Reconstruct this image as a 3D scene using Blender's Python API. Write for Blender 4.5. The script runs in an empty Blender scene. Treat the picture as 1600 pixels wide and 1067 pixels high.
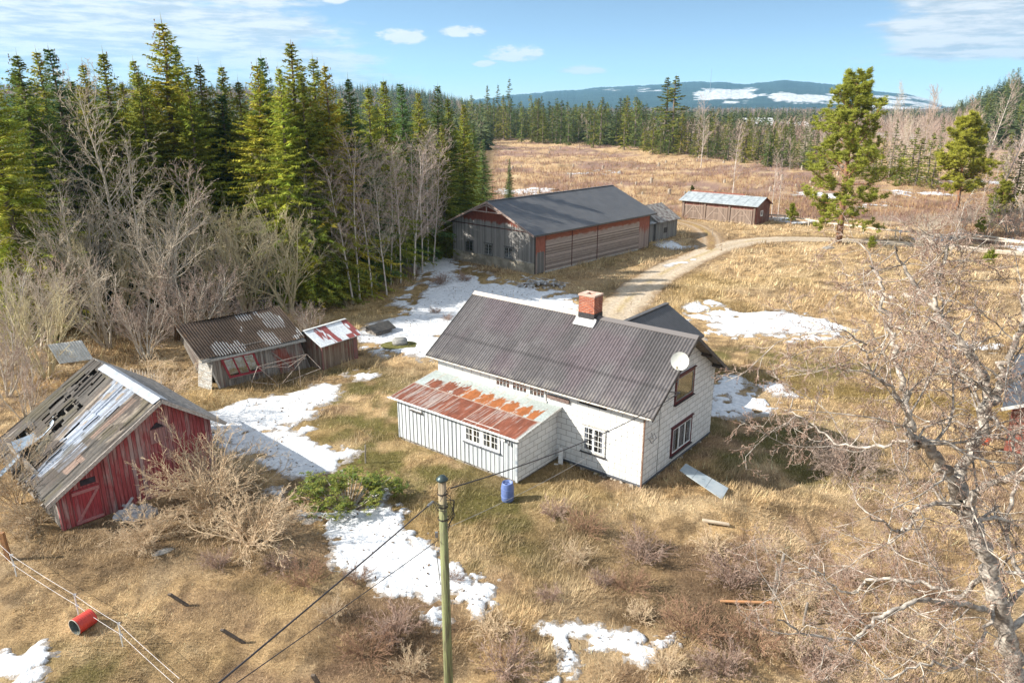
import bpy, math, random
import numpy as np
from mathutils import Vector, Matrix
R = math.radians
sc = bpy.context.scene
col = sc.collection

# ---------------------------------------------------------------- camera
CAMH, FPX, PITCH = 17.0, 1150.0, 0.31
cd = bpy.data.cameras.new('camera'); cam = bpy.data.objects.new('camera', cd); col.objects.link(cam)
cam.location = (0, 0, CAMH); cam.rotation_euler = (math.pi/2-PITCH, 0, 0)
cd.sensor_width = 36.0; cd.lens = FPX/1600*36; cd.clip_start = 0.5; cd.clip_end = 40000
sc.camera = cam
# ---------------------------------------------------------------- world, sun, exposure
SUN_EL, SUN_TR = R(32), R(7)                       # elevation; heading the light travels to (from +X)
sun_dir = Vector((-math.cos(SUN_TR)*math.cos(SUN_EL), -math.sin(SUN_TR)*math.cos(SUN_EL), math.sin(SUN_EL)))
sd = bpy.data.lights.new('sun', 'SUN'); so = bpy.data.objects.new('sun', sd); col.objects.link(so)
sd.energy = 4.9; sd.angle = R(0.5); sd.color = (1.0, 0.93, 0.82)
so.rotation_euler = sun_dir.to_track_quat('Z', 'Y').to_euler(); so.location = (-60, -5, 60)
vs = sc.view_settings
vs.view_transform = 'Standard'; vs.look = 'None'; vs.gamma = 1; vs.use_curve_mapping = False
vs.exposure = 1.24

class NT:
    """small node-tree writer"""
    def __init__(s, tree): s.t = tree; s.n = tree.nodes; s.l = tree.links
    def node(s, typ, **kw):
        n = s.n.new(typ)
        for k, v in kw.items():
            if k.startswith('i_'):
                key = k[2:].replace('_', ' ')
                n.inputs[int(key) if key.isdigit() else key].default_value = v
            else: setattr(n, k, v)
        return n
    def link(s, a, b): s.l.new(a, b)
    def put(s, sock, v):
        if isinstance(v, (int, float)): sock.default_value = v
        elif isinstance(v, (tuple, list)): sock.default_value = v
        else: s.l.new(v, sock)
    def m(s, op, a, b=0.0, c=None, clamp=False):
        n = s.n.new('ShaderNodeMath'); n.operation = op; n.use_clamp = clamp
        s.put(n.inputs[0], a); s.put(n.inputs[1], b)
        if c is not None: s.put(n.inputs[2], c)
        return n.outputs[0]
    def ss(s, x, a, b, o0=0.0, o1=1.0):
        n = s.n.new('ShaderNodeMapRange'); n.interpolation_type = 'SMOOTHSTEP'
        s.put(n.inputs[0], x); n.inputs[1].default_value = a; n.inputs[2].default_value = b
        n.inputs[3].default_value = o0; n.inputs[4].default_value = o1
        return n.outputs[0]
    def mix(s, f, a, b, bt='MIX'):
        n = s.n.new('ShaderNodeMix'); n.data_type = 'RGBA'; n.blend_type = bt
        s.put(n.inputs[0], f); s.put(n.inputs[6], a if not isinstance(a, tuple) else (*a, 1)[:4])
        s.put(n.inputs[7], b if not isinstance(b, tuple) else (*b, 1)[:4])
        return n.outputs[2]
    def xyz(s, x, y, z):
        n = s.n.new('ShaderNodeCombineXYZ')
        for i, v in enumerate((x, y, z)): s.put(n.inputs[i], v)
        return n.outputs[0]
    def sep(s, v):
        n = s.n.new('ShaderNodeSeparateXYZ'); s.l.new(v, n.inputs[0]); return n.outputs
    def noise(s, vec, scale, detail=4, rough=.55, dist=0.0):
        n = s.n.new('ShaderNodeTexNoise'); s.put(n.inputs['Vector'], vec)
        n.inputs['Scale'].default_value = scale; n.inputs['Detail'].default_value = detail
        n.inputs['Roughness'].default_value = rough; n.inputs['Distortion'].default_value = dist
        return n.outputs[0]

world = bpy.data.worlds.new('World'); sc.world = world; world.use_nodes = True
W = NT(world.node_tree); W.n.clear()
tc = W.node('ShaderNodeTexCoord')
X, Y, Z = W.sep(tc.outputs['Generated'])[:3]
sky = W.node('ShaderNodeTexSky', sky_type='NISHITA', sun_disc=False, sun_elevation=SUN_EL,
             sun_rotation=math.atan2(sun_dir.x, sun_dir.y), altitude=300, air_density=1.0, dust_density=0.3, ozone_density=2.4)
zs = W.m('MULTIPLY_ADD', W.m('MAXIMUM', Z, 0.0), 3.4, 0.035)
nv = W.node('ShaderNodeVectorMath', operation='NORMALIZE'); W.link(W.xyz(X, Y, zs), nv.inputs[0]); W.link(nv.outputs[0], sky.inputs[0])
az = W.m('MULTIPLY', W.m('ARCTAN2', X, Y), 57.2958)
el = W.m('MULTIPLY', W.m('ARCSINE', Z), 57.2958)
cv = W.xyz(W.m('MULTIPLY', az, 0.33), W.m('MULTIPLY', el, 1.05), 0.0)
n1 = W.noise(cv, 1.1, 7, .62, .3); n2 = W.noise(W.xyz(W.m('MULTIPLY', az, .09), W.m('MULTIPLY', el, .8), 4.0), 1.6, 6, .6, .6)
# broad cloud banks: left, right
left = W.ss(az, -9.0, -19.0); right = W.m('MULTIPLY', W.ss(az, 21.0, 29.0), W.ss(el, 1.8, 3.4))
over = W.ss(el, 11.0, 25.0)
cov = W.m('ADD', W.m('MULTIPLY', left, .33), W.m('MULTIPLY', right, .40))
low = W.m('MULTIPLY', W.ss(el, 3.8, 1.4), W.m('MULTIPLY', W.ss(az, -3., -12.), .30))
wisp = W.m('MULTIPLY', W.m('MULTIPLY', W.ss(el, 6.4, 4.6), W.ss(el, 1.5, 3.2)), W.m('MULTIPLY', W.ss(az, 0., -13.), .16))
dens = W.m('ADD', W.m('ADD', W.m('ADD', W.m('MULTIPLY', n1, .55), W.m('MULTIPLY', n2, .55)), W.m('ADD', cov, low)), wisp)
dens = W.m('ADD', dens, W.m('MULTIPLY', over, .08))
c_a = W.ss(dens, .66, .90)
# small cumulus puffs (azimuth, elevation, half width, half height), degrees
puffs = None
for (a, e, w, h) in [(-7.9, 4.65, 2.2, .62), (-3.5, 5.05, 2.0, .42), (.25, 3.55, 2.3, .68), (5.2, 2.45, 1.9, .4), (-12.4, 7.0, 1.2, .35), (-2.0, 2.9, 1.2, .25)]:
    dx = W.m('DIVIDE', W.m('SUBTRACT', az, a), w); dy = W.m('DIVIDE', W.m('SUBTRACT', el, e), h)
    d = W.m('SUBTRACT', 1.0, W.m('ADD', W.m('MULTIPLY', dx, dx), W.m('MULTIPLY', dy, dy)))
    puffs = d if puffs is None else W.m('MAXIMUM', puffs, d)
n3 = W.noise(W.xyz(W.m('MULTIPLY', az, .8), W.m('MULTIPLY', el, 2.0), 1.0), 1.0, 6, .6)
c_b = W.ss(W.m('ADD', puffs, W.m('MULTIPLY', W.m('SUBTRACT', n3, .5), 2.6)), .05, .75)
cl = W.m('MAXIMUM', c_a, W.m('MULTIPLY', c_b, .95), clamp=True)
shade = W.ss(W.noise(W.xyz(W.m('MULTIPLY', az, .22), W.m('MULTIPLY', el, 1.5), 9.0), 1.5, 6, .6), .36, .60, 0., 1.0)
ccol = W.mix(shade, (2.2, 2.5, 2.85), (3.6, 3.65, 3.7)); ccol = W.mix(W.m('MULTIPLY', c_b, .85), ccol, (3.9, 3.9, 3.9))
skyc = W.mix(1.0, sky.outputs[0], W.mix(W.ss(el, 8., 22.), (1.13, 1.04, .88), (.92, 1.04, 1.12)), 'MULTIPLY')
hz = W.ss(el, 3.2, -.5, 0., .5)
skyc = W.mix(hz, skyc, (2.1, 2.6, 3.0))
mixc = W.mix(W.m('MULTIPLY', cl, .94), skyc, ccol)
bg = W.node('ShaderNodeBackground'); W.link(mixc, bg.inputs[0]); bg.inputs[1].default_value = .12
wo = W.node('ShaderNodeOutputWorld'); W.link(bg.outputs[0], wo.inputs[0])

# ---------------------------------------------------------------- helpers
def vn(x, y, seed=0):
    x = np.asarray(x, float); y = np.asarray(y, float)
    xi = np.floor(x).astype(np.int64); yi = np.floor(y).astype(np.int64)
    fx = x-xi; fy = y-yi; fx = fx*fx*(3-2*fx); fy = fy*fy*(3-2*fy)
    def hs(a, b):
        n = (a*374761393+b*668265263+seed*1442695041) & 0x7fffffff
        n = ((n ^ (n >> 13))*1274126177) & 0x7fffffff
        n = (n ^ (n >> 16))*2246822519 & 0x7fffffff
        return ((n ^ (n >> 15)) & 0xffff)/65535.0
    return (hs(xi, yi)*(1-fx)+hs(xi+1, yi)*fx)*(1-fy)+(hs(xi, yi+1)*(1-fx)+hs(xi+1, yi+1)*fx)*fy
def fbm(x, y, s, o=4, seed=0, g=.5):
    t = 0; a = 1; w = 0
    for i in range(o):
        t = t+a*vn(x/s*2**i+i*17.3, y/s*2**i-i*9.1, seed+i); w += a; a *= g
    return t/w
def sst(x, a, b):
    t = np.clip((np.asarray(x, float)-a)/(b-a), 0, 1); return t*t*(3-2*t)
SP, CP = math.sin(PITCH), math.cos(PITCH)
def ray(u, v):
    dx = (u-800)/FPX; dy = (533.5-v)/FPX
    return (dx, CP+dy*SP, -SP+dy*CP)
def G(u, v, z=0.0):                                # where a photo point lies on level ground
    r = ray(u, v); t = (z-CAMH)/r[2]; return (r[0]*t, r[1]*t)
def PL(u, v, Yp):                                  # where a photo point lies at depth Yp
    r = ray(u, v); t = Yp/r[1]; return (r[0]*t, Yp, CAMH+r[2]*t)
def segdist(x, y, pts):
    d = np.full(np.shape(x), 1e9)
    for (a, b), (c, e) in zip(pts[:-1], pts[1:]):
        vx, vy = c-a, e-b; L = vx*vx+vy*vy+1e-9
        t = np.clip(((x-a)*vx+(y-b)*vy)/L, 0, 1)
        d = np.minimum(d, np.hypot(x-a-t*vx, y-b-t*vy))
    return d
def polysd(x, y, pts):                             # signed distance, + inside
    d = segdist(x, y, list(pts)+[pts[0]]); ins = np.zeros(np.shape(x), bool)
    n = len(pts)
    for i in range(n):
        (a, b), (c, e) = pts[i], pts[(i+1) % n]
        k = ((b > y) != (e > y)) & (x < (c-a)*(y-b)/((e-b) if e != b else 1e-9)+a)
        ins ^= k
    return np.where(ins, d, -d)

ROAD = [(7.0, 52), (8.0, 57.5), (9.3, 62), (11.8, 68.5), (15.5, 76), (20.5, 84), (26, 91.5), (31, 96.5), (36, 98.2), (41.5, 97.8), (48, 95.5), (56, 91), (66, 85.5), (90, 76)]
ROADB = [(24.5, 90), (26.5, 97), (27.5, 103), (27.5, 110), (24, 118)]
BLD = []                                           # (origin, angle, x0, x1, y0, y1) footprints
def inb(x, y, pad=0.0):
    m = np.zeros(np.shape(x), bool)
    for (ox, oy), a, x0, x1, y0, y1 in BLD:
        lx = (x-ox)*math.cos(a)+(y-oy)*math.sin(a); ly = -(x-ox)*math.sin(a)+(y-oy)*math.cos(a)
        m |= (lx > x0-pad) & (lx < x1+pad) & (ly > y0-pad) & (ly < y1+pad)
    return m
HA = 2.4676-math.pi; HO = (-4.11, 38.60)           # house frame
BA = .8197; BO = (2.39, 75.93)                     # barn frame
GA = R(-40.3); GO = (27.0, 117.8)                  # garage frame
RA = R(47); RO = (-18.85, 27.0)                    # red shed frame
SA = R(41); SO = (-18.45, 43.3)                    # leaning shed frame
KA = R(54); KO = (-12.75, 46.76)                   # little shed frame
CA = R(-36); CO = (25.1, 34.1)                      # cabin at the right edge
BLD += [(HO, HA, .1, 12.9, 0, 7.6), (HO, HA, .1, 8.2, -3.2, 0), (HO, HA, 4, 9.2, 7.6, 14), (BO, BA, 0, 21.5, 0, 12.6), (BO, BA, 21.5, 31.5, 2, 7),
        (GO, GA, 0, 12.2, 0, 5), (RO, RA, 0, 6.75, 0, 7.5), (SO, SA, 0, 6.2, 0, 4), (KO, KA, 0, 3.1, 0, 2.6), (CO, CA, 0, 9, 0, 8)]
FENCE = [(38.4, 115.0), (40.7, 113.0), (47.2, 103.5), (52, 98.6), (56, 95), (61, 91.5), (66, 87), (72, 82)]
FOREDGE = [(-90, 62), (-50, 62), (-30, 64), (-18, 66), (-14, 69), (-11, 75), (-9.6, 90), (-6, 110), (-4, 150), (-6, 300), (-30, 420)]
def clearing(x, y):                                # 0..1 inside the logged field
    pts = [(6, 99), (20, 112), (36, 118), (41, 114.5), (48, 104), (61, 93), (75, 82), (120, 60), (400, 60), (400, 900), (-30, 900), (-8, 300), (-5, 150), (-4, 115)]
    return sst(polysd(x, y, pts), -1.5, 2.5)
def forestmask(x, y):
    pts = FOREDGE+[(-400, 420), (-400, 62)]
    return sst(polysd(x, y, pts), -2, 3)
def hgt(x, y):
    x = np.asarray(x, float); y = np.asarray(y, float)
    rd = np.minimum(segdist(x, y, ROAD), segdist(x, y, ROADB)); fl = sst(rd, 1.8, 4.5)
    r = np.hypot(x, y)
    n = (fbm(x, y, 7, 2, 3)-.5)*.30+(fbm(x, y, 1.5, 3, 11)-.5)*.22
    cl = clearing(x, y)
    n = n*(1-cl)+cl*((fbm(x, y, 9, 2, 5)-.5)*.8+(fbm(x, y, 2.4, 3, 8)-.5)*.75)
    n = n*(fl*.93+.07)*(1-.75*inb(x, y, .3))
    n = n-.10*sst(2.6-rd, 0, 1.5)*0
    # low bank beyond the right corner of the house and the rim of the foreground mound
    n = n+.45*np.exp(-(((x-9.4)/3.2)**2+((y-28.2)/1.1)**2))-.25*np.exp(-(((x-14)/3.5)**2+((y-32)/2.5)**2))
    n = n+(fbm(x, y, 160, 2, 21)-.5)*3.0*sst(r, 260, 900)
    a = np.degrees(np.arctan2(x, y)); n = n+np.clip((y > 0)*1.0, 0, 1)*(42*sst(r, 480, 1500)*sst(a, 1, -9)+30*sst(r, 260, 900)*sst(a, 29, 33))
    return n
def hz1(x, y): return float(hgt(np.array([x]), np.array([y]))[0])

def mkmesh(name, V, F, C=None, smooth=False, mi=None):
    me = bpy.data.meshes.new(name)
    V = np.asarray(V, np.float32); me.vertices.add(len(V)); me.vertices.foreach_set('co', V.ravel())
    F = [np.asarray(f, np.int32) for f in F if len(f)]
    tot = np.concatenate([np.full(len(f), f.shape[1], np.int32) for f in F]); li = np.concatenate([f.ravel() for f in F])
    me.loops.add(len(li)); me.loops.foreach_set('vertex_index', li)
    me.polygons.add(len(tot)); me.polygons.foreach_set('loop_start', np.concatenate([[0], np.cumsum(tot)[:-1]]).astype(np.int32))
    me.polygons.foreach_set('loop_total', tot)
    me.polygons.foreach_set('use_smooth', np.full(len(tot), bool(smooth)))
    if mi is not None: me.polygons.foreach_set('material_index', np.asarray(mi, np.int32))
    if C is not None:
        C = np.asarray(C, np.float32)
        if C.shape[1] == 3: C = np.hstack([C, np.ones((len(C), 1), np.float32)])
        a = me.color_attributes.new('col', 'FLOAT_COLOR', 'POINT'); a.data.foreach_set('color', C.ravel())
    me.update(calc_edges=True); me.validate()
    return me
class MB:
    def __init__(s): s.V = []; s.F = []; s.C = []; s.n = 0; s.c = (1, 1, 1)
    def add(s, V, *F, C=None):
        V = np.asarray(V, float).reshape(-1, 3)
        for f in F:
            if len(f): s.F.append(np.asarray(f, int)+s.n)
        s.V.append(V); s.n += len(V)
        s.C.append(np.tile(np.array(s.c, float), (len(V), 1)) if C is None else np.asarray(C, float))
        return s
    def box(s, x0, x1, y0, y1, z0, z1, T=None):
        V = np.array([(x, y, z) for z in (z0, z1) for y in (y0, y1) for x in (x0, x1)], float)
        if T is not None: V = np.array([T@Vector(v) for v in V])
        return s.add(V, [(0, 2, 3, 1), (4, 5, 7, 6), (0, 1, 5, 4), (1, 3, 7, 5), (3, 2, 6, 7), (2, 0, 4, 6)])
    def bar(s, a, b, w, h, roll=None):
        """rectangular bar from a to b"""
        a = Vector(a); b = Vector(b); d = (b-a); L = d.length; d.normalize()
        up = Vector(roll) if roll else (Vector((0, 0, 1)) if abs(d.z) < .95 else Vector((1, 0, 0)))
        sd = d.cross(up).normalized(); up = sd.cross(d).normalized()
        M = Matrix((( sd.x, d.x, up.x, a.x), (sd.y, d.y, up.y, a.y), (sd.z, d.z, up.z, a.z), (0, 0, 0, 1)))
        return s.box(-w/2, w/2, 0, L, -h/2, h/2, M)
    def prism(s, P, ex):                           # polygon P extruded by vector ex
        n = len(P); P = np.array(P, float); V = np.vstack([P, P+np.array(ex)])
        q = [(i, (i+1) % n, n+(i+1) % n, n+i) for i in range(n)]
        return s.add(V, [tuple(range(n))[::-1]], [tuple(range(n, 2*n))], q)
    def tube(s, P, r, k=6, cap=True):
        P = np.array(P, float); rr = np.full(len(P), r, float) if np.isscalar(r) else np.array(r, float)
        V, Q = tubes(P[None], rr[None], k); s.add(V, Q)
        if cap:
            n = len(P); s.F.append(np.array([list(range(k))[::-1]])+s.n-n*k); s.F.append(np.array([list(range(k))])+s.n-k)
        return s
    def lathe(s, prof, cx, cy, k=20, T=None):
        V = []
        for (r, z) in prof:
            for i in range(k):
                a = 2*math.pi*i/k; V.append((cx+r*math.cos(a), cy+r*math.sin(a), z))
        Q = [(j*k+i, j*k+(i+1) % k, (j+1)*k+(i+1) % k, (j+1)*k+i) for j in range(len(prof)-1) for i in range(k)]
        if T is not None: V = [T@Vector(v) for v in V]
        return s.add(V, Q)
    def grid(s, A, C=None):                        # A (ny, nx, 3)
        ny, nx = A.shape[:2]; i = np.arange(ny*nx).reshape(ny, nx)
        Q = np.stack([i[:-1, :-1], i[:-1, 1:], i[1:, 1:], i[1:, :-1]], -1).reshape(-1, 4)
        return s.add(A.reshape(-1, 3), Q, C=None if C is None else C.reshape(-1, C.shape[-1]))
    def mesh(s, name, smooth=False):
        F = {}
        for f in s.F: F.setdefault(f.shape[1], []).append(f)
        return mkmesh(name, np.vstack(s.V), [np.vstack(v) for v in F.values()], np.vstack(s.C) if s.C else None, smooth)
    def each(s, name, mat, parent=None, smooth=False):
        """every added piece becomes an object of its own"""
        off = 0; r = []; fi = 0
        for V, C in zip(s.V, s.C):
            b = MB(); fs = []
            while fi < len(s.F) and s.F[fi].min() < off+len(V): fs.append(s.F[fi]-off); fi += 1
            b.add(V, *fs, C=C); r.append(b.build(name, mat, parent, smooth)); off += len(V)
        return r
    def build(s, name, mat, parent=None, smooth=False):
        me = s.mesh(name, smooth); return link(name, me, mat, parent)
def link(name, me, mat, parent=None):
    if mat is not None and not me.materials: me.materials.append(mat)
    o = bpy.data.objects.new(name, me); col.objects.link(o)
    if parent is not None: o.parent = parent
    return o
def tubes(P, Rr, k):                               # P (m,n,3)  Rr (m,n)
    m, n = P.shape[:2]; T = np.gradient(P, axis=1); T /= np.linalg.norm(T, axis=2, keepdims=True)+1e-9
    ax = P[:, -1]-P[:, 0]; ref = np.where((np.abs(ax[:, 2:3]) > .8*np.linalg.norm(ax, axis=1, keepdims=True)), np.array([[1., .1, 0]]), np.array([[0, 0, 1.]]))[:, None, :]
    U = np.cross(T, ref); U /= np.linalg.norm(U, axis=2, keepdims=True)+1e-9; Vv = np.cross(T, U)
    a = np.arange(k)*2*math.pi/k
    V = P[:, :, None, :]+Rr[:, :, None, None]*(U[:, :, None, :]*np.cos(a)[None, None, :, None]+Vv[:, :, None, :]*np.sin(a)[None, None, :, None])
    i = np.arange(m*n*k).reshape(m, n, k); j = np.roll(i, -1, axis=2)
    Q = np.stack([i[:, :-1], j[:, :-1], j[:, 1:], i[:, 1:]], -1).reshape(-1, 4)
    return V.reshape(-1, 3), Q
def tag(o, label=None, cat=None, group=None, kind=None):
    if label: o['label'] = label
    if cat: o['category'] = cat
    if group: o['group'] = group
    if kind: o['kind'] = kind
    return o
def empty(name, loc, rz, label, cat, group=None):
    o = bpy.data.objects.new(name, None); col.objects.link(o); o.location = loc; o.rotation_euler = (0, 0, rz)
    o.empty_display_size = .3
    return tag(o, label, cat, group)
def dup(o, parent=None):
    c = o.copy(); col.objects.link(c)
    if parent is not None: c.parent = parent
    for ch in list(o.children): dup(ch, c)
    return c

# ---------------------------------------------------------------- materials
MATS = {}
def mat(name, f):
    if name in MATS: return MATS[name]
    m = bpy.data.materials.new(name); m.use_nodes = True; T = NT(m.node_tree); T.n.clear()
    out = T.node('ShaderNodeOutputMaterial'); T.link(f(T), out.inputs[0]); MATS[name] = m
    return m
def pbsdf(T, c, rough=.7, metal=0.0, bump=None, bd=.02, spec=.4, **kw):
    b = T.node('ShaderNodeBsdfPrincipled'); T.put(b.inputs['Base Color'], (*c, 1) if isinstance(c, tuple) and len(c) == 3 else c)
    T.put(b.inputs['Roughness'], rough); T.put(b.inputs['Metallic'], metal); b.inputs['Specular IOR Level'].default_value = spec
    if bump is not None:
        n = T.node('ShaderNodeBump'); n.inputs['Distance'].default_value = bd; n.inputs['Strength'].default_value = 1; T.link(bump, n.inputs['Height']); T.link(n.outputs[0], b.inputs['Normal'])
    return b.outputs[0]
def simple(name, c, c2=None, rough=.6, metal=0, scale=3, spec=.4, bd=.004):
    c2 = c2 or tuple(x*.7 for x in c)
    def f(T):
        o = T.node('ShaderNodeTexCoord').outputs['Object']; n = T.noise(o, scale, 6, .6)
        return pbsdf(T, T.mix(T.ss(n, .35, .65), c, c2), rough, metal, T.noise(o, scale*12, 3), bd, spec)
    return mat(name, f)
def attrmat(name, rough=.85, sc1=14, amt=.5, bd=.01, metal=0, trans=0, spec=.25, vec='Object'):
    """colour from the mesh's own colour layer, broken up by noise"""
    def f(T):
        a = T.node('ShaderNodeAttribute', attribute_name='col').outputs[0]; o = T.node('ShaderNodeTexCoord').outputs[vec]
        n = T.noise(o, sc1, 5, .65); k = T.ss(n, .25, .75, 1-amt, 1+amt*.6)
        c = T.mix(1.0, a, T.xyz(k, k, k), 'MULTIPLY')
        s = pbsdf(T, c, rough, metal, n if bd else None, bd, spec)
        if trans:
            t = T.node('ShaderNodeBsdfTranslucent'); T.put(t.inputs[0], c); x = T.node('ShaderNodeMixShader'); x.inputs[0].default_value = trans
            T.link(s, x.inputs[1]); T.link(t.outputs[0], x.inputs[2]); return x.outputs[0]
        return s
    return mat(name, f)
def boards(name, grey, grey2, paint=None, pz=None, w=.15, horiz=False, pamt=.5, rough=.85, bdw=.006):
    """weathered boards; paint left in patches, more above height pz[0]..pz[1]"""
    def f(T):
        o = T.node('ShaderNodeTexCoord').outputs['Object']; x, y, z = T.sep(o)[:3]; s = T.m('ADD', x, y)
        u, v = (z, s) if horiz else (s, z)
        b = T.m('DIVIDE', u, w); fr = T.m('FRACT', b); wn = T.node('ShaderNodeTexWhiteNoise', noise_dimensions='1D'); T.link(T.m('FLOOR', b), wn.inputs['W']); rnd = wn.outputs[0]
        st = T.noise(T.xyz(T.m('MULTIPLY', u, 14.), T.m('MULTIPLY', v, .9), T.m('MULTIPLY', rnd, 9.)), 1.5, 5, .65)
        c = T.mix(T.ss(T.m('ADD', T.m('MULTIPLY', st, .7), T.m('MULTIPLY', rnd, .4)), .3, .8), grey, grey2)
        if paint:
            n = T.noise(T.xyz(T.m('MULTIPLY', s, .5), T.m('MULTIPLY', z, .35), 3.0), 1.6, 4, .6)
            p = T.m('ADD', T.m('ADD', T.m('MULTIPLY', n, .7), T.m('MULTIPLY', st, .45)), T.m('MULTIPLY', rnd, .18))
            if pz: p = T.m('ADD', p, T.ss(z, pz[0], pz[1], -.35, .45))
            p = T.ss(p, 1.05-pamt-.12, 1.05-pamt+.12)
            c = T.mix(p, c, T.mix(T.ss(st, .3, .7), paint, tuple(q*.6 for q in paint)))
        gap = T.ss(T.m('ABSOLUTE', T.m('SUBTRACT', fr, .5)), .41, .5)
        c = T.mix(T.m('MULTIPLY', gap, .65), c, (.02, .017, .015))
        hgt_ = T.m('SUBTRACT', T.m('ADD', T.m('MULTIPLY', st, .3), T.m('MULTIPLY', rnd, .5)), T.m('MULTIPLY', gap, 1.5))
        return pbsdf(T, c, rough, 0, hgt_, bdw, .2)
    return mat(name, f)
# ---------------------------------------------------------------- ground
def blob(x, y, u, v, rx, ry=None, ang=0.0):
    cx, cy = G(u, v); ry = ry or rx; c, s = math.cos(ang), math.sin(ang)
    lx = (x-cx)*c+(y-cy)*s; ly = -(x-cx)*s+(y-cy)*c
    return np.exp(-((lx/rx)**2+(ly/ry)**2))
STRAW = np.array([.58, .42, .235]); DKBR = np.array([.185, .13, .08]); MOSS_AND_SHADE = np.array([.14, .135, .04]); PINK = np.array([.30, .205, .17])
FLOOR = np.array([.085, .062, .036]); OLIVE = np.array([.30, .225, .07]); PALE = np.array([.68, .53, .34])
def gcol(x, y):
    x = np.asarray(x, float); y = np.asarray(y, float); r = np.hypot(x, y)
    mx = lambda c, t, w: c*(1-np.clip(w, 0, 1)[:, None])+t*np.clip(w, 0, 1)[:, None]
    c = np.tile(STRAW, (len(x), 1)); n1 = fbm(x, y, 5.5, 4, 31); n2 = fbm(x, y, 1.6, 4, 47); n3 = fbm(x, y, .5, 3, 53)
    c = mx(c, DKBR, sst(n1*.5+n2*.5, .48, .68)*.62); c = mx(c, PALE, sst(n2, .56, .78)*.5)
    c = mx(c, DKBR*.7, sst(n3, .50, .68)*.6); c = mx(c, DKBR*.6, sst(fbm(x, y, .9, 3, 59), .55, .68)*.5)
    mv = np.array([.25, .165, .12]); c = mx(c, mv, sst(fbm(x, y, 3.6, 4, 131), .50, .64)*.6*sst(y, 46, 34)*sst(x, -16, -8)); c = mx(c, PALE, sst(fbm(x, y, 2.2, 4, 137), .54, .68)*.55)
    c = mx(c, OLIVE, sst(fbm(x, y, 9, 3, 77), .50, .66)*.4)
    g = blob(x, y, 1175, 690, 4.5, 4)*1.1+blob(x, y, 1240, 710, 3.5, 3)*.8+blob(x, y, 610, 650, 3.5, 5)+blob(x, y, 790, 860, 2.4, 3.0)*.9+blob(x, y, 580, 720, 4, 3)+blob(x, y, 1180, 560, 9, 2.0, -.25)*1.0+blob(x, y, 1300, 590, 6, 2.0)*.6+blob(x, y, 120, 1040, 2.2, 1.6)+blob(x, y, 520, 590, 3, 3)+blob(x, y, 660, 740, 4, 2.5)*.8+blob(x, y, 740, 790, 3, 2)*.7+blob(x, y, 560, 630, 4, 3)*.8+blob(x, y, 900, 800, 4, 1.5)*.35+blob(x, y, 1340, 430, 12, 5)*.2+blob(x, y, 980, 440, 3, 8, -.7)*.7+blob(x, y, 700, 830, 2.5, 2.0)*.5+blob(x, y, 950, 410, 4, 9, -.7)*.7  # first two blobs paint the house's cast shadow deeper in dark green
    c = mx(c, MOSS_AND_SHADE, np.clip(g, 0, 1)*sst(n2, .30, .62)*.9)
    # worn drive from the road round the back of the house to the right
    dr = segdist(x, y, [(7, 53), (10, 49), (14, 45.6), (20, 42.6), (27, 40.5), (36, 37)])
    c = mx(c, OLIVE*.85, sst(dr, 2.3, .9)*.75); c = mx(c, DKBR, sst(np.abs(dr-.8), .45, .1)*sst(n2, .35, .6)*.6)
    # earth along the road edges
    rd = np.minimum(segdist(x, y, ROAD), segdist(x, y, ROADB)); c = mx(c, DKBR*1.2, sst(rd, 3.4, 2.0)*.7)
    c = mx(c, np.array([.40, .31, .21]), np.clip(blob(x, y, 930, 435, 3.5, 7, -.75)+blob(x, y, 1120, 352, 7, 4)+blob(x, y, 860, 452, 4, 3), 0, 1)*sst(n2+n1*.4, .45, .8)*.75); yard = blob(x, y, 900, 445, 7, 4, .8)+blob(x, y, 1100, 355, 6, 4)+blob(x, y, 1010, 400, 3.5, 7, -.7)
    c = mx(c, STRAW*.8, np.clip(yard, 0, 1)*.5)
    br = blob(x, y, 900, 850, 3.2, 2)+blob(x, y, 1000, 880, 3, 2)+blob(x, y, 330, 860, 5, 2.2)+blob(x, y, 1100, 960, 4, 2.0)+blob(x, y, 600, 990, 3, 2)+blob(x, y, 430, 590, 5, 2.5)+blob(x, y, 160, 850, 4, 2)
    c = mx(c, DKBR*.8, np.clip(br, 0, 1)*.6)
    cl = clearing(x, y); pc = mx(np.tile(PINK, (len(x), 1)), STRAW*.95, sst(fbm(x, y, 13, 4, 61), .44, .62)*.8); pc = mx(pc, DKBR*.8, sst(n2, .52, .74)*.75)
    pc = mx(pc, PALE, sst(fbm(x, y*2.2, 3.3, 3, 93), .6, .74)*.6)
    c = mx(c, pc, cl)
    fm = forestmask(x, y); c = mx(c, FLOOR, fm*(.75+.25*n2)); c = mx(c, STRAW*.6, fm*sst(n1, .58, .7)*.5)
    far = sst(r, 380, 520)*(1-blob(x, y, 1200, 203, 130, 60))*(1-blob(x, y, 1390, 188, 260, 160))
    fc = mx(np.tile(np.array([.12, .085, .055]), (len(x), 1)), np.array([.05, .065, .035]), sst(fbm(x, y, 210, 3, 88), .42, .6))
    return mx(c, fc, far*(1-fm))
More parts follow.
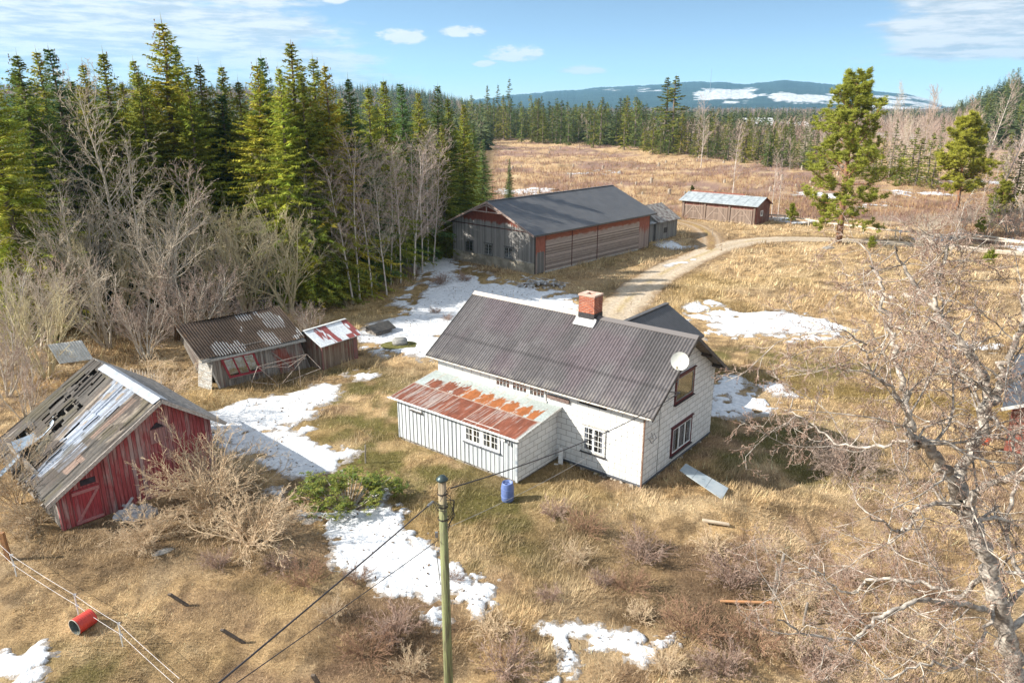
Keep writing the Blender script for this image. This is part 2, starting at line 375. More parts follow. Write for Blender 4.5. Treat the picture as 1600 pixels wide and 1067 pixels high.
def build_ground():
    rr = np.concatenate([[0.6, 2, 4, 6], np.exp(np.linspace(math.log(8), math.log(120), 440)), np.exp(np.linspace(math.log(122.5), math.log(9500), 190))])
    aa = np.radians(np.concatenate([np.linspace(-180, -50, 27)[:-1], np.linspace(-50, -42, 9)[:-1], np.linspace(-42, 42, 345), np.linspace(42, 50, 9)[1:], np.linspace(50, 180, 27)[1:]]))
    Rg, Ag = np.meshgrid(rr, aa, indexing='ij'); x = Rg*np.sin(Ag); y = Rg*np.cos(Ag); z = hgt(x.ravel(), y.ravel()).reshape(x.shape)
    z = z-.02*sst(np.minimum(segdist(x, y, ROAD), segdist(x, y, ROADB)), 2.2, 1.6)
    far = Rg > 9000; z = np.where(far, -30, z)
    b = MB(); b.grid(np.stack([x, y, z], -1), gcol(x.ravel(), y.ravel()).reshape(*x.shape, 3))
    def f(T):
        a = T.node('ShaderNodeAttribute', attribute_name='col').outputs[0]; o = T.node('ShaderNodeTexCoord').outputs['Object']
        n = T.noise(o, 2.2, 8, .7); n2 = T.noise(o, 11, 6, .75); n4 = T.noise(o, 40, 4, .7)
        k = T.m('ADD', T.m('ADD', T.m('MULTIPLY', T.ss(n, .3, .7), .4), T.m('MULTIPLY', T.ss(n2, .32, .68), .55)), T.m('MULTIPLY', T.ss(n4, .3, .7), .35))
        c = T.mix(1.0, a, T.mix(T.m('MULTIPLY', k, .78), (.34, .30, .26), (1.45, 1.42, 1.38)), 'MULTIPLY')
        return pbsdf(T, c, .95, 0, T.m('ADD', T.m('MULTIPLY', n2, 1.0), T.m('MULTIPLY', n4, .5)), .16, .1)
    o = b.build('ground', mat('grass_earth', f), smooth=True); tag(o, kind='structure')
build_ground()

def build_road(name, pts, w0, w1, seed, dirt, dirt2, ext=.0):
    P = np.array(pts); seg = np.hypot(*np.diff(P, axis=0).T); cu = np.concatenate([[0], np.cumsum(seg)]); s = np.arange(0, cu[-1], .35)
    # smooth centreline
    cx = np.interp(s, cu, P[:, 0]); cy = np.interp(s, cu, P[:, 1]); k = np.ones(15)/15
    for _ in range(2):
        cx[7:-7] = np.convolve(cx, k, 'valid'); cy[7:-7] = np.convolve(cy, k, 'valid')
    tx = np.gradient(cx); ty = np.gradient(cy); L = np.hypot(tx, ty); nx, ny = -ty/L, tx/L
    t = np.linspace(-1, 1, 27); wl = np.interp(s, [0, s[-1]], [w0, w1])*(1+.22*(fbm(s, s*0, 4, 3, seed)-.5)*2); wr = np.interp(s, [0, s[-1]], [w0, w1])*(1+.22*(fbm(s, s*0+9, 4, 3, seed+1)-.5)*2)
    wl = wl+(fbm(s, s*0, .8, 2, seed+4)-.5)*.5; wr = wr+(fbm(s, s*0, .8, 2, seed+5)-.5)*.5
    off = np.where(t[None] < 0, t[None]*wl[:, None], t[None]*wr[:, None])
    x = cx[:, None]+nx[:, None]*off; y = cy[:, None]+ny[:, None]*off
    rut = -.05*(np.exp(-((np.abs(off)-.8)/.25)**2)); z = hgt(x.ravel(), y.ravel()).reshape(x.shape)+.035+rut*.5-.055*np.abs(t[None])**6
    e = sst(np.abs(t[None])+(fbm(x, y, .9, 3, 5)-.5)*.5, .62, 1.0); trk = np.exp(-((np.abs(off)-.85)/.32)**2)
    n = fbm(x, y, 2.5, 4, 15)
    c = dirt*(.8+.4*n[..., None]); c = c*(1-.0*e[..., None]); c = c*(1-.35*trk[..., None])+np.array([.46, .40, .33])*.35*trk[..., None]
    md = np.exp(-(off/.25)**2)*sst(n, .45, .6); c = c*(1-.5*md[..., None])+OLIVE*.5*md[..., None]
    c = c*(1-e[..., None])+dirt2*e[..., None]
    b = MB(); b.grid(np.stack([x, y, z], -1), c); o = b.build(name, attrmat('dirt_track', .95, 3.5, .35, .03), smooth=True); tag(o, kind='structure')
build_road('road', ROAD, 2.3, 1.9, 3, np.array([.40, .325, .235]), DKBR*1.3)
build_road('path', ROADB, 1.6, 1.5, 9, np.array([.24, .155, .075]), DKBR*1.3)

# ---------------------------------------------------------------- lying snow
SNOW = [
 ([(655, 418), (690, 400), (715, 408), (760, 432), (830, 452), (905, 462), (900, 485), (830, 490), (760, 500), (720, 520), (700, 562), (640, 563), (600, 556), (560, 546), (556, 522), (585, 505), (600, 500), (640, 488), (612, 470), (625, 455), (655, 440)], .52, 0),
 ([(322, 645), (400, 625), (470, 608), (505, 598), (530, 602), (520, 625), (480, 650), (455, 662), (330, 690)], .2, 0),
 ([(345, 690), (400, 668), (450, 660), (500, 672), (545, 705), (540, 730), (480, 745), (440, 740), (400, 712), (340, 712)], .45, 0),
 ([(540, 583), (590, 576), (588, 592), (560, 593)], .4, 0),
 ([(435, 797), (530, 796), (580, 785), (602, 766), (615, 785), (640, 810), (650, 835), (690, 865), (730, 895), (800, 915), (790, 935), (745, 955), (710, 940), (692, 945), (700, 965), (680, 980), (655, 950), (640, 935), (600, 930), (585, 905), (540, 890), (515, 880), (530, 850), (500, 815)], .5, 0),
 ([(850, 975), (900, 973), (940, 988), (1000, 992), (1052, 1000), (1040, 1020), (1000, 1037), (950, 1015), (905, 1010), (905, 1045), (870, 1064), (880, 1022), (855, 1000)], .5, 0),
 ([(1063, 482), (1110, 470), (1150, 490), (1210, 487), (1260, 490), (1325, 512), (1300, 530), (1210, 534), (1120, 532), (1085, 512)], .75, .03),
 ([(1108, 592), (1150, 588), (1168, 610), (1222, 628), (1220, 640), (1160, 657), (1108, 652)], .6, 0),
 ([(1185, 600), (1215, 603), (1240, 620), (1205, 620)], .5, 0),
 ([(-40, 1030), (60, 1015), (92, 1035), (50, 1075), (-60, 1080)], .75, 0),
 ([(1032, 385), (1045, 378), (1062, 382), (1088, 385), (1060, 388)], .2, 0), ([(1040, 412), (1085, 405), (1080, 410), (1045, 416)], .4, 0),
 ([(430, 770), (445, 762), (440, 778)], .4, 0), ([(416, 765), (436, 760), (440, 780), (420, 782)], .4, 0),
 ([(780, 297), (865, 293), (860, 300), (800, 306)], .6, 0), ([(690, 395), (640, 392), (600, 405), (640, 418), (700, 408)], .6, 0),
 ([(1350, 398), (1372, 396), (1374, 400), (1352, 402)], .4, 0), ([(1400, 300), (1480, 303), (1490, 310), (1410, 310)], .8, 0),
 ([(1190, 340), (1270, 345), (1300, 349), (1240, 350)], .9, 0), ([(1430, 365), (1500, 362), (1520, 372), (1440, 376)], .6, 0), ([(1560, 380), (1640, 378), (1660, 392), (1590, 395)], .5, 0),
 ([(1470, 540), (1560, 535), (1590, 545), (1500, 552)], .7, 0), ([(520, 420), (560, 405), (600, 410), (560, 440)], .8, 0),
 ([(880, 268), (960, 266), (980, 270), (900, 273)], .95, 0), ([(1240, 300), (1330, 305), (1330, 309), (1250, 306)], .9, 0), ([(1420, 276), (1560, 282), (1560, 287), (1430, 283)], .95, 0), ([(1330, 318), (1420, 321), (1420, 326), (1340, 325)], .95, 0),
]
def snowmat():
    def f(T):
        o = T.node('ShaderNodeTexCoord').outputs['Object']; n = T.noise(o, 3.5, 6, .6); n2 = T.noise(o, 30, 3, .7)
        a = T.node('ShaderNodeAttribute', attribute_name='col').outputs[0]; dirt = T.ss(T.m('ADD', T.noise(o, 9, 8, .85), T.m('MULTIPLY', T.sep(a)[0], .32)), .58, .72)
        c = T.mix(T.m('MULTIPLY', dirt, .8), T.mix(T.ss(n, .3, .7), (.50, .53, .57), (.68, .70, .73)), (.20, .155, .11))
        return pbsdf(T, c, .75, 0, T.m('ADD', n, T.m('MULTIPLY', n2, .15)), .12, .3)
    return mat('old_snow', f)
SNW = []
def build_snow():
    for si, (px, holes, rg) in enumerate(SNOW):
        P = [G(*p) for p in px]; xs = [p[0] for p in P]; ys = [p[1] for p in P]; SNW.append(P)
        d = max(.06, min(math.hypot(np.mean(xs), np.mean(ys))*.0032, .6)); y0 = np.mean(ys)
        gx = np.arange(min(xs)-1, max(xs)+1, d); gy = np.arange(min(ys)-1, max(ys)+1, d*(1.0 if y0 < 60 else 1.6)); x, y = np.meshgrid(gx, gy)
        sdm = polysd(x, y, P); s = max(.6, y0/45)
        msk = sdm/s+.42+(fbm(x, y, 1.6*s, 4, 100+si)-.5)*1.3+(fbm(x, y, .35*s, 4, 150+si)-.5)*1.0
        hl = sst(fbm(x, y, .7*s, 4, 200+si)*.62+fbm(x, y, 3.2*s, 2, 230+si)*.38, .56-.10*holes, .63-.08*holes)*(1.5*s); msk = msk-hl*np.where(sdm > 1.5*s, .9, 1.0)
        msk = np.where(inb(x, y, .05), -1, msk)
        z = hgt(x.ravel(), y.ravel()).reshape(x.shape)+.02+.075*sst(msk, 0, .9)*(1+.7*(fbm(x, y, .8, 4, 9)-.5))+.05*(fbm(x, y, .45, 3, 19)-.5)*sst(msk, 0, .3)-.05*(msk < 0)+(rg)*(fbm(x, y, .5, 3, 44)-.5)*4
        keep = (msk[:-1, :-1] > -.06) | (msk[1:, 1:] > -.06) | (msk[1:, :-1] > -.06) | (msk[:-1, 1:] > -.06)
        i = np.arange(x.size).reshape(x.shape); Q = np.stack([i[:-1, :-1], i[:-1, 1:], i[1:, 1:], i[1:, :-1]], -1)[keep]
        if not len(Q): continue
        us, inv = np.unique(Q, return_inverse=True); V = np.stack([x, y, z], -1).reshape(-1, 3)[us]; ed = (1-sst(msk, .0, .7)).reshape(-1)[us]; cc = np.stack([ed]*3, 1)
        o = link('snow_patch', mkmesh('snow_patch', V, [inv.reshape(-1, 4)], cc, True), snowmat()); tag(o, kind='structure')
build_snow()
def build_litter():
    rng = np.random.default_rng(71); P_ = []
    for P in SNW[:9]:
        xs = [p[0] for p in P]; ys = [p[1] for p in P]; A = (max(xs)-min(xs))*(max(ys)-min(ys)); n = int(A*9); x = rng.uniform(min(xs), max(xs), n); y = rng.uniform(min(ys), max(ys), n); k = (polysd(x, y, P) > 0) & (fbm(x, y, 1.7, 3, 81)+rng.normal(0, .1, n) > .47) & ~inb(x, y, .1); P_.append(np.stack([x[k], y[k]], 1))
    P = np.vstack(P_); n = len(P); z = hgt(P[:, 0], P[:, 1])+.13; a = rng.uniform(0, 6.28, n); L = rng.uniform(.02, .09, n); d = np.stack([np.cos(a)*L, np.sin(a)*L, rng.uniform(-.01, .05, n)], -1); w = np.stack([-np.sin(a), np.cos(a), 0*a], -1)*(L*rng.uniform(.15, .7, n))[:, None]; p = np.stack([P[:, 0], P[:, 1], z], -1)
    V = np.stack([p-d, p+w, p+d, p-w], 1).reshape(-1, 3); C = np.repeat(np.array([.10, .065, .04])*rng.uniform(.5, 1.8, (n, 1)), 4, axis=0); o = link('leaf_litter', mkmesh('leaf_litter', V, [np.arange(4*n).reshape(-1, 4)], C), attrmat('grass_blade', .8, 8, .0, 0, trans=.25)); tag(o, 'dark fallen leaves and bark scattered over the old snow', 'leaf litter', kind='stuff')
build_litter()

# ---------------------------------------------------------------- dry grass (real blades, one mass)
def flow(x, y): return fbm(x, y, 4.0, 3, 300)*4*math.pi
def build_grass():
    rng = np.random.default_rng(5); N = 560000
    a = np.radians(rng.uniform(-39, 39, N)); r = np.exp(rng.uniform(math.log(15.5), math.log(125), N)); x = r*np.sin(a); y = r*np.cos(a)
    ok = ~inb(x, y, .05)
    rd = np.minimum(segdist(x, y, ROAD), segdist(x, y, ROADB)); ok &= (rd > 2.1) | (rng.random(N) < .02)
    for P in SNW[:10]:
        xs = [p[0] for p in P]; ys = [p[1] for p in P]; m = (x > min(xs)) & (x < max(xs)) & (y > min(ys)) & (y < max(ys)) & ok
        idx = np.where(m)[0]; s = polysd(x[idx], y[idx], P); ok[idx] &= rng.random(len(idx)) < np.clip(.95-(s+.45)*1.6, .012, 1)
    fm = forestmask(x, y); ok &= rng.random(N) > fm*.8
    mown = blob(x, y, 1180, 560, 9, 2.2, -.25)+blob(x, y, 610, 650, 3.5, 4); ok &= rng.random(N) > mown*.75
    x, y, r = x[ok], y[ok], r[ok]; n = len(x); z = hgt(x, y)
    tall = sst(fbm(x, y, 2.6, 3, 400), .42, .68); th = flow(x, y)+rng.normal(0, 1.15, n); L = (.08+.30*tall**1.5*rng.uniform(.3, 1, n)+.09*rng.random(n))*np.clip(r/28, .9, 2.1)
    tilt = np.clip(rng.normal(1.02, .3, n)-.25*tall, .15, 1.5); dx = np.cos(th)*np.sin(tilt); dy = np.sin(th)*np.sin(tilt); dz = np.cos(tilt)
    w = np.clip(.009*r/24, .008, .05)*rng.uniform(.7, 1.4, n); px, py = -np.sin(th), np.cos(th)
    A = np.stack([x-px*w, y-py*w, z-.03], -1); B = np.stack([x+px*w, y+py*w, z-.03], -1); C = np.stack([x+dx*L, y+dy*L, z+dz*L], -1)
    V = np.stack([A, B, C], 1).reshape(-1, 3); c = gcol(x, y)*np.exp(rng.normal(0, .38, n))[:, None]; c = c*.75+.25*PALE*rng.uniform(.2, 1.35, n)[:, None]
    c = np.clip(c, 0, .8); Cc = np.repeat(c, 3, axis=0)
    me = mkmesh('dry_grass', V, [np.arange(3*n).reshape(-1, 3)], Cc)
    o = link('dry_grass', me, attrmat('grass_blade', .8, 8, .0, 0, trans=.25)); tag(o, 'matted straw coloured dry grass covering the ground around the house and sheds', 'grass', kind='stuff')
build_grass()
# ---------------------------------------------------------------- building materials
def blocks():
    def f(T):
        o = T.node('ShaderNodeTexCoord').outputs['Object']; x, y, z = T.sep(o)[:3]
        v = T.xyz(T.m('ADD', x, y), z, 0.0)
        b = T.node('ShaderNodeTexBrick'); T.link(v, b.inputs['Vector']); b.offset = .5
        for k, q in dict(Scale=1.0).items(): b.inputs[k].default_value = q
        b.inputs['Color1'].default_value = (.58, .59, .585, 1); b.inputs['Color2'].default_value = (.66, .665, .66, 1); b.inputs['Mortar'].default_value = (.17, .165, .16, 1)
        b.inputs['Mortar Size'].default_value = .012; b.inputs['Mortar Smooth'].default_value = .3; b.inputs['Brick Width'].default_value = .62; b.inputs['Row Height'].default_value = .30; b.inputs['Bias'].default_value = 0
        st = T.noise(T.xyz(T.m('MULTIPLY', T.m('ADD', x, y), 2.5), T.m('MULTIPLY', z, .7), x), 1.4, 6, .7)
        g = T.m('MULTIPLY', T.ss(z, 2.2, .2), .16); k = T.ss(T.m('ADD', st, g), .56, .86)
        c = T.mix(T.m('MULTIPLY', k, .50), b.outputs[0], (.40, .39, .36))
        sp = T.ss(T.noise(o, 16, 3, .7), .68, .74); c = T.mix(T.m('MULTIPLY', sp, T.ss(st, .45, .7)), c, (.18, .16, .14))
        return pbsdf(T, c, .75, 0, T.m('ADD', T.m('MULTIPLY', b.outputs[1], -1.0), T.m('MULTIPLY', T.noise(o, 30, 3), .12)), .01, .3)
    return mat('white_cladding', f)
def brickm(name, c1, c2, mort, bw=.25, rh=.085):
    def f(T):
        o = T.node('ShaderNodeTexCoord').outputs['Object']; x, y, z = T.sep(o)[:3]
        b = T.node('ShaderNodeTexBrick'); T.link(T.xyz(T.m('ADD', x, y), z, 0.0), b.inputs['Vector']); b.inputs['Scale'].default_value = 1
        b.inputs['Color1'].default_value = (*c1, 1); b.inputs['Color2'].default_value = (*c2, 1); b.inputs['Mortar'].default_value = (*mort, 1)
        b.inputs['Mortar Size'].default_value = .013; b.inputs['Brick Width'].default_value = bw; b.inputs['Row Height'].default_value = rh
        n = T.noise(o, 7, 6, .7); c = T.mix(T.ss(n, .70, .78), b.outputs[0], (.12, .045, .035)); c = T.mix(T.ss(T.noise(o, 4, 4), .45, .7, 0, .45), c, (.55, .28, .18))
        return pbsdf(T, c, .9, 0, T.m('MULTIPLY', b.outputs[1], -1.0), .01, .1)
    return mat(name, f)
def stone(name, c1, c2, c3, sc1=2.6):
    def f(T):
        o = T.node('ShaderNodeTexCoord').outputs['Object']
        v = T.node('ShaderNodeTexVoronoi', feature='DISTANCE_TO_EDGE'); T.link(o, v.inputs['Vector']); v.inputs['Scale'].default_value = sc1
        v2 = T.node('ShaderNodeTexVoronoi'); T.link(o, v2.inputs['Vector']); v2.inputs['Scale'].default_value = sc1
        n = T.noise(o, 3, 6, .65); c = T.mix(n, c1, c2); c = T.mix(T.ss(T.noise(o, 1.3, 4), .5, .62), c, c3)
        e = T.ss(v.outputs[0], .0, .09); c = T.mix(e, T.mix(.5, c, (.05, .045, .04)), c)
        return pbsdf(T, c, .92, 0, T.m('ADD', e, n), .05, .15)
    return mat(name, f)
def glassm():
    def f(T):
        t = T.node('ShaderNodeBsdfTransparent'); t.inputs[0].default_value = (.85, .88, .9, 1); g = T.node('ShaderNodeBsdfGlossy'); g.inputs['Roughness'].default_value = .04
        fr = T.node('ShaderNodeFresnel'); fr.inputs[0].default_value = 1.5; x = T.node('ShaderNodeMixShader')
        T.link(T.m('ADD', T.m('MULTIPLY', fr.outputs[0], .6), .02), x.inputs[0]); T.link(t.outputs[0], x.inputs[1]); T.link(g.outputs[0], x.inputs[2]); return x.outputs[0]
    return mat('window_glass', f)
WHITE = simple('white_paint', (.74, .75, .74), (.58, .59, .59), .55, scale=6)
DWHITE = simple('dirty_white_paint', (.60, .61, .60), (.34, .32, .29), .65, scale=9)
MAROON = simple('maroon_paint', (.10, .014, .022), (.055, .012, .016), .5, scale=8)
BLACK = simple('black_trim', (.022, .022, .026), (.05, .045, .045), .6, scale=8)
DARKIN = simple('dark_interior', (.022, .018, .024), (.05, .04, .05), .9, scale=3)
CURT = simple('white_curtain', (.62, .60, .62), (.35, .33, .38), .9, scale=9)
TAN = simple('tan_blind', (.62, .44, .22), (.50, .35, .17), .8, scale=3)
METAL = simple('grey_metal', (.33, .35, .37), (.2, .2, .21), .45, .6, scale=9)
ZINC = simple('pale_zinc', (.50, .53, .55), (.32, .34, .36), .45, .35, scale=2.5)
GREYW = simple('grey_weathered_wood', (.27, .24, .21), (.13, .115, .10), .9, scale=7)
CONC = simple('pale_concrete', (.40, .37, .31), (.24, .22, .18), .9, scale=1.3)
FND = stone('lichen_foundation', (.24, .21, .18), (.40, .35, .29), (.33, .29, .10), 1.8)
FND2 = stone('grey_foundation', (.16, .15, .14), (.30, .28, .26), (.22, .20, .15), 2.2)
GLASS = glassm()
def tr(T_, b):                                      # transform all of a builder's vertices
    b.V = [np.array([T_@Vector(v) for v in V]) for V in b.V]; return b
def wall_T(ox, oy, oz, deg): return Matrix.Translation((ox, oy, oz))@Matrix.Rotation(R(deg), 4, 'Z')
def window(par, T_, w, h, sash, cols, rows, cas, frm, cw=.09, curtain=None, cmat=None, sill=True, sillm=None, name='window', lintel=None):
    b = MB()                                        # casing
    b.box(-cw, w+cw, -.055, 0, h, h+cw); b.box(-cw, w+cw, -.055, 0, -cw, 0); b.box(-cw, 0, -.055, 0, 0, h); b.box(w, w+cw, -.055, 0, 0, h)
    if lintel: b.box(-cw-.08, w+cw+.08, -.11, 0, h+cw+.002, h+cw+.05)
    o = tr(T_, b).build(name, cas, par)
    b = MB(); sw = w/sash; f = .045
    for i in range(sash):
        x0, x1 = i*sw+.004, (i+1)*sw-.004
        b.box(x0, x0+f, -.05, -.012, .002, h-.002); b.box(x1-f, x1, -.05, -.012, .002, h-.002); b.box(x0+f, x1-f, -.05, -.012, .002, f); b.box(x0+f, x1-f, -.05, -.012, h-f, h-.002)
        for k in range(1, cols):
            xx = x0+f+(x1-x0-2*f)*k/cols; b.box(xx-.013, xx+.013, -.045, -.03, f, h-f)
        for k in range(1, rows):
            zz = f+(h-2*f)*k/rows; b.box(x0+f, x1-f, -.043, -.032, zz-.013, zz+.013)
    tr(T_, b).build('sash_frame', frm, o)
    b = MB(); b.box(.003, w-.003, -.028, -.024, .003, h-.003); tr(T_, b).build('pane', GLASS, o)
    b = MB(); b.box(.003, w-.003, -.008, -.001, .003, h-.003); tr(T_, b).build('interior', DARKIN, o)
    if curtain:
        b = MB()
        for (a0, a1, z0, z1) in curtain: b.box(a0*w, a1*w, -.016, -.011, z0*h+.006, z1*h-.006)
        tr(T_, b).build('curtain', cmat or CURT, o)
    if sill:
        b = MB(); b.box(-cw-.05, w+cw+.05, -.13, -.0, -cw-.045, -cw-.003); tr(T_, b).build('sill', sillm or BLACK, o)
    return o
def corr(x0, x1, y0, y1, zf, per=.15, amp=.022, ny=10, cf=None, npw=6):
    """corrugated sheeting: ribs run along y, waves across x; zf(y) height"""
    nx = int((x1-x0)/per*npw)+1; xs = np.linspace(x0, x1, nx); ys = np.linspace(y0, y1, ny); x, y = np.meshgrid(xs, ys)
    z = zf(y)+amp*np.sin(2*math.pi*x/per)+.008*(vn(x*2, y*2, 3)-.5)
    return np.stack([x, y, z], -1), (cf(x, y) if cf else None)

# ---------------------------------------------------------------- white house
def build_house():
    L, Wd, ze, zr = 12.9, 7.59, 3.95, 6.5; k = (zr-ze)/(Wd/2); ym = Wd/2
    H = empty('house', (*HO, 0), HA, 'white two storey house with grey corrugated roof, brick chimney and rusty lean-to', 'house')
    MB().prism([(0, 0, .2), (0, Wd, .2), (0, Wd, ze-.02), (0, ym, zr-.06), (0, 0, ze-.02)], (L, 0, 0)).build('wall', blocks(), H)
    b = MB(); b.box(.06, L-.05, .06, Wd-.06, -1.0, .2)
    rng = random.Random(3)
    for i in range(26):                             # rough stones proud of the plinth
        x = 8.4+4.4*rng.random(); y = -.03; s = rng.uniform(.1, .22)
        b.lathe([(0.01, -s*.7), (s*.8, -s*.5), (s, 0), (s*.7, s*.6), (.01, s*.75)], x, y+.06, 6, Matrix.Translation((0, 0, rng.uniform(-.35, .02))))
    for i in range(30):
        y = rng.uniform(.1, 7.4); s = rng.uniform(.12, .26); b.lathe([(0.01, -s*.7), (s*.8, -s*.5), (s, 0), (s*.7, s*.6), (.01, s*.75)], L-.05, y, 6, Matrix.Translation((0, 0, rng.uniform(-.45, -.05))))
    b.build('foundation', FND, H)
    b = MB(); b.box(L-.001-.03, L+.02, -.03, 0.02, .1, ze-.1); b.box(L-.03, L+.03, -.03, .05, .1, ze-.12); b.build('corner_trim', DWHITE, H)
    b = MB(); b.box(8.3, L+.02, -.04, -.002, .12, .21); b.box(L+.002, L+.04, 0, Wd, .12, .21); b.build('drip_board', simple('slate_trim', (.10, .11, .13), None, .6), H)
    # roof
    zf = lambda y: zr+.13-k*np.abs(y-ym)
    def cf(x, y):
        n = fbm(x*.8, y*.5, 1.6, 4, 5); n2 = vn(np.floor(x/.75), np.floor(y/2.2+.3), 8)
        c = np.array([.125, .116, .118])*(.62+.35*n+.42*n2)[..., None]
        v = sst(fbm(x, y, 2.3, 3, 19), .5, .7)[..., None]; c = c*(1-v*.5)+np.array([.135, .10, .115])*v*.5
        e = sst(y, .25, -.35)[..., None]*sst(fbm(x, y, .3, 3, 66), .35, .6)[..., None]; c = c*(1-e*.6)+np.array([.25, .23, .21])*e*.6
        seam = (((((y+.38)/1.35) % 1) < .035) | (((((x+.55)/.8) % 1) < .04) & (vn(np.floor((x+.55)/.8), x*0, 4) > .3)))[..., None]; return np.where(seam, c*.62, c)
    b = MB(); A, C = corr(-.55, L+.6, -.38, ym, zf, .16, .036, 34, cf); b.grid(A, C); A2, C2 = corr(-.55, L+.6, ym, Wd+.40, zf, .16, .042, 10, cf); b.grid(A2, C2)
    RF = attrmat('brown_corrugated', .42, 5, .25, .004, .25, spec=.5); roof = b.build('roof', RF, H, True)
    b = MB(); T_ = .07
    for (ya, yb) in ((-.34, ym), (Wd+.36, ym)):
        za, zb = float(zf(ya))-.04, float(zf(yb))-.04
        b.prism([(-.52, ya, za-T_), (-.52, ya, za), (-.52, yb, zb), (-.52, yb, zb-T_)], (L+1.08, 0, 0))
    b.build('roof_boarding', GREYW, roof)
    b = MB()
    for (ya, yb) in ((-.36, ym), (Wd+.38, ym)):
        za, zb = float(zf(ya)), float(zf(yb))
        for x0 in (-.60, L+.57):
            b.prism([(x0, ya, za-.18), (x0, ya, za+.02), (x0, yb, zb+.02), (x0, yb, zb-.18)], (.05, 0, 0))
    b.each('verge_board', simple('dark_verge', (.055, .055, .06), (.10, .095, .09), .6), roof)
    b = MB(); b.prism([(-.56, ym-.2, zr+.045), (-.56, ym, zr+.19), (-.56, ym+.2, zr+.045), (-.56, ym+.2, zr+.01), (-.56, ym, zr+.15), (-.56, ym-.2, zr+.01)], (L+1.18, 0, 0))
    def rc(T):
        o = T.node('ShaderNodeTexCoord').outputs['Object']; x = T.sep(o)[0]
        return pbsdf(T, T.mix(T.ss(x, 6.6, 7.2), (.50, .45, .40), (.13, .12, .12)), .6, .1)
    b.build('ridge_cap', mat('ridge_cap', rc), roof)
    b = MB(); zg = float(zf(-.38))-.035
    pr = [(math.cos(a)*.055, math.sin(a)*.055) for a in np.linspace(math.pi, 2*math.pi, 9)]
    A = np.array([[(x, -.46+p, zg+q+.02) for p, q in pr] for x in np.linspace(-.5, L+.55, 40)]); b.grid(A); A = np.array([[(x, -.46+p*.85, zg+q*.85+.02) for p, q in pr] for x in np.linspace(-.5, L+.55, 40)]); b.grid(A[:, ::-1])
    b.box(-.5, L+.55, -.525, -.514, zg+.0, zg+.032)
    def gm(T):
        o = T.node('ShaderNodeTexCoord').outputs['Object']; n = T.noise(T.xyz(T.m('MULTIPLY', T.sep(o)[0], 6.), 0., 0.), 1.5, 5, .7)
        return pbsdf(T, T.mix(T.ss(n, .46, .60), (.55, .55, .52), (.20, .12, .075)), .7)
    b.build('gutter', mat('peeling_gutter', gm), roof)
    b = MB(); b.box(-.4, L+.45, -.34, -.30, zg-.06, zg-.0); b.build('fascia', DWHITE, roof)
    b = MB()
    for y in (.4, 2.0, ym+1.9, Wd-.45): b.box(L-.02, L+.55, y-.05, y+.05, float(zf(y))-.30, float(zf(y))-.18)
    b.each('purlin', simple('dark_purlin', (.07, .06, .055), None, .8), roof)
    b = MB(); b.tube([(L+.3, -.47, zg), (L+.25, -.3, zg-.1), (L+.07, -.07, zg-.3), (L+.07, -.07, .2), (L+.1, -.2, .05)], .04, 8); b.build('downpipe', simple('rusty_pipe', (.30, .20, .15), (.16, .08, .05), .7, scale=14), H)
    # chimney
    cx, cy, ct = 7.45, ym, 7.78
    ch = MB().box(cx-.47, cx+.47, cy-.40, cy+.40, 6.0, ct-.09).build('chimney', brickm('chimney_brick', (.40, .10, .045), (.22, .05, .03), (.30, .22, .18)), roof)
    b = MB(); b.box(cx-.5, cx+.5, cy-.43, cy-.2, ct-.088, ct); b.box(cx-.5, cx+.5, cy+.2, cy+.43, ct-.088, ct); b.box(cx-.5, cx-.2, cy-.2, cy+.2, ct-.088, ct); b.box(cx+.2, cx+.5, cy-.2, cy+.2, ct-.088, ct)
    b.build('chimney_cap', simple('mortar_cap', (.52, .40, .33), (.38, .25, .2), .9), roof)
    b = MB(); zz = lambda y: zr+.185-k*abs(y-ym)
    b.prism([(cx-.62, cy-.72, zz(cy-.72)), (cx-.62, cy-.40, zz(cy-.4)), (cx-.62, cy-.40, zz(cy-.4)+.16), (cx-.62, cy-.43, zz(cy-.4)+.04), (cx-.62, cy-.72, zz(cy-.72)+.02)], (1.24, 0, 0)); b.build('flashing', simple('lead_flashing', (.52, .53, .54), (.40, .41, .42), .5, .2), roof)
    MB().box(cx-.485, cx+.485, cy-.415, cy+.415, 6.1, zr+.32).build('chimney_collar', BLACK, roof)
    # windows in the main walls
    window(H, wall_T(9.72, 0, 1.12, 0), 1.12, 1.22, 2, 2, 4, DWHITE, WHITE, .1, [(0, .16, 0, 1), (.84, 1, 0, 1), (.4, .6, .2, .9)], lintel=True)
    for i in range(3): window(H, wall_T(4.2+i*1.1, 0, 3.10, 0), .98, .60, 1, 4, 2, DWHITE, WHITE, .055, sill=False)
    b = MB(); b.box(4.1, 7.5, -.07, -.0, 2.94, 3.04); b.build('window_board', DWHITE, H)
    window(H, wall_T(9.55, 0, 3.58, 0), 1.3, .24, 2, 1, 1, simple('slate_trim', (.1, .1, .1)), METAL, .05, sill=True)
    window(H, wall_T(L, 2.98, .66, 90), 2.0, 1.28, 3, 1, 1, MAROON, WHITE, .12, [(0, .2, 0, 1), (.8, 1, 0, 1), (.36, .6, 0, 1)], lintel=True)
    window(H, wall_T(L, 3.05, 3.38, 90), 1.8, 1.18, 1, 1, 1, MAROON, METAL, .12, [(.01, .99, .01, .99)], TAN, lintel=True)
    b = MB(); b.box(7.55, 8.85, -.10, -.005, 3.24, 3.44); b.build('rotten_flashing_board', simple('rotten_board', (.10, .06, .055), (.2, .15, .13), .9, scale=12), H)
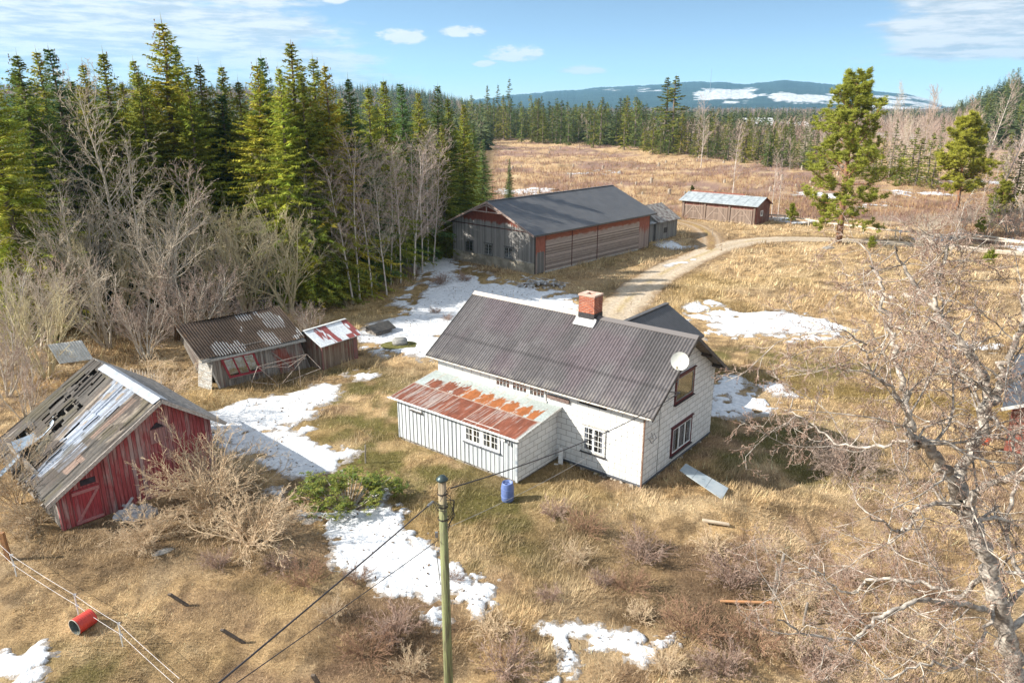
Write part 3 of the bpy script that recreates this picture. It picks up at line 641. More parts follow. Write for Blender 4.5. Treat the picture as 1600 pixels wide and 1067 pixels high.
    b = MB(); b.tube([(L+.02, 1.5, 3.85), (L+.02, 1.52, .2)], .012, 5); b.tube([(L+.02, .75, 2.6), (L+.16, .7, 2.35), (L+.02, .78, 2.3)], .02, 6); b.tube([(L+.02, .5, 2.4), (L+.2, .5, 2.2), (L+.2, .9, 2.35), (L+.02, 1.0, 2.5)], .018, 6); b.build('cable_run', simple('cable_grey', (.25, .25, .25)), H)
    b = MB(); b.bar((L+.0, 2.45, 4.1), (L+.55, 2.3, 4.25), .04, .04); b.bar((L+.0, 2.25, 3.8), (L+.5, 2.3, 4.2), .03, .03); b.bar((L+.0, 2.8, 3.9), (L+.5, 2.3, 4.2), .03, .03); b.build('cable_bracket', METAL, H)
    # lean-to
    x0, x1, D, hl, hw = .11, 8.14, 3.21, 2.46, 2.92; kl = (hw-hl)/D
    zl = lambda y: hw+.02+kl*y
    BW = boards('white_board_and_batten', (.56, .60, .62), (.40, .44, .47), None, None, .28, rough=.6)
    MB().prism([(x0, -D, .14), (x0, -.001, .14), (x0, -.001, hw-.06), (x0, -D, hl-.06)], (x1-x0-.03, 0, 0)).build('lean_to_wall', BW, H)
    b = MB(); n = 29
    for i in range(n+1):
        x = x0+(x1-x0)*i/n
        if (x > 4.75 and x < 7.25): b.box(x-.012, x+.012, -D-.022, -D-.001, .14, 1.22); continue
        b.box(x-.012, x+.012, -D-.022, -D-.001, .14, hl-.12)
    b.build('lean_to_batten', simple('shadow_gap_batten', (.22, .23, .25), (.14, .14, .15), .8), H)
    MB().prism([(x1-.03, -D+.02, .14), (x1-.03, -.004, .14), (x1-.03, -.004, hw-.05), (x1-.03, -D+.02, hl-.04)], (.04, 0, 0)).build('lean_to_end_wall', blocks(), H)
    b = MB(); b.box(x0+.05, x1-.05, -D+.05, 0, -.9, .14); b.build('lean_to_foundation', FND2, H)
    b = MB(); b.box(x1-.09, x1+.03, -D-.035, -D+.03, .1, hl-.05); b.box(x0-.02, x0+.06, -D-.03, -D+.02, .1, hl-.05); b.each('lean_to_corner_board', simple('blue_grey_trim', (.20, .23, .27), (.42, .45, .47), .6), H)
    def cl(x, y):
        t = (y+D+.28)/(D+.28); n = fbm(x*3, y, .5, 4, 71); n2 = fbm(x, y*.6, 1.1, 3, 73); sh = np.floor((x+.2)/.845)
        zn = np.array([.42, .47, .46])*(.75+.5*n2)[..., None]; st_ = fbm(x*9, y*.8, .6, 4, 75); rs = np.array([.22, .075, .043])*(.35+.75*n+.65*st_)[..., None]; rs2 = np.array([.36, .13, .045])*(.7+.6*n)[..., None]
        xx = ((x+.2)/.845) % 1; row1 = sst(t+(n-.5)*.02, .515, .50)*sst(x, x1+.22, x1-.0)*(1-.45*sst(st_*.6+n2*.5, .56, .70))
        h2 = .61+.17*vn(sh, sh*0, 12); d2 = ((xx-.5)/.52)**2+((t-.64)/(.13+.07*vn(sh, sh*0, 5)))**2; row2 = sst(1.25-d2+(fbm(x*3.2, y*1.3, .32, 4, 78)-.5)*2.6, 0, .5)*(t > .515)*(x > .5)*(x < 7.9)
        c = zn*(1-row1[..., None])+rs*row1[..., None]; c = c*(1-row2[..., None])+np.where((x < 3)[..., None], rs, rs2)*row2[..., None]
        seam = (xx < .05)&(vn(sh, sh*0, 31) > .25); c = np.where(seam[..., None], np.array([.50, .42, .36]), c)
        return np.where((np.abs(t-.512) < .008)[..., None], np.array([.42, .33, .27]), c)
    b = MB(); A, C = corr(x0-.3, x1+.28, -D-.28, .0, zl, .0768, .012, 100, cl, 4); b.grid(A, C); lr = b.build('lean_to_roof', attrmat('rusted_sheet', .6, 9, .25, .003, .15, spec=.4), H, True)
    za = float(zl(-D-.26))
    b = MB(); b.prism([(x0-.27, -D-.26, za-.1), (x0-.27, -D-.26, za-.03), (x0-.27, -.002, hw-.015), (x0-.27, -.002, hw-.08)], (x1-x0+.52, 0, 0)); b.build('roof_boarding', DWHITE, lr)
    b = MB(); A = np.array([[(x, -D-.34+p*.9, za+q*.9-.01) for p, q in pr] for x in np.linspace(x0-.35, x1+.3, 30)]); b.grid(A); b.grid(A[:, ::-1]*1.0+np.array([0, 0, .006])); b.box(x0-.35, x1+.3, -D-.42, -D-.405, za-.03, za+.02); b.build('gutter', WHITE, lr)
    b = MB(); b.prism([(x1+.25, -D-.3, za-.10), (x1+.25, -D-.3, za+.03), (x1+.25, 0, hw+.05), (x1+.25, 0, hw-.08)], (.03, 0, 0)); b.build('verge_board', DWHITE, lr)
    window(H, wall_T(4.93, -D-.002, 1.38, 0), .98, 1.03, 2, 2, 3, WHITE, WHITE, .07, [(0, .2, 0, 1), (.8, 1, 0, 1), (.42, .58, .1, .8)], sillm=simple('slate_trim', (.1, .1, .1)))
    window(H, wall_T(6.06, -D-.002, 1.38, 0), .98, 1.03, 2, 2, 3, WHITE, WHITE, .07, [(0, .2, 0, 1), (.8, 1, 0, 1), (.42, .58, .1, .8)], sillm=simple('slate_trim', (.1, .1, .1)))
    window(H, wall_T(1.22, -D-.002, 2.02, 0), .66, .36, 1, 3, 2, DWHITE, WHITE, .04)
    b = MB(); b.box(7.22, 7.46, -D-.1, -D-.024, 2.02, 2.36); b.build('meter_box', WHITE, H)
    b = MB(); b.lathe([(.01, 0), (.05, .02), (.06, .16), (.03, .24), (.01, .25)], 7.72, -D-.1, 10, Matrix.Translation((0, 0, 1.9))); b.bar((7.72, -D-.1, 2.15), (7.72, -D-.02, 2.25), .03, .03); b.build('wall_lamp', METAL, H)
    # annex behind
    ax, ay1 = 6.62, 14.0; ez, rz = 3.35, 4.95; hwid = 2.45
    MB().prism([(ax-hwid+.25, 7.6, -.3), (ax+hwid-.25, 7.6, -.3), (ax+hwid-.25, 7.6, ez+.05), (ax, 7.6, rz-.12), (ax-hwid+.25, 7.6, ez+.05)], (0, ay1-8.0, 0)).build('annex_wall', BW, H)
    b = MB(); s = (rz-ez)/(hwid+.2)
    for sg in (-1, 1):
        nx = 60; xs = np.linspace(0, hwid+.25, nx); ys = np.linspace(4.4 if sg < 0 else 4.4, ay1+.2, int((ay1-4.2)/.18*4)); y, x = np.meshgrid(ys, xs, indexing='ij')
        z = rz+.03-s*x+.012*np.sin(2*math.pi*y/.18); A = np.stack([ax+sg*x, y, z], -1); b.grid(A if sg > 0 else A[:, ::-1])
        b.prism([(ax, 4.4, rz-.01), (ax+sg*(hwid+.24), 4.4, rz-.01-s*(hwid+.24)), (ax+sg*(hwid+.24), 4.4, rz-.09-s*(hwid+.24)), (ax, 4.4, rz-.09)], (0, ay1-4.22, 0))
    b.build('annex_roof', simple('charcoal_roofing', (.045, .047, .052), (.06, .06, .068), .5, .1, 3), H, True)
    b = MB(); b.box(ax-.14, ax+.14, 5, ay1+.22, rz+.0, rz+.06); b.build('annex_ridge_cap', simple('dark_verge', (.05, .05, .05)), H)
    # loose downpipe shoe and dish are separate things
    T0 = H.matrix_basis if False else Matrix.Translation((*HO, 0))@Matrix.Rotation(HA, 4, 'Z')
    d = empty('satellite_dish', T0@Vector((L+.62, 1.98, 5.62)), 0, 'white satellite dish on a pole above the upper gable window of the house', 'satellite dish')
    q = Matrix.Rotation(R(-28), 4, 'Z')@Matrix.Rotation(R(72), 4, 'X')     # faces the camera side
    b = MB(); P = [(r, .12*(r/.42)**2) for r in np.linspace(.005, .42, 9)]; b.lathe(P, 0, 0, 32, Matrix.Translation((0, 0, .28))@q); b.lathe([(r, z+.012) for r, z in P][::-1], 0, 0, 32, Matrix.Translation((0, 0, .28))@q); b.build('dish', simple('dish_white', (.50, .52, .50), (.42, .44, .42), .45), d, True)
    tip = Matrix.Translation((0, 0, .28))@q@Vector((0, -.30, .46)); b = MB(); b.tube([Matrix.Translation((0, 0, .28))@q@Vector((0, -.4, .1)), tip], .014, 6); b.box(-.05, .05, -.05, .05, -.06, .06, Matrix.Translation(tip)); b.build('receiver_arm', simple('cream_plastic', (.55, .50, .38)), d)
    b = MB(); iv = T0.inverted(); b.tube([(0, .0, .3), (-.02, 0, -.05), (-.03, 0, -.9)], .025, 8); qv = Matrix.Rotation(HA, 3, 'Z')@Vector((-.55, -.02, 0)); b.tube([(-.03, 0, -.75), (qv.x, qv.y, -.75)], .02, 6); b.tube([(-.03, 0, -.3), (qv.x*.6, qv.y*.6, -.25), (qv.x, qv.y, -.45)], .015, 6); b.build('mast', METAL, d)
    return H
build_house()

# ---------------------------------------------------------------- big barn
def build_barn():
    L, Wd, ze, zr = 21.5, 12.6, 4.45, 7.15; ym = Wd/2; k = (zr-ze)/ym
    B = empty('barn', (*BO, 0), BA, 'long weathered red and grey barn with dark metal roof beside the dirt road', 'barn')
    bw = boards('barn_gable_boards', (.32, .31, .30), (.18, .175, .17), (.30, .10, .07), (4.2, 5.6), .17, pamt=.34)
    MB().prism([(0, 0, .9), (0, Wd, .9), (0, Wd, ze), (0, ym, zr-.05), (0, 0, ze)], (L, 0, 0)).build('wall', bw, B)
    b = MB(); b.box(-.03, .3, -.03, Wd+.03, -.6, 1.19); b.build('concrete_base', CONC, B); b = MB(); b.box(.3, L+.02, -.02, Wd+.02, -.6, .9); b.build('plinth', boards('barn_low_boards', (.2, .18, .16), (.12, .11, .1), None, None, .17), B)
    hb = boards('barn_door_boards', (.42, .35, .31), (.19, .15, .13), (.36, .13, .08), (2.7, 4.2), .145, True, .36, bdw=.02)
    vb = boards('barn_end_boards', (.33, .26, .23), (.20, .15, .13), (.36, .13, .09), (.5, 4.5), .16, False, .42)
    for (a, c, z1) in ((1.66, 6.0, 4.15), (6.12, 10.64, 4.15), (10.76, 19.2, 4.18)): MB().box(a, c, -.10, -.022, .18, z1).build('sliding_door', hb, B)
    for (a, c) in ((0.02, 1.6), (19.26, L)): MB().box(a, c, -.06, -.021, .15, ze-.1).build('end_panel', vb, B)
    MB().box(.30, 1.34, -.10, -.063, .1, 2.35).build('door', boards('grey_door', (.2, .19, .18), (.12, .115, .11), None, None, .15), B)
    b = MB(); b.box(6.01, 6.11, -.13, -.021, .1, 4.2); b.box(10.65, 10.75, -.13, -.021, .1, 4.2); b.each('door_post', simple('dark_red_post', (.10, .025, .02), (.05, .03, .03), .8), B)
    b = MB(); b.box(-.05, .06, -.07, .03, .0, ze); b.box(L-.04, L+.05, -.08, .02, 0, ze); b.each('corner_post', simple('dark_post', (.05, .045, .045)), B)
    b = MB(); b.box(1.6, 19.3, -.13, -.021, .02, .17); b.box(-.06, -.002, .2, Wd-.2, 1.19, 1.25); b.build('sill_board', simple('pale_sill', (.42, .42, .40), (.25, .24, .22), .8), B)
    b = MB(); b.box(-.06, -.002, .2, Wd-.2, 4.36, 4.44); b.build('band_board', simple('dark_red_post', (.1, .02, .02)), B)
    x0, x1 = -.77, L+.8
    def rf(T):
        o = T.node('ShaderNodeTexCoord').outputs['Object']; x, y, z = T.sep(o)[:3]
        rb = T.ss(T.m('ABSOLUTE', T.m('SUBTRACT', T.m('FRACT', T.m('DIVIDE', x, .2)), .5)), .30, .46); cr = T.ss(T.m('ABSOLUTE', T.m('SUBTRACT', T.m('FRACT', T.m('DIVIDE', y, .35)), .5)), .42, .5)
        n = T.noise(o, .8, 5); c = T.mix(T.ss(n, .3, .7), (.082, .084, .088), (.105, .106, .11)); c = T.mix(T.m('MULTIPLY', T.m('MAXIMUM', rb, cr), .4), c, (.05, .05, .053))
        return pbsdf(T, c, .5, .15, T.m('ADD', rb, T.m('MULTIPLY', cr, .5)), .03, .4)
    RM = mat('barn_roofing', rf); b = MB(); oe = .52
    for (ya, sg) in ((-oe, 1), (Wd+oe, -1)):
        za = zr+.08-k*(ym+oe); P = [(x0, ya, za), (x0, ym, zr+.08), (x0, ym, zr-.04), (x0, ya, za-.12)]
        b.prism(P if sg > 0 else P[::-1], (x1-x0, 0, 0))
    roof = b.build('roof', RM, B)
    b = MB(); b.box(x0, x1, ym-.14, ym+.14, zr+.075, zr+.11); b.build('ridge_cap', RM, roof)
    b = MB()
    for (ya, yb) in ((-oe, ym), (Wd+oe, ym)):
        za, zb = zr+.06-k*(ym+oe), zr+.06
        b.prism([(x0-.04, ya, za-.2), (x0-.04, ya, za+.04), (x0-.04, yb, zb+.04), (x0-.04, yb, zb-.2)], (.05, 0, 0))
    b.each('verge_board', simple('peeling_bargeboard', (.46, .38, .34), (.2, .12, .10), .8, scale=14), roof)
    b = MB(); xo = x0-.02; b.bar((xo, ym, zr-1.15), (xo, ym, zr), .1, .1); b.bar((xo, ym-2.3, zr-1.05), (xo, ym+2.3, zr-1.05), .08, .12); b.bar((xo, ym-2.2, zr-1.1), (xo, ym-.1, zr-.35), .07, .1); b.bar((xo, ym+2.2, zr-1.1), (xo, ym+.1, zr-.35), .07, .1); b.build('gable_truss', simple('peeling_bargeboard', (.46, .38, .34)), roof)
    b = MB(); b.box(x0, x1, -oe-.06, -oe, zr-k*(ym+oe)-.1, zr+.08-k*(ym+oe)); b.build('fascia', simple('dark_verge', (.05, .05, .05)), roof)
    cs = simple('window_grey_frame', (.17, .165, .16), (.1, .1, .1), .8); sf = simple('pale_grey_sash', (.38, .38, .37), (.25, .25, .25), .8)
    for y, fr in ((3.2, sf), (6.25, sf), (9.3, cs)): window(B, wall_T(0, y+1.1, 1.32, -90), 1.1, 1.12, 2, 2, 3, cs, fr, .08, lintel=True, sillm=cs)
    # side shed against the far end: separate thing
    S = empty('outbuilding', (BO[0]+21.7*math.cos(BA), BO[1]+21.7*math.sin(BA), 0), BA, 'small grey sagging shed with patched roof at the far end of the barn', 'shed')
    gw = boards('grey_shed_boards', (.26, .25, .235), (.14, .135, .13), None, None, .2)
    MB().prism([(.0, 2.0, -.4), (0, 7, -.4), (0, 7, 3.5), (0, 2.0, 2.5)], (4.2, 0, 0)).build('wall', gw, S)
    MB().prism([(4.2, 1.7, -.4), (4.2, 7.2, -.4), (4.2, 7.2, 2.6), (4.2, 4.5, 4.2), (4.2, 1.7, 2.6)], (5.2, 0, 0)).build('wall', gw, S)
    MB().prism([(-.15, 1.5, 2.42), (-.15, 7, 3.56), (-.15, 7, 3.64), (-.15, 1.5, 2.5)], (4.3, 0, 0)).build('lean_to_roof', simple('dark_patched_sheet', (.05, .055, .06), (.30, .31, .31), .6, scale=1.6), S)
    b = MB(); s = 1.6/2.75; rr = simple('grey_patched_sheet', (.30, .29, .27), (.12, .09, .08), .7, scale=1.9)
    b.prism([(4.16, 1.3, 2.6-s*.4+.06), (4.16, 4.47, 4.28), (4.16, 4.47, 4.36), (4.16, 1.3, 2.6-s*.4+.14)], (5.5, 0, 0)); b.prism([(4.16, 7.6, 2.42), (4.16, 4.47, 4.28), (4.16, 4.47, 4.36), (4.16, 7.6, 2.5)][::-1], (5.5, 0, 0)); b.build('roof', rr, S)
    MB().box(6.1, 6.9, 1.66, 1.699, .9, 1.6).build('window_hatch', BLACK, S)
build_barn()

def build_garage():
    L, D = 12.2, 5.0; g = empty('garage', (*GO, 0), GA, 'low wooden garage with three braced double doors and snow white roof by the road fork', 'garage')
    rb = boards('garage_red_boards', (.25, .165, .135), (.16, .11, .09), (.22, .085, .065), None, .16, pamt=.42); db = boards('garage_door_boards', (.25, .19, .155), (.14, .105, .085), None, None, .16); pl = simple('pale_brace', (.32, .25, .205), (.22, .17, .14), .85, scale=10)
    MB().prism([(0, 0, -.3), (0, D, -.3), (0, D, 2.7), (0, 2.6, 3.7), (0, 0, 2.85)], (L, 0, 0)).build('wall', rb, g)
    for (a, c) in ((.5, 3.7), (4.2, 7.7), (8.2, 11.6)):
        o = MB().box(a, c, -.07, -.002, .05, 2.15).build('door', db, g); m = (a+c)/2; b = MB()
        for s in (a, c): b.bar((s, -.09, .2), (m+(.15 if s > m else -.15), -.09, 2.05), .04, .14, (0, 0, 1))
        b.box(a, c, -.1, -.072, .06, .18); b.box(m-.5, m+.5, -.1, -.072, 1.15, 1.27); b.box(a, c, -.1, -.072, 2.02, 2.14); b.build('brace', pl, o)
    b = MB()
    for x in (0.25, 3.95, 7.95, 11.9): b.box(x-.16, x+.16, -.13, -.002, -.2, 2.6)
    b.each('post', db, g)
    zn = simple('white_zinc_sheet', (.36, .40, .42), (.24, .27, .29), .5, .15, scale=1.5); s = .95/3.1
    b = MB(); b.prism([(-.4, -.5, 2.72), (-.4, 2.6, 3.82), (-.4, 2.6, 3.90), (-.4, -.5, 2.80)], (L+.75, 0, 0))
    for i in range(9): x = i*1.45; b.prism([(x, -.5, 2.80), (x, 2.6, 3.9), (x, 2.6, 3.93), (x, -.5, 2.83)], (.05, 0, 0))
    r = b.build('roof', zn, g); MB().prism([(-.4, D+.3, 2.6), (-.4, 2.6, 3.80), (-.4, 2.6, 3.88), (-.4, D+.3, 2.68)][::-1], (L+.75, 0, 0)).build('rear_roof', simple('old_red_sheet', (.25, .09, .06)), g)
    MB().box(.1, 9.0, 2.62, 2.8, 3.86, 4.1).build('ridge_board', simple('old_red_sheet', (.2, .07, .05)), g)
    MB().lathe([(.28, 0), (.28, .12), (.15, .24), (.01, .27)], 4.0, 2.9, 12, Matrix.Translation((0, 0, 3.95))).build('vent_cap', BLACK, g)
    window(g, wall_T(L, 1.6, 1.2, 90), .7, .7, 1, 1, 1, WHITE, WHITE, .08, [(0, 1, 0, 1)], sill=False)
build_garage()

# ---------------------------------------------------------------- collapsing red shed
def build_redshed():
    Wd, D = 6.75, 7.5; xa, za = 4.55, 4.62; e0, e1 = 1.78, 3.05
    S = empty('shed', (*RO, 0), RA, 'derelict red wooden shed with holed and patched roof behind the bare bush', 'shed')
    rb = boards('shed_red_boards', (.37, .27, .26), (.25, .16, .15), (.38, .085, .09), None, .17, pamt=.45, bdw=.012); gb = boards('shed_side_boards', (.25, .23, .21), (.13, .12, .11), None, None, .15)
    MB().prism([(0, 0, -.4), (Wd, 0, -.4), (Wd, 0, e1), (xa, 0, za-.08), (0, 0, e0)], (0, .12, 0)).build('front_wall', rb, S)
    MB().prism([(0, D-.12, -.4), (Wd, D-.12, -.4), (Wd, D-.12, e1), (xa, D-.12, za-.08), (0, D-.12, e0)], (0, .12, 0)).build('rear_wall', gb, S)
    MB().box(0, .12, .12, D-.12, -.4, e0-.02).build('side_wall', gb, S); MB().box(Wd-.12, Wd, .12, D-.12, -.4, e1-.02).build('side_wall', rb, S)
    # roof surface
    xs0 = -.48; k0 = (za-e0)/xa; k1 = (za-e1)/(Wd-xa)
    ns, nyy = 90, 150; t = np.linspace(0, 1, ns); yy = np.linspace(-.45, D+.35, nyy); Tt, Yy = np.meshgrid(t, yy)   # t=0 ridge
    sag = -.42*np.sin(math.pi*np.clip((Yy-2)/(D-2), 0, 1))*Tt**.6*1.0; x = xa-(xa-xs0)*Tt; bd = np.floor(Yy/.14); jit = (vn(bd, np.floor(Tt*3)+bd*.0, 3)-.5)*.08+(fbm(Tt*3, Yy, .7, 2, 8)-.5)*.10
    z = za+.05-k0*(xa-x)+sag+jit
    n = fbm(Tt*5, Yy*7, 1, 4, 41); n2 = fbm(Tt*6, Yy, 1.4, 4, 43); wood = np.array([.088, .080, .072])*(.2+1.4*n**1.6)[..., None]; fel = np.array([.06, .047, .04])*(.7+.6*n)[..., None]
    pal = np.array([.22, .185, .15])*(.4+.9*n)[..., None]; met = np.array([.24, .28, .35])*(.45+1.0*fbm(Tt*2, Yy*9, 1, 4, 45))[..., None]; rus = np.array([.14, .095, .075])*(.7+.6*n)[..., None]
    c = fel+(wood-fel)*sst(n2, .4, .6)[..., None]
    def lay(m, cc):
        nonlocal c; c = c*(1-m[..., None])+cc*m[..., None]
    box = lambda y0, y1, t0, t1: ((Yy > y0) & (Yy < y1) & (Tt > t0) & (Tt < t1)).astype(float)
    lay(box(4.9, 7.9, 0, .55), wood); lay(sst(fbm(Tt*7, Yy*2.4, 1, 4, 47), .58, .66)*box(-.5, 2.4, .05, 1), pal); lay(sst(fbm(Tt*9, Yy*2, .8, 4, 48), .58, .66)*box(2.4, 6, .45, 1), pal)
    lay(box(2.5, 4.5, -.01, .62), met); lay(box(1.75, 2.45, -.01, .9), met*.9); lay(box(1.0, 1.72, .56, .80), met*1.15); lay(box(.35, 1.0, .62, .78), rus*1.5); lay(box(1.15, 1.6, .1, .5), rus*1.2); ms_ = sst(fbm(Tt*5, Yy*1.5, 1, 4, 99), .55, .66)*.7*(1-box(2.5, 4.5, 0, .62)); lay(ms_, np.array([.060, .052, .026])*(.5+n)[..., None]); lay(box(-.5, -.18, -.01, 1.01), wood*1.6); lay(box(2.5, 3.0, .62, 1), met*.7)
    lay(sst(fbm(Tt*6, Yy*2, .9, 4, 52), .56, .64)*box(2.5, 4.5, 0, .62), pal*1.1); lay(sst(fbm(Tt*3, Yy*6, 1, 4, 57), .54, .66)*.8+0*Tt, fel*.8); g_ = ((Yy/.14) % 1 < .16)&~((Yy > 1.75)&(Yy < 4.5)&(Tt < .62)); lay(g_*.75, fel*.4)
    pk_ = vn(bd, np.floor(Tt*7+vn(bd, bd*0, 5)*3), 77); hole = (box(4.7, 6.6, .32, .60)+box(5.2, 7.4, .06, .29))*(pk_ > .66)+box(1.2, 7.6, .2, 1.0)*(pk_ > .97)+box(0, 7.6, .975, 1.01)*(pk_ > .5) + box(5.4, 7.2, .70, .84)*(fbm(Tt*4, Yy, .9, 2, 49) > .52)
    i = np.arange(x.size).reshape(x.shape); kp = hole[:-1, :-1] < .5; Q = np.stack([i[:-1, :-1], i[:-1, 1:], i[1:, 1:], i[1:, :-1]], -1)[kp]
    V = np.stack([x, Yy, z], -1).reshape(-1, 3); n_ = len(V); V2 = V-np.array([0, 0, .035])
    roof = link('roof', mkmesh('roof', np.vstack([V, V2]), [np.vstack([Q, Q[:, ::-1]+n_])], np.vstack([c.reshape(-1, 3)]*2)), attrmat('old_roof_cover', .75, 9, .35, .02, 0, spec=.3), S)
    b = MB()
    def under(t, y, d):                             # a point d below the sagging roof surface
        return (xa-(xa-xs0)*t, y, za-k0*(xa-xs0)*t-.42*math.sin(math.pi*min(max((y-2)/(D-2), 0), 1))*t**.6-d)
    for t in np.linspace(.04, .97, 13):
        for y in np.arange(.15, D-.6, .9): b.bar(under(t, y, .12), under(t, y+.9, .12), .07, .05)
    for y in np.arange(.3, D, .9):
        for t in np.linspace(0, .86, 7): b.bar(under(max(t, .001), y, .2), under(t+.1433, y, .2), .09, .1)
    b.build('rafter', GREYW, roof)
    b = MB(); b.prism([(xa, -.45, za+.02), (Wd+.55, -.45, za+.02-k1*(Wd+.55-xa)), (Wd+.55, -.45, za+.09-k1*(Wd+.55-xa)), (xa, -.45, za+.09)], (0, D+.8, 0)); b.build('rear_slope', simple('pale_boarding', (.30, .28, .26), (.14, .13, .12), .85, scale=5), roof)
    b = MB(); b.bar((xa, -.46, za+.0), (xs0, -.46, za+.0-k0*(xa-xs0)), .03, .17); b.bar((xa, -.46, za+.0), (Wd+.55, -.46, za+.0-k1*(Wd+.55-xa)), .03, .17); b.each('verge_board', simple('pale_bargeboard', (.45, .41, .38), (.28, .25, .23), .85, scale=12), roof)
    b = MB(); b.prism([(xa-.35, -.4, za-.03), (xa, -.4, za+.14), (xa+.3, -.4, za-.02), (xa+.3, -.4, za-.04), (xa, -.4, za+.11), (xa-.35, -.4, za-.05)], (0, D-.9, 0)); b.build('ridge_cap', simple('blue_zinc', (.42, .46, .53), (.25, .28, .33), .5, .2, 3), roof)
    dm = boards('shed_door_boards', (.34, .15, .16), (.22, .09, .09), (.38, .06, .07), None, .14, pamt=.5)
    d = MB().box(.55, 1.62, -.06, -.003, .02, 1.62).build('door', dm, S); b = MB(); b.bar((.6, -.075, .15), (1.57, -.075, 1.45), .03, .11, (0, 0, 1)); b.box(.55, 1.62, -.09, -.062, 1.42, 1.55); b.box(.55, 1.62, -.09, -.062, .08, .2); b.build('brace', simple('faded_red_brace', (.42, .18, .18), (.3, .13, .13), .85, scale=12), d)
    MB().box(.95, 1.55, -.02, -.003, 1.72, 1.98).build('vent_opening', DARKIN, S)
    b = MB(); b.box(1.95, 2.15, -.09, -.003, -.1, 2.78); b.box(.0, .12, -.05, -.003, -.2, 1.7); b.each('wall_post', rb, S)
    MB().box(4.0, 4.7, -.05, -.003, 2.6, 3.25).build('loft_hatch', boards('hatch_grey', (.33, .2, .19), (.25, .12, .12), None, None, .14), S)
    MB().prism([(4.05, -.055, 3.3), (4.65, -.055, 3.3), (4.35, -.055, 3.55)], (0, .05, 0)).build('loft_opening', DARKIN, S)
build_redshed()

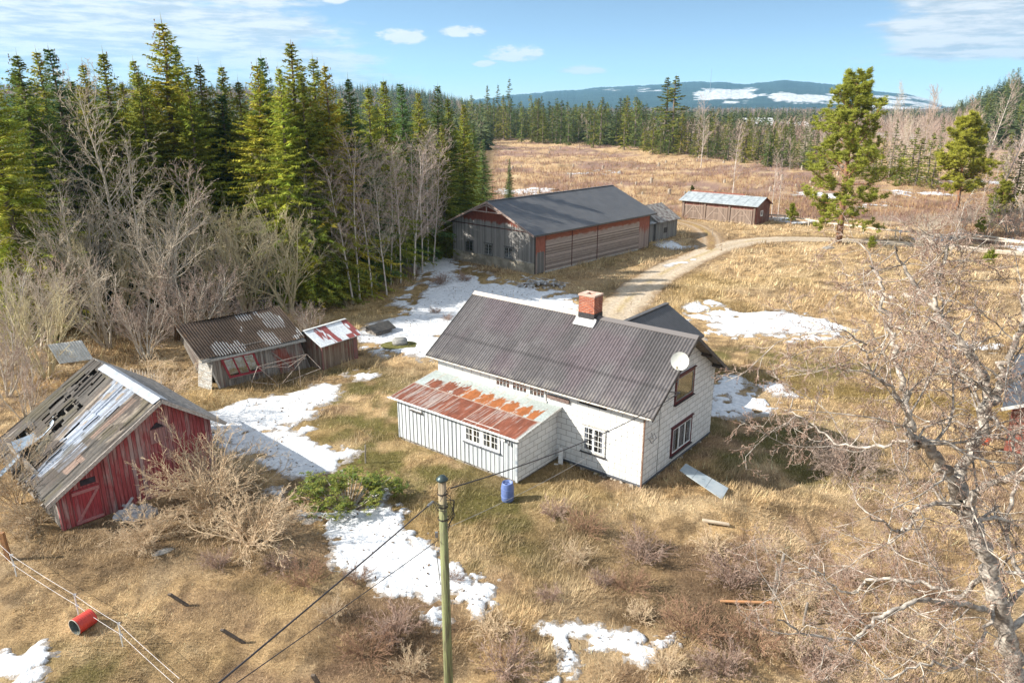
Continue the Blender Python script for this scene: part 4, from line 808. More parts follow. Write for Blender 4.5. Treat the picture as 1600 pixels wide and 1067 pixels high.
def shear(b, kx, ky): b.V = [V+np.stack([kx*V[:, 2], ky*V[:, 2], V[:, 2]*0], -1) for V in b.V]; return b
def build_leaning():
    L, D, e, zr = 6.2, 4.0, 2.5, 3.95; lx = -.30
    S = empty('shed', (*SO, 0), SA, 'leaning grey wooden shed with red framed window and rusty corrugated roof at the wood edge', 'shed')
    gb = boards('leaning_boards', (.27, .25, .23), (.12, .11, .10), (.25, .06, .055), None, .16, pamt=.27, bdw=.012)
    sb = lambda b: shear(b, lx, 0.02)
    sb(MB().box(0, L, 0, .1, -.3, e)).build('front_wall', gb, S); sb(MB().prism([(0, 1.3, -.3), (0, D, -.3), (0, D, e), (0, D/2, zr-.1), (0, .1, e), (0, .1, 1.95), (0, 1.3, 1.95)], (.1, 0, 0))).build('side_wall', gb, S)
    sb(MB().prism([(L-.1, .1, -.3), (L-.1, D, -.3), (L-.1, D, e), (L-.1, D/2, zr-.1), (L-.1, .1, e)], (.1, 0, 0))).build('side_wall', gb, S); sb(MB().box(0.1, L-.1, D-.1, D, -.3, e)).build('rear_wall', gb, S)
    zf = lambda y: zr+.06-(zr-e)/(D/2)*np.abs(y-D/2)
    def cf(x, y):
        n = fbm(x, y, .8, 4, 91); rib = (np.sin(2*math.pi*x/.17) > .35); c = np.array([.075, .052, .038])*(.4+1.2*n)[..., None]; m = rib & (fbm(x, y, 1.1, 3, 92) > (.72-.032*x-.06*(y < -.1)))
        c = np.where(m[..., None], np.array([.42, .43, .44])*(.6+.6*n)[..., None], c); ms = sst(fbm(x, y, 1.5, 3, 94), .62, .72)[..., None]; return c*(1-ms*.6)+np.array([.19, .10, .035])*ms*.6
    b = MB(); A, C = corr(-.35, L+.3, -.4, D/2, zf, .17, .025, 30, cf); A[..., 2] -= .10*np.sin(math.pi*np.clip(A[..., 0]/L, 0, 1)); b.grid(A, C); A2, C2 = corr(-.35, L+.3, D/2, D+.4, zf, .17, .025, 8, cf); b.grid(A2, C2)
    roof = shear(b, lx, .02).build('roof', attrmat('mossy_sheet', .8, 6, .3, .01), S, True)
    b = MB(); b.prism([(-.33, -.36, float(zf(-.36))-.32), (-.33, -.36, float(zf(-.36))-.22), (-.33, D/2, float(zf(D/2))-.22), (-.33, D/2, float(zf(D/2))-.32)], (L+.6, 0, 0)); b.box(-.33, L+.28, -.42, -.37, float(zf(-.4))-.28, float(zf(-.4))-.12); shear(b, lx, .02).build('eave_board', simple('grey_eave', (.34, .34, .33), (.2, .2, .19), .8, scale=10), roof)
    red = simple('red_frame', (.30, .035, .05), (.22, .03, .04), .7, scale=12)
    w = []; 
    n0 = len(bpy.data.objects)
    o = window(S, wall_T(.95, 0, .62, 0), 1.95, 1.22, 3, 1, 1, red, red, .09, [(.02, .32, .12, .98), (.35, .65, .05, .98), (.68, .98, .1, .98)], simple('yellow_reflection', (.62, .56, .48), (.36, .24, .08), .9, scale=2.6), sillm=GREYW)  # no cloth here: yellow panels stand in for the panes' reflection
    for q in [o]+list(o.children):
        V = np.empty(len(q.data.vertices)*3, np.float32); q.data.vertices.foreach_get('co', V); V = V.reshape(-1, 3); V[:, 0] += lx*V[:, 2]; V[:, 1] += .02*V[:, 2]; q.data.vertices.foreach_set('co', V.ravel())
    sb(MB().box(-.02, .09, -.05, 0, 0, e)).build('corner_board', DWHITE, S)
    d = MB().box(-1.05, 0, -.03, .02, 0, 1.8); d2 = MB()
    for zz in (.15, .65, 1.15, 1.6): d2.box(-1.0, -.05, -.045, -.031, zz, zz+.05)
    Tm = Matrix.Translation((-.45, .1, -.05))@Matrix.Rotation(R(-62), 4, 'Z')@Matrix.Rotation(R(10), 4, 'Y')
    d = tr(Tm, d).build('door', DWHITE, S); tr(Tm, d2).build('ledge', simple('grey_ledge', (.35, .37, .38)), d)
    sb(MB().box(4.1, 5.1, -.05, -.002, .05, 1.75)).build('side_door', boards('side_door', (.24, .2, .19), (.12, .1, .1), (.28, .08, .06), None, .16, pamt=.4), S)
    sb(MB().bar((4.1, -.07, 1.6), (5.0, -.07, .2), .03, .1, (0, 0, 1))).build('brace', GREYW, S)
    # small shed next to it
    L, D, e, zr = 3.1, 2.7, 1.85, 2.5; K = empty('shed', (*KO, 0), KA, 'small brown plank shed with red and white sheet roof beside the leaning shed', 'shed')
    bb = boards('brown_planks', (.25, .20, .155), (.14, .105, .08), (.20, .075, .06), None, .15, pamt=.3)
    MB().prism([(0, 0, -.3), (0, D, -.3), (0, D, e), (0, D/2, zr), (0, 0, e)], (L, 0, 0)).build('wall', bb, K)
    b = MB(); b.box(-.04, .05, -.05, -.002, 0, e); b.box(L-.35, L+.02, -.05, -.002, 0, e-.02); b.each('corner_board', simple('old_red_board', (.2, .075, .07), (.16, .1, .09), .85, scale=9), K)
    b = MB(); zf2 = lambda y: zr+.07-(zr-e)/(D/2)*np.abs(y-D/2)
    def c2(x, y):
        sh = np.floor((x+.3)/.62); r = (vn(sh, np.floor(y/1.3)+sh*0, 6) > .42)&(x > .35); n = fbm(x*4, y, .7, 3, 4)
        return np.where((r & (n > .38))[..., None], np.array([.24, .065, .06])*(.7+.6*n)[..., None], np.array([.62, .66, .70])*(.8+.3*n)[..., None])
    A, C = corr(-.3, L+.3, -.35, D/2, zf2, .09, .01, 16, c2); b.grid(A, C); A, C = corr(-.3, L+.3, D/2, D+.35, zf2, .09, .01, 16, c2); b.grid(A, C); r = b.build('roof', attrmat('rusted_sheet', .6), K, True)
    b = MB(); b.box(-.3, L+.3, D/2-.1, D/2+.1, zr+.06, zr+.1); b.prism([(-.28, -.33, float(zf2(-.33))-.06), (-.28, -.33, float(zf2(-.33))-.02), (-.28, D/2, zr+.03), (-.28, D/2, zr-.02)], (L+.55, 0, 0)); b.build('ridge_cap', simple('pale_cap', (.55, .58, .6)), r)
build_leaning()

def build_cabin():
    L, D, e, zr = 9, 9, 2.75, 4.9; C_ = empty('cabin', (*CO, 0), CA, 'red cabin with dark roof cut off by the right edge of the picture', 'cabin'); m = L/2
    MB().prism([(0, 0, .25), (L, 0, .25), (L, 0, e), (m, 0, zr), (0, 0, e)], (0, D, 0)).build('wall', boards('cabin_red', (.26, .14, .11), (.18, .09, .075), (.27, .09, .065), None, .18, pamt=.55), C_)
    MB().box(.05, L-.05, .05, D-.05, -.5, .25).build('foundation', CONC, C_)
    b = MB(); s = (zr-e)/m
    for sg in (0, 1):
        f = (lambda x: x) if not sg else (lambda x: L-x); P = [(f(-.45), -.45, e-.45*s+.06), (m, -.45, zr+.06), (m, -.45, zr+.16), (f(-.45), -.45, e-.45*s+.16)]; b.prism(P[::-1] if not sg else P, (0, D+.9, 0))
    r = b.build('roof', simple('slate_blue_roof', (.05, .058, .07), (.07, .075, .085), .5, .1, 2), C_)
    b = MB(); b.bar((-.47, -.48, e-.45*s+.02), (m, -.48, zr+.05), .04, .16); b.bar((L+.47, -.48, e-.45*s+.02), (m, -.48, zr+.05), .04, .16); b.each('verge_board', simple('pale_gutter', (.48, .48, .47)), r)
build_cabin()
# ---------------------------------------------------------------- vegetation builders
def leafmat(name, rough=.75, trans=.3):
    def f(T):
        a = T.node('ShaderNodeAttribute', attribute_name='col').outputs[0]; oi = T.node('ShaderNodeObjectInfo')
        k = T.m('MULTIPLY_ADD', oi.outputs['Random'], .5, .76); k2 = T.m('MULTIPLY_ADD', T.m('FRACT', T.m('MULTIPLY', oi.outputs['Random'], 7.3)), .20, .86)
        c = T.mix(1.0, a, T.xyz(T.m('MULTIPLY', k, k2), k, k), 'MULTIPLY')
        s = pbsdf(T, c, rough, spec=.2); t = T.node('ShaderNodeBsdfTranslucent'); T.link(c, t.inputs[0]); x = T.node('ShaderNodeMixShader'); x.inputs[0].default_value = trans
        T.link(s, x.inputs[1]); T.link(t.outputs[0], x.inputs[2]); return x.outputs[0]
    return mat(name, f)
NEEDLE = leafmat('spruce_needles', trans=.38); PNEEDLE = leafmat('pine_needles', trans=.35); LEAF = leafmat('evergreen_leaf', .45, .25)
def barkm(name, c1, c2, sc1=6, rnd=.25, vs_=2.0):
    def f(T):
        o = T.node('ShaderNodeTexCoord').outputs['Object']; x, y, z = T.sep(o)[:3]; n = T.noise(T.xyz(x, y, T.m('MULTIPLY', z, 1/vs_)), sc1, 5, .65)
        oi = T.node('ShaderNodeObjectInfo').outputs['Random']; k = T.m('MULTIPLY_ADD', oi, rnd, 1-rnd/2)
        return pbsdf(T, T.mix(1.0, T.mix(T.ss(n, .38, .6), c1, c2), T.xyz(k, k, k), 'MULTIPLY'), .9, 0, n, .02, .15)
    return mat(name, f)
SPB = barkm('spruce_bark', (.13, .10, .08), (.20, .17, .145)); PNB = barkm('pine_bark', (.30, .145, .07), (.16, .10, .075)); ALD = barkm('grey_bark', (.37, .335, .28), (.54, .49, .42))
TWG = barkm('grey_twig', (.37, .315, .25), (.48, .42, .34)); TWP = barkm('pinkish_twig', (.32, .24, .20), (.42, .335, .28)); TWO = barkm('olive_twig', (.52, .47, .30), (.44, .37, .24)); TWT = barkm('tan_twig', (.58, .47, .32), (.46, .34, .23))
TWB = barkm('birch_twig', (.42, .32, .28), (.54, .44, .39)); BIR = barkm('birch_bark', (.46, .42, .37), (.19, .165, .145), 6, .1, .6); TWR = barkm('russet_twig', (.24, .155, .12), (.37, .28, .23)); PLT = barkm('pale_birch_stem', (.62, .57, .52), (.40, .35, .31), 4)

def tri_mesh(name, V, C, mat_):
    V = np.concatenate(V); n = len(V)//3; C = np.repeat(np.concatenate(C), 3, axis=0)
    me = mkmesh(name, V, [np.arange(3*n).reshape(-1, 3)], C); me.materials.append(mat_); return me
def spruce(seed, H, Rr, q=1.0, z0=.06, colr=(.125, .165, .028)):
    rng = np.random.default_rng(seed); b = MB(); zz = np.linspace(0, 1, 12); lean = rng.normal(0, .012, 2)
    cxy = lambda z: np.stack([lean[0]*z+.05*np.sin(z*.7+seed), lean[1]*z+.05*np.cos(z*.6+seed)], -1)
    P = np.concatenate([cxy(zz*H), (zz*H)[:, None]], 1); P[0, 2] = -.4; b.tube(P, (.016*H)*(1-zz)**.9+.012, 7); trunk = b.mesh('trunk', True); trunk.materials.append(SPB)
    Vs, Cs = [], []; z = z0*H; base = np.array(colr); irr = [rng.uniform(.78, 1.18) for _ in range(12)]
    while z < H*.985:
        t = z/H; nb = int((7 if t < .8 else 5)*min(1, q*1.1)+rng.integers(0, 3)); step = (.34+.16*(1-t))/max(q, .78)*(.95 if t > .85 else 1)
        for k in range(nb):
            a = rng.uniform(0, 2*math.pi); L = Rr*min(1, (1-t)*1.3)**.95*(.55+.45*min(1, (t+.12)/.25))*rng.uniform(.55, 1.2)*irr[int(a/2/math.pi*12) % 12]+.09
            el = (.55*(t-.45)*1.6)+rng.normal(0, .1); dr = .34*(1-t)*L
            m = max(3, int(L/(.26/max(q, .4)))); s = (np.arange(m)+rng.random(m)*.6+.35)/m; s = np.clip(s, .06, 1)
            hd = np.array([math.cos(a), math.sin(a)]); hor = L*s*math.cos(el); ver = L*s*math.sin(el)-dr*s**1.3+.42*dr*s**3.2
            c0 = cxy(z); p = np.stack([c0[0]+hd[0]*hor, c0[1]+hd[1]*hor, z+ver], -1)
            bc = base*rng.uniform(.72, 1.25)*np.array([rng.uniform(.85, 1.15), 1, 1])
            for side in (-1, 1):
                an = a+side*rng.uniform(.6, 1.25, m); tl = (.16+.34*L**.6*(1.08-s)*rng.uniform(.5, 1.15, m)+.1*rng.random(m))/max(q, .6)**.3
                d = np.stack([np.cos(an), np.sin(an), rng.normal(-.28, .22, m)], -1); wv = np.stack([hd[0]*np.ones(m), hd[1]*np.ones(m), rng.normal(0, .5, m)], -1)*(.075/max(q, .45)+.02)
                tri = np.stack([p-wv, p+wv, p+d*tl[:, None]], 1); Vs.append(tri.reshape(-1, 3)); Cs.append(np.tile(bc, (m, 1))*rng.uniform(.8, 1.25, (m, 1)))
            tl = (.12+.30*rng.random(m))*(.4+.8*(1-t)); d = np.stack([rng.normal(0, .25, m), rng.normal(0, .25, m), -np.ones(m)], -1); wv = np.stack([hd[0]*np.ones(m), hd[1]*np.ones(m), np.zeros(m)], -1)*(.07/max(q, .45)+.01)
            Vs.append(np.stack([p-wv, p+wv, p+d*tl[:, None]], 1).reshape(-1, 3)); Cs.append(np.tile(bc*.92, (m, 1))*rng.uniform(.8, 1.2, (m, 1)))
            e = p[-1]; w = np.array([-hd[1], hd[0], 0])*.07; Vs.append(np.array([e-w, e+w, e+np.array([hd[0]*.3, hd[1]*.3, .06])])); Cs.append(np.array([bc*1.15]))
        z += step*rng.uniform(.8, 1.2)
    # leader and cones
    w = .035; Vs.append(np.array([[cxy(H)[0]-w, cxy(H)[1], H*.96], [cxy(H)[0]+w, cxy(H)[1], H*.96], [cxy(H)[0], cxy(H)[1], H+.55]])); Cs.append(np.array([base]))
    nc = int(40*q); a = rng.uniform(0, 6.28, nc); zc = H*(1-.16*rng.random(nc)**.8); rad = (H-zc)*Rr/H*.9; pc = np.stack([np.cos(a)*rad, np.sin(a)*rad, zc], -1); wv = np.stack([np.cos(a+1.5), np.sin(a+1.5), 0*a], -1)*.035
    Vs.append(np.stack([pc-wv, pc+wv, pc-np.array([0, 0, .2])], 1).reshape(-1, 3)); Cs.append(np.tile(np.array([.16, .085, .04]), (nc, 1)))
    return trunk, tri_mesh('crown', Vs, Cs, NEEDLE)

def grow(rng, P0, d, L, r0, lvl, prm, out):
    """wandering limb with children; appends (points, radii)"""
    n = prm['seg'][lvl]; pts = [np.array(P0, float)]; d = np.array(d, float); d /= np.linalg.norm(d); wob = prm['wob'][lvl]; up = prm['up'][lvl]
    for i in range(n):
        d = d+rng.normal(0, wob, 3); d[2] += up; d /= np.linalg.norm(d); pts.append(pts[-1]+d*L/n)
    r1 = r0*prm['tap'][lvl]; pts = np.array(pts); out.append((pts, np.linspace(r0, r1, n+1), lvl))
    if lvl+1 < len(prm['seg']): kids(rng, pts, L, r0, r1, lvl, prm, out)
def kids(rng, pts, L, r0, r1, lvl, prm, out, n=None, tmin=None):
    n = n if n is not None else prm['n'][lvl]; nn = len(pts)-1; tmin = prm['t0'][lvl] if tmin is None else tmin
    for k in range(n):
        t = tmin+(1-tmin)*(k+rng.random())/n; f = t*nn; i = min(int(f), nn-1); p = pts[i]+(pts[i+1]-pts[i])*(f-i); ax = pts[i+1]-pts[i]; ax = ax/np.linalg.norm(ax)
        v = rng.normal(0, 1, 3); v -= ax*v.dot(ax); v /= np.linalg.norm(v); a = prm['ang'][lvl]*rng.uniform(.65, 1.3); d = ax*math.cos(a)+v*math.sin(a)
        grow(rng, p, d, L*prm['len'][lvl]*rng.uniform(.6, 1.15)*(1-.45*t), max((r0+(r1-r0)*t)*prm['rr'][lvl], prm['rmin']), lvl+1, prm, out)
def limbs_to(out, b1, b2, split=1, kk=(7, 5, 4, 3, 3, 3)):
    G_ = {}
    for P, r, l in out: G_.setdefault((l, len(P)), []).append((P, r))
    for (l, n), v in G_.items():
        V, Q = tubes(np.stack([p for p, _ in v]), np.stack([r for _, r in v]), kk[l]); (b1 if l < split else b2).add(V, Q)
PRM = dict(
 alder=dict(seg=[9, 6, 4, 3, 2], wob=[.06, .12, .16, .2, .25], up=[.03, .08, .05, .03, .02], tap=[.15, .25, .3, .5, .6], n=[28, 8, 4, 2], t0=[.22, .15, .15, .2], ang=[.75, .65, .6, .6], len=[.40, .45, .45, .5], rr=[.42, .5, .55, .6], rmin=.013),
 vase=dict(seg=[8, 6, 5, 3, 2], wob=[.06, .08, .11, .15, .2], up=[-.005, .015, .02, .02, .0], tap=[.25, .25, .3, .5, .6], n=[9, 7, 5, 2], t0=[.15, .2, .15, .2], ang=[.55, .5, .5, .6], len=[.66, .52, .45, .42], rr=[.6, .55, .55, .6], rmin=.0115),
 slim=dict(seg=[10, 4, 3, 2], wob=[.035, .1, .15, .2], up=[.02, .12, .06, .03], tap=[.12, .3, .4, .6], n=[44, 7, 3], t0=[.28, .15, .1], ang=[.85, .6, .6], len=[.23, .42, .5], rr=[.32, .55, .6], rmin=.010),
 bush=dict(seg=[7, 5, 3, 2], wob=[.14, .16, .18, .2], up=[-.06, -.01, .0, .01], tap=[.35, .4, .5, .7], n=[10, 6, 4], t0=[.15, .1, .1], ang=[.55, .6, .65], len=[.58, .52, .5], rr=[.6, .65, .7], rmin=.0075),
 far=dict(seg=[5, 3, 2], wob=[.05, .12, .2], up=[.02, .12, .05], tap=[.15, .3, .5], n=[30, 8], t0=[.2, .15], ang=[.7, .6], len=[.30, .45], rr=[.35, .6], rmin=.022))
def bare(kind, seed, H, r0, m1, m2, stems=1, spread=.0, split=1):
    rng = np.random.default_rng(seed); out = []
    for s in range(stems):
        a = rng.uniform(0, 6.28); d = (math.cos(a)*spread*rng.uniform(.3, 1), math.sin(a)*spread*rng.uniform(.3, 1), 1); rr = .12 if stems > 1 else 0
        grow(rng, (math.cos(a)*rr, math.sin(a)*rr, -.25), d, H*rng.uniform(.8, 1) if stems > 1 else H, r0*(1 if stems == 1 else rng.uniform(.6, 1)), 0, PRM[kind], out)
    b1, b2 = MB(), MB(); limbs_to(out, b1, b2, split); a = b1.mesh('trunk', True); a.materials.append(m1); b = b2.mesh('crown', True); b.materials.append(m2); return a, b
def tree_obj(name, meshes, x, y, s, rz, label, cat, group=None, z=None):
    e = empty(name, (x, y, hz1(x, y)-.05 if z is None else z), rz, label, cat, group); e.scale = (s, s, s)
    for m, nm in zip(meshes, ('trunk', 'crown')):
        o = bpy.data.objects.new(nm, m); col.objects.link(o); o.parent = e
    return e
def join_meshes(name, ms):                          # one mesh from a trunk and a crown, for far copies
    V, F, mi, off = [], {}, [], 0; C = []; me_mats = [m.materials[0] for m in ms]; FF = []
    for k, m in enumerate(ms):
        n = len(m.vertices); v = np.empty(n*3, np.float32); m.vertices.foreach_get('co', v); V.append(v.reshape(-1, 3))
        at = m.color_attributes.get('col'); c = np.ones(n*4, np.float32)
        if at: at.data.foreach_get('color', c)
        C.append(c.reshape(-1, 4)[:, :3]); lt = np.empty(len(m.polygons), np.int32); m.polygons.foreach_get('loop_total', lt); vi = np.empty(len(m.loops), np.int32); m.loops.foreach_get('vertex_index', vi); ls = np.empty(len(m.polygons), np.int32); m.polygons.foreach_get('loop_start', ls)
        for c_ in np.unique(lt):
            sel = np.where(lt == c_)[0]; FF.append(vi[ls[sel][:, None]+np.arange(c_)[None]]+off); mi += [k]*len(sel)
        off += n
    me = mkmesh(name, np.vstack(V), FF, np.vstack(C), mi=mi)
    for m in me_mats: me.materials.append(m)
    return me
def inside(x, y): return bool(inb(np.array([x]), np.array([y]), 1.0)[0])

# ---------------------------------------------------------------- spruce wood on the left
rnd = random.Random(11)
SPR = [spruce(100+i, 20, 3.9+.35*(i % 3), 1.45, colr=c) for i, c in enumerate([(.31, .32, .045), (.25, .285, .05), (.35, .33, .045), (.13, .185, .06), (.29, .295, .05)])]
SPM = [spruce(200+i, 16, 2.5, .8, colr=c) for i, c in enumerate([(.22, .235, .04), (.12, .16, .045), (.26, .25, .04)])]
SPF = [join_meshes('spruce_tree', spruce(300+i, 14, 3.0, .5, colr=c)) for i, c in enumerate([(.17, .185, .035), (.11, .14, .04), (.21, .205, .035), (.14, .15, .04)])]
# (photo column of the crown, row of its top, depth, radius factor)
FRONT = [(-40, 70, 46, 1.1), (12, 80, 52, 1.1), (60, 75, 60, 1.0), (84, 68, 56, 1.05), (126, 95, 62, .9), (165, 75, 66, .95), (208, 85, 68, .9), (240, 25, 58, 1.25), (262, 62, 62, 1.0), (312, 92, 60, 1.0), (285, 110, 56, .9), (348, 98, 63, 1.0), (392, 92, 66, .95), (415, 82, 68, .9),
         (456, 58, 66, 1.1), (432, 100, 64, .85), (495, 86, 70, 1.0), (514, 96, 67, .9), (541, 120, 70, .95), (575, 132, 74, .95), (603, 122, 80, 1.0), (630, 126, 84, 1.0), (655, 140, 88, .95), (678, 130, 92, 1.0), (700, 150, 94, .95), (722, 160, 97, .95), (752, 215, 107, .85), (740, 190, 112, .9), (795, 250, 120, .6), (690, 190, 86, .8), (560, 175, 78, 1.0), (618, 190, 88, 1.0), (665, 185, 96, 1.0), (30, 110, 66, 1.2), (105, 120, 64, 1.2), (190, 125, 63, 1.1), (225, 110, 66, 1.1), (290, 130, 60, 1.15), (335, 140, 60, 1.2), (372, 120, 70, .95), (405, 140, 62, .8), (475, 110, 65, .9), (530, 150, 72, .9), (590, 160, 78, 1.0)]
LABS = {7: ('tallest spruce, its bare tip rising above the wood on the left', 'spruce'), 26: ('dark green spruce standing closest to the far gable of the barn', 'spruce'), 28: ('smallest pointed spruce behind the barn roof', 'spruce'), 14: ('broad yellow green spruce above the leaning shed', 'spruce')}
ORD = ['first', 'second', 'third', 'fourth', 'fifth', 'sixth', 'seventh', 'eighth', 'ninth', 'tenth', 'eleventh', 'twelfth', 'thirteenth', 'fourteenth', 'fifteenth', 'sixteenth', 'seventeenth', 'eighteenth', 'nineteenth', 'twentieth']+['twenty-'+w for w in ('first', 'second', 'third', 'fourth', 'fifth', 'sixth', 'seventh', 'eighth', 'ninth')]+['thirtieth']+['thirty-'+w for w in ('first', 'second', 'third', 'fourth', 'fifth', 'sixth', 'seventh', 'eighth', 'ninth')]+['fortieth']+['forty-'+w for w in ('first', 'second', 'third', 'fourth', 'fifth', 'sixth', 'seventh', 'eighth', 'ninth')]
def ordl(i):
    k = sorted(range(len(FRONT)), key=lambda j: FRONT[j][0]).index(i); return 'tall green spruce in the left wood, %s tip counted from the left edge' % ORD[k]
for i, (u, v, Yd, rf) in enumerate(FRONT):
    if u < 425 and Yd < 66: Yd += 10
    x, y, zt = PL(u, v, Yd); s = (zt+.1)/20.2; m = SPR[3 if i in (26, 27, 28, 21, 23) else i % 5]
    e = tree_obj('spruce_tree', m, x, y, s, rnd.uniform(0, 6.28), LABS.get(i, (ordl(i),))[0], 'spruce', 'spruces of the left wood')
    e.scale = (s*rf*rnd.uniform(1.05, 1.25), s*rf*rnd.uniform(1.05, 1.25), s)
pl = []
tries = 0
while len(pl) < 62 and tries < 6000:
    tries += 1; y = rnd.uniform(50, 170); x = rnd.uniform(-.78*y, -2); 
    if float(forestmask(np.array([x]), np.array([y]))[0]) < .9 or (x > -14 and y < 75): continue
    if y > 125 or any((x-a)**2+(y-b)**2 < 16 for a, b in pl): continue
    pl.append((x, y))
for i, (x, y) in enumerate(pl):
    top = 17.2+rnd.uniform(-3.0, 2.0)+(1.0 if x < -.35*y else -1.5*(y > 80)); s = top/16.2; e = tree_obj('spruce_tree', SPM[i % 3], x, y, s, rnd.uniform(0, 6.28), 'dark green spruce deep in the wood behind the bare trees', 'spruce', 'spruces deep in the left wood')
# spruce boughs low at the front edge, bright against the trunks
for (u, v, h_, r_) in [(508, 458, 7.5, 1.0), (455, 462, 6, 1.0), (690, 380, 8, 1.0)]:
    x, y = G(u, v); e = tree_obj('spruce_tree', SPR[2 if u > 400 else 1], x, y, h_/20.2, rnd.uniform(0, 6), 'young low branched spruce at the front edge of the wood', 'spruce', 'young spruces at the wood edge'); e.scale = (h_/20.2*r_*1.4, h_/20.2*r_*1.4, h_/20.2)

# ---------------------------------------------------------------- bare trees by the wood edge
AL = [bare('alder', 400+i, 15, .17, ALD, [TWG, TWP, TWG][i], split=2) for i in range(3)]
VA = [bare('vase', 410, 8.5, .17, ALD, TWG, 6, .5, 2), bare('vase', 411, 8.0, .14, TWO, TWO, 7, .5, 2), bare('vase', 412, 6.5, .10, ALD, TWP, 6, .6, 2)]
SL = [bare('slim', 420+i, 14, .085, PLT, [TWB, TWB, TWG, TWB][i]) for i in range(4)]
for (u, v, H_, m, lab) in [(205, 480, 18.0, AL[0], 'tall pale bare tree in front of the spruces at upper left'), (262, 512, 13.0, VA[0], 'large spreading grey bare tree left of the leaning shed'), (350, 492, 12.5, VA[1], 'yellowish bare tree standing right behind the leaning shed'),
        (455, 488, 11.5, VA[1], 'bare tree behind the right end of the leaning shed roof'), (300, 540, 8.0, VA[2], 'low grey bare tree left of the leaning shed door'), (60, 545, 9.5, VA[2], 'pinkish bare tree at the left edge above the red shed'), (-5, 520, 12, AL[1], 'thin bare tree at the left picture edge below the spruces'),
        (30, 500, 13, AL[1], 'bare tree at far left in front of the first spruces'), (150, 500, 13, VA[0], 'broad bare tree left of the tallest pale one'), (235, 505, 13.5, AL[2], 'bare tree right beside the tallest pale one'), (310, 500, 12, AL[1], 'bare tree between the grey and yellowish spreading trees'), (385, 492, 10.5, VA[1], 'yellowish bare tree behind the middle of the leaning shed'), (425, 480, 10, VA[0], 'grey bare tree above the ridge of the leaning shed'), (490, 474, 11, AL[2], 'bare tree left of the slim birch thicket'), (75, 590, 8, VA[1], 'tangled bare tree just above the striped metal sheet'), (20, 570, 9, VA[0], 'broad pinkish bare tree at the left picture edge'), (115, 480, 15, AL[1], 'slender bare tree far left before the dark spruces'), (182, 515, 10, VA[1], 'mid sized spreading bare tree behind the red shed ridge'), (335, 525, 7, VA[2], 'low bare tree at the left end of the leaning shed'),
        (128, 520, 11.5, AL[2], 'grey bare tree behind the corrugated sheet'), (170, 545, 9, VA[0], 'bare tree close behind the ridge of the red shed'), (408, 470, 12, AL[0], 'slender bare tree between the two yellowish trees'), (90, 500, 14, AL[0], 'tall grey bare tree among the spruces far left'), (230, 560, 6.5, VA[2], 'low bare tree by the white picket fence'), (10, 620, 6.0, VA[2], 'low pinkish bare tree left of the red shed roof'), (40, 655, 4.6, VA[2], 'short bare tree touching the red shed roof')]:
    x, y = G(u, v); base = 15 if m in AL else (11.5 if m is VA[0] else 10.5 if m is VA[1] else 8.5); tree_obj('bare_tree', m, x, y, H_/base, rnd.uniform(0, 6.28), lab, 'bare tree')
cop = [(515, 470), (528, 478), (536, 460), (548, 482), (556, 465), (566, 478), (575, 455), (583, 470), (590, 460), (598, 448), (604, 470), (612, 455), (620, 440), (628, 452), (636, 436), (645, 445), (652, 430), (660, 436), (668, 420), (675, 428), (683, 412), (606, 432), (570, 440), (590, 430), (630, 420), (655, 412), (548, 448), (620, 425), (672, 405), (694, 398)]
for i, (u, v) in enumerate(cop):
    x, y = G(u+rnd.uniform(-4, 4), v-8); tree_obj('birch_tree', SL[i % 4], x, y, (rnd.uniform(11.5, 14.5))/14, rnd.uniform(0, 6.28), 'slim pale leafless birch left of the barn, %s stem counted from the left' % ORD[sorted(range(len(cop)), key=lambda j: cop[j]).index(i)], 'birch', 'slim bare birches left of the barn').scale[0] *= 1.35
for (u, v, h_) in [(-10, 470, 8), (40, 470, 9), (95, 478, 7), (140, 480, 8), (180, 475, 9), (225, 482, 8), (265, 478, 7.5), (300, 480, 9), (335, 475, 7), (372, 470, 8), (405, 466, 8), (445, 462, 9), (485, 455, 8), (520, 448, 7), (560, 440, 7), (600, 425, 7), (640, 405, 7), (120, 505, 5)]:
    x, y = G(u, v); e = tree_obj('spruce_tree', SPM[1], x, y, h_/16.2, rnd.uniform(0, 6), 'young dark spruce in the shade under the bare trees', 'spruce', 'young dark spruces under the bare trees'); e.scale = (h_/16.2*1.6, h_/16.2*1.6, h_/16.2)
for i in range(14):                                  # undergrowth along the wood edge
    u = rnd.uniform(-20, 690); v = (600-.0*u if u < 120 else 560-.05*u if u < 500 else 480-(u-500)*.38)+rnd.uniform(-26, 0); x, y = G(u, v)
    if inside(x, y): continue
    tree_obj('bare_shrub', VA[2], x, y, rnd.uniform(.28, .5), rnd.uniform(0, 6.28), 'low leafless undergrowth shrub along the edge of the wood', 'shrub', 'undergrowth at the wood edge')

# ---------------------------------------------------------------- shrubs near the house
def shrub(seed, stems, H_, spr, m, nn=(10, 6, 4), rm=.0075, r0=.02):
    p = dict(PRM['bush']); p['n'] = list(nn); p['rmin'] = rm; rng = np.random.default_rng(seed); out = []
    for s in range(stems):
        a = rng.uniform(0, 6.28); q = spr*rng.uniform(.2, 1.2); grow(rng, (math.cos(a)*.25*rng.random(), math.sin(a)*.25*rng.random(), -.1), (math.cos(a)*q, math.sin(a)*q, 1), H_*rng.uniform(.7, 1.1), r0*rng.uniform(.7, 1.2), 0, p, out)
    b1, b2 = MB(), MB(); limbs_to(out, b1, b2, 9); me = b1.mesh('shrub', True); me.materials.append(m); return me
def put(name, me, x, y, s, rz, label, cat, group=None, dz=0, sz=None):
    o = bpy.data.objects.new(name, me); col.objects.link(o); o.location = (x, y, hz1(x, y)+dz); o.rotation_euler = (0, 0, rz); o.scale = (s, s, sz or s); return tag(o, label, cat, group)
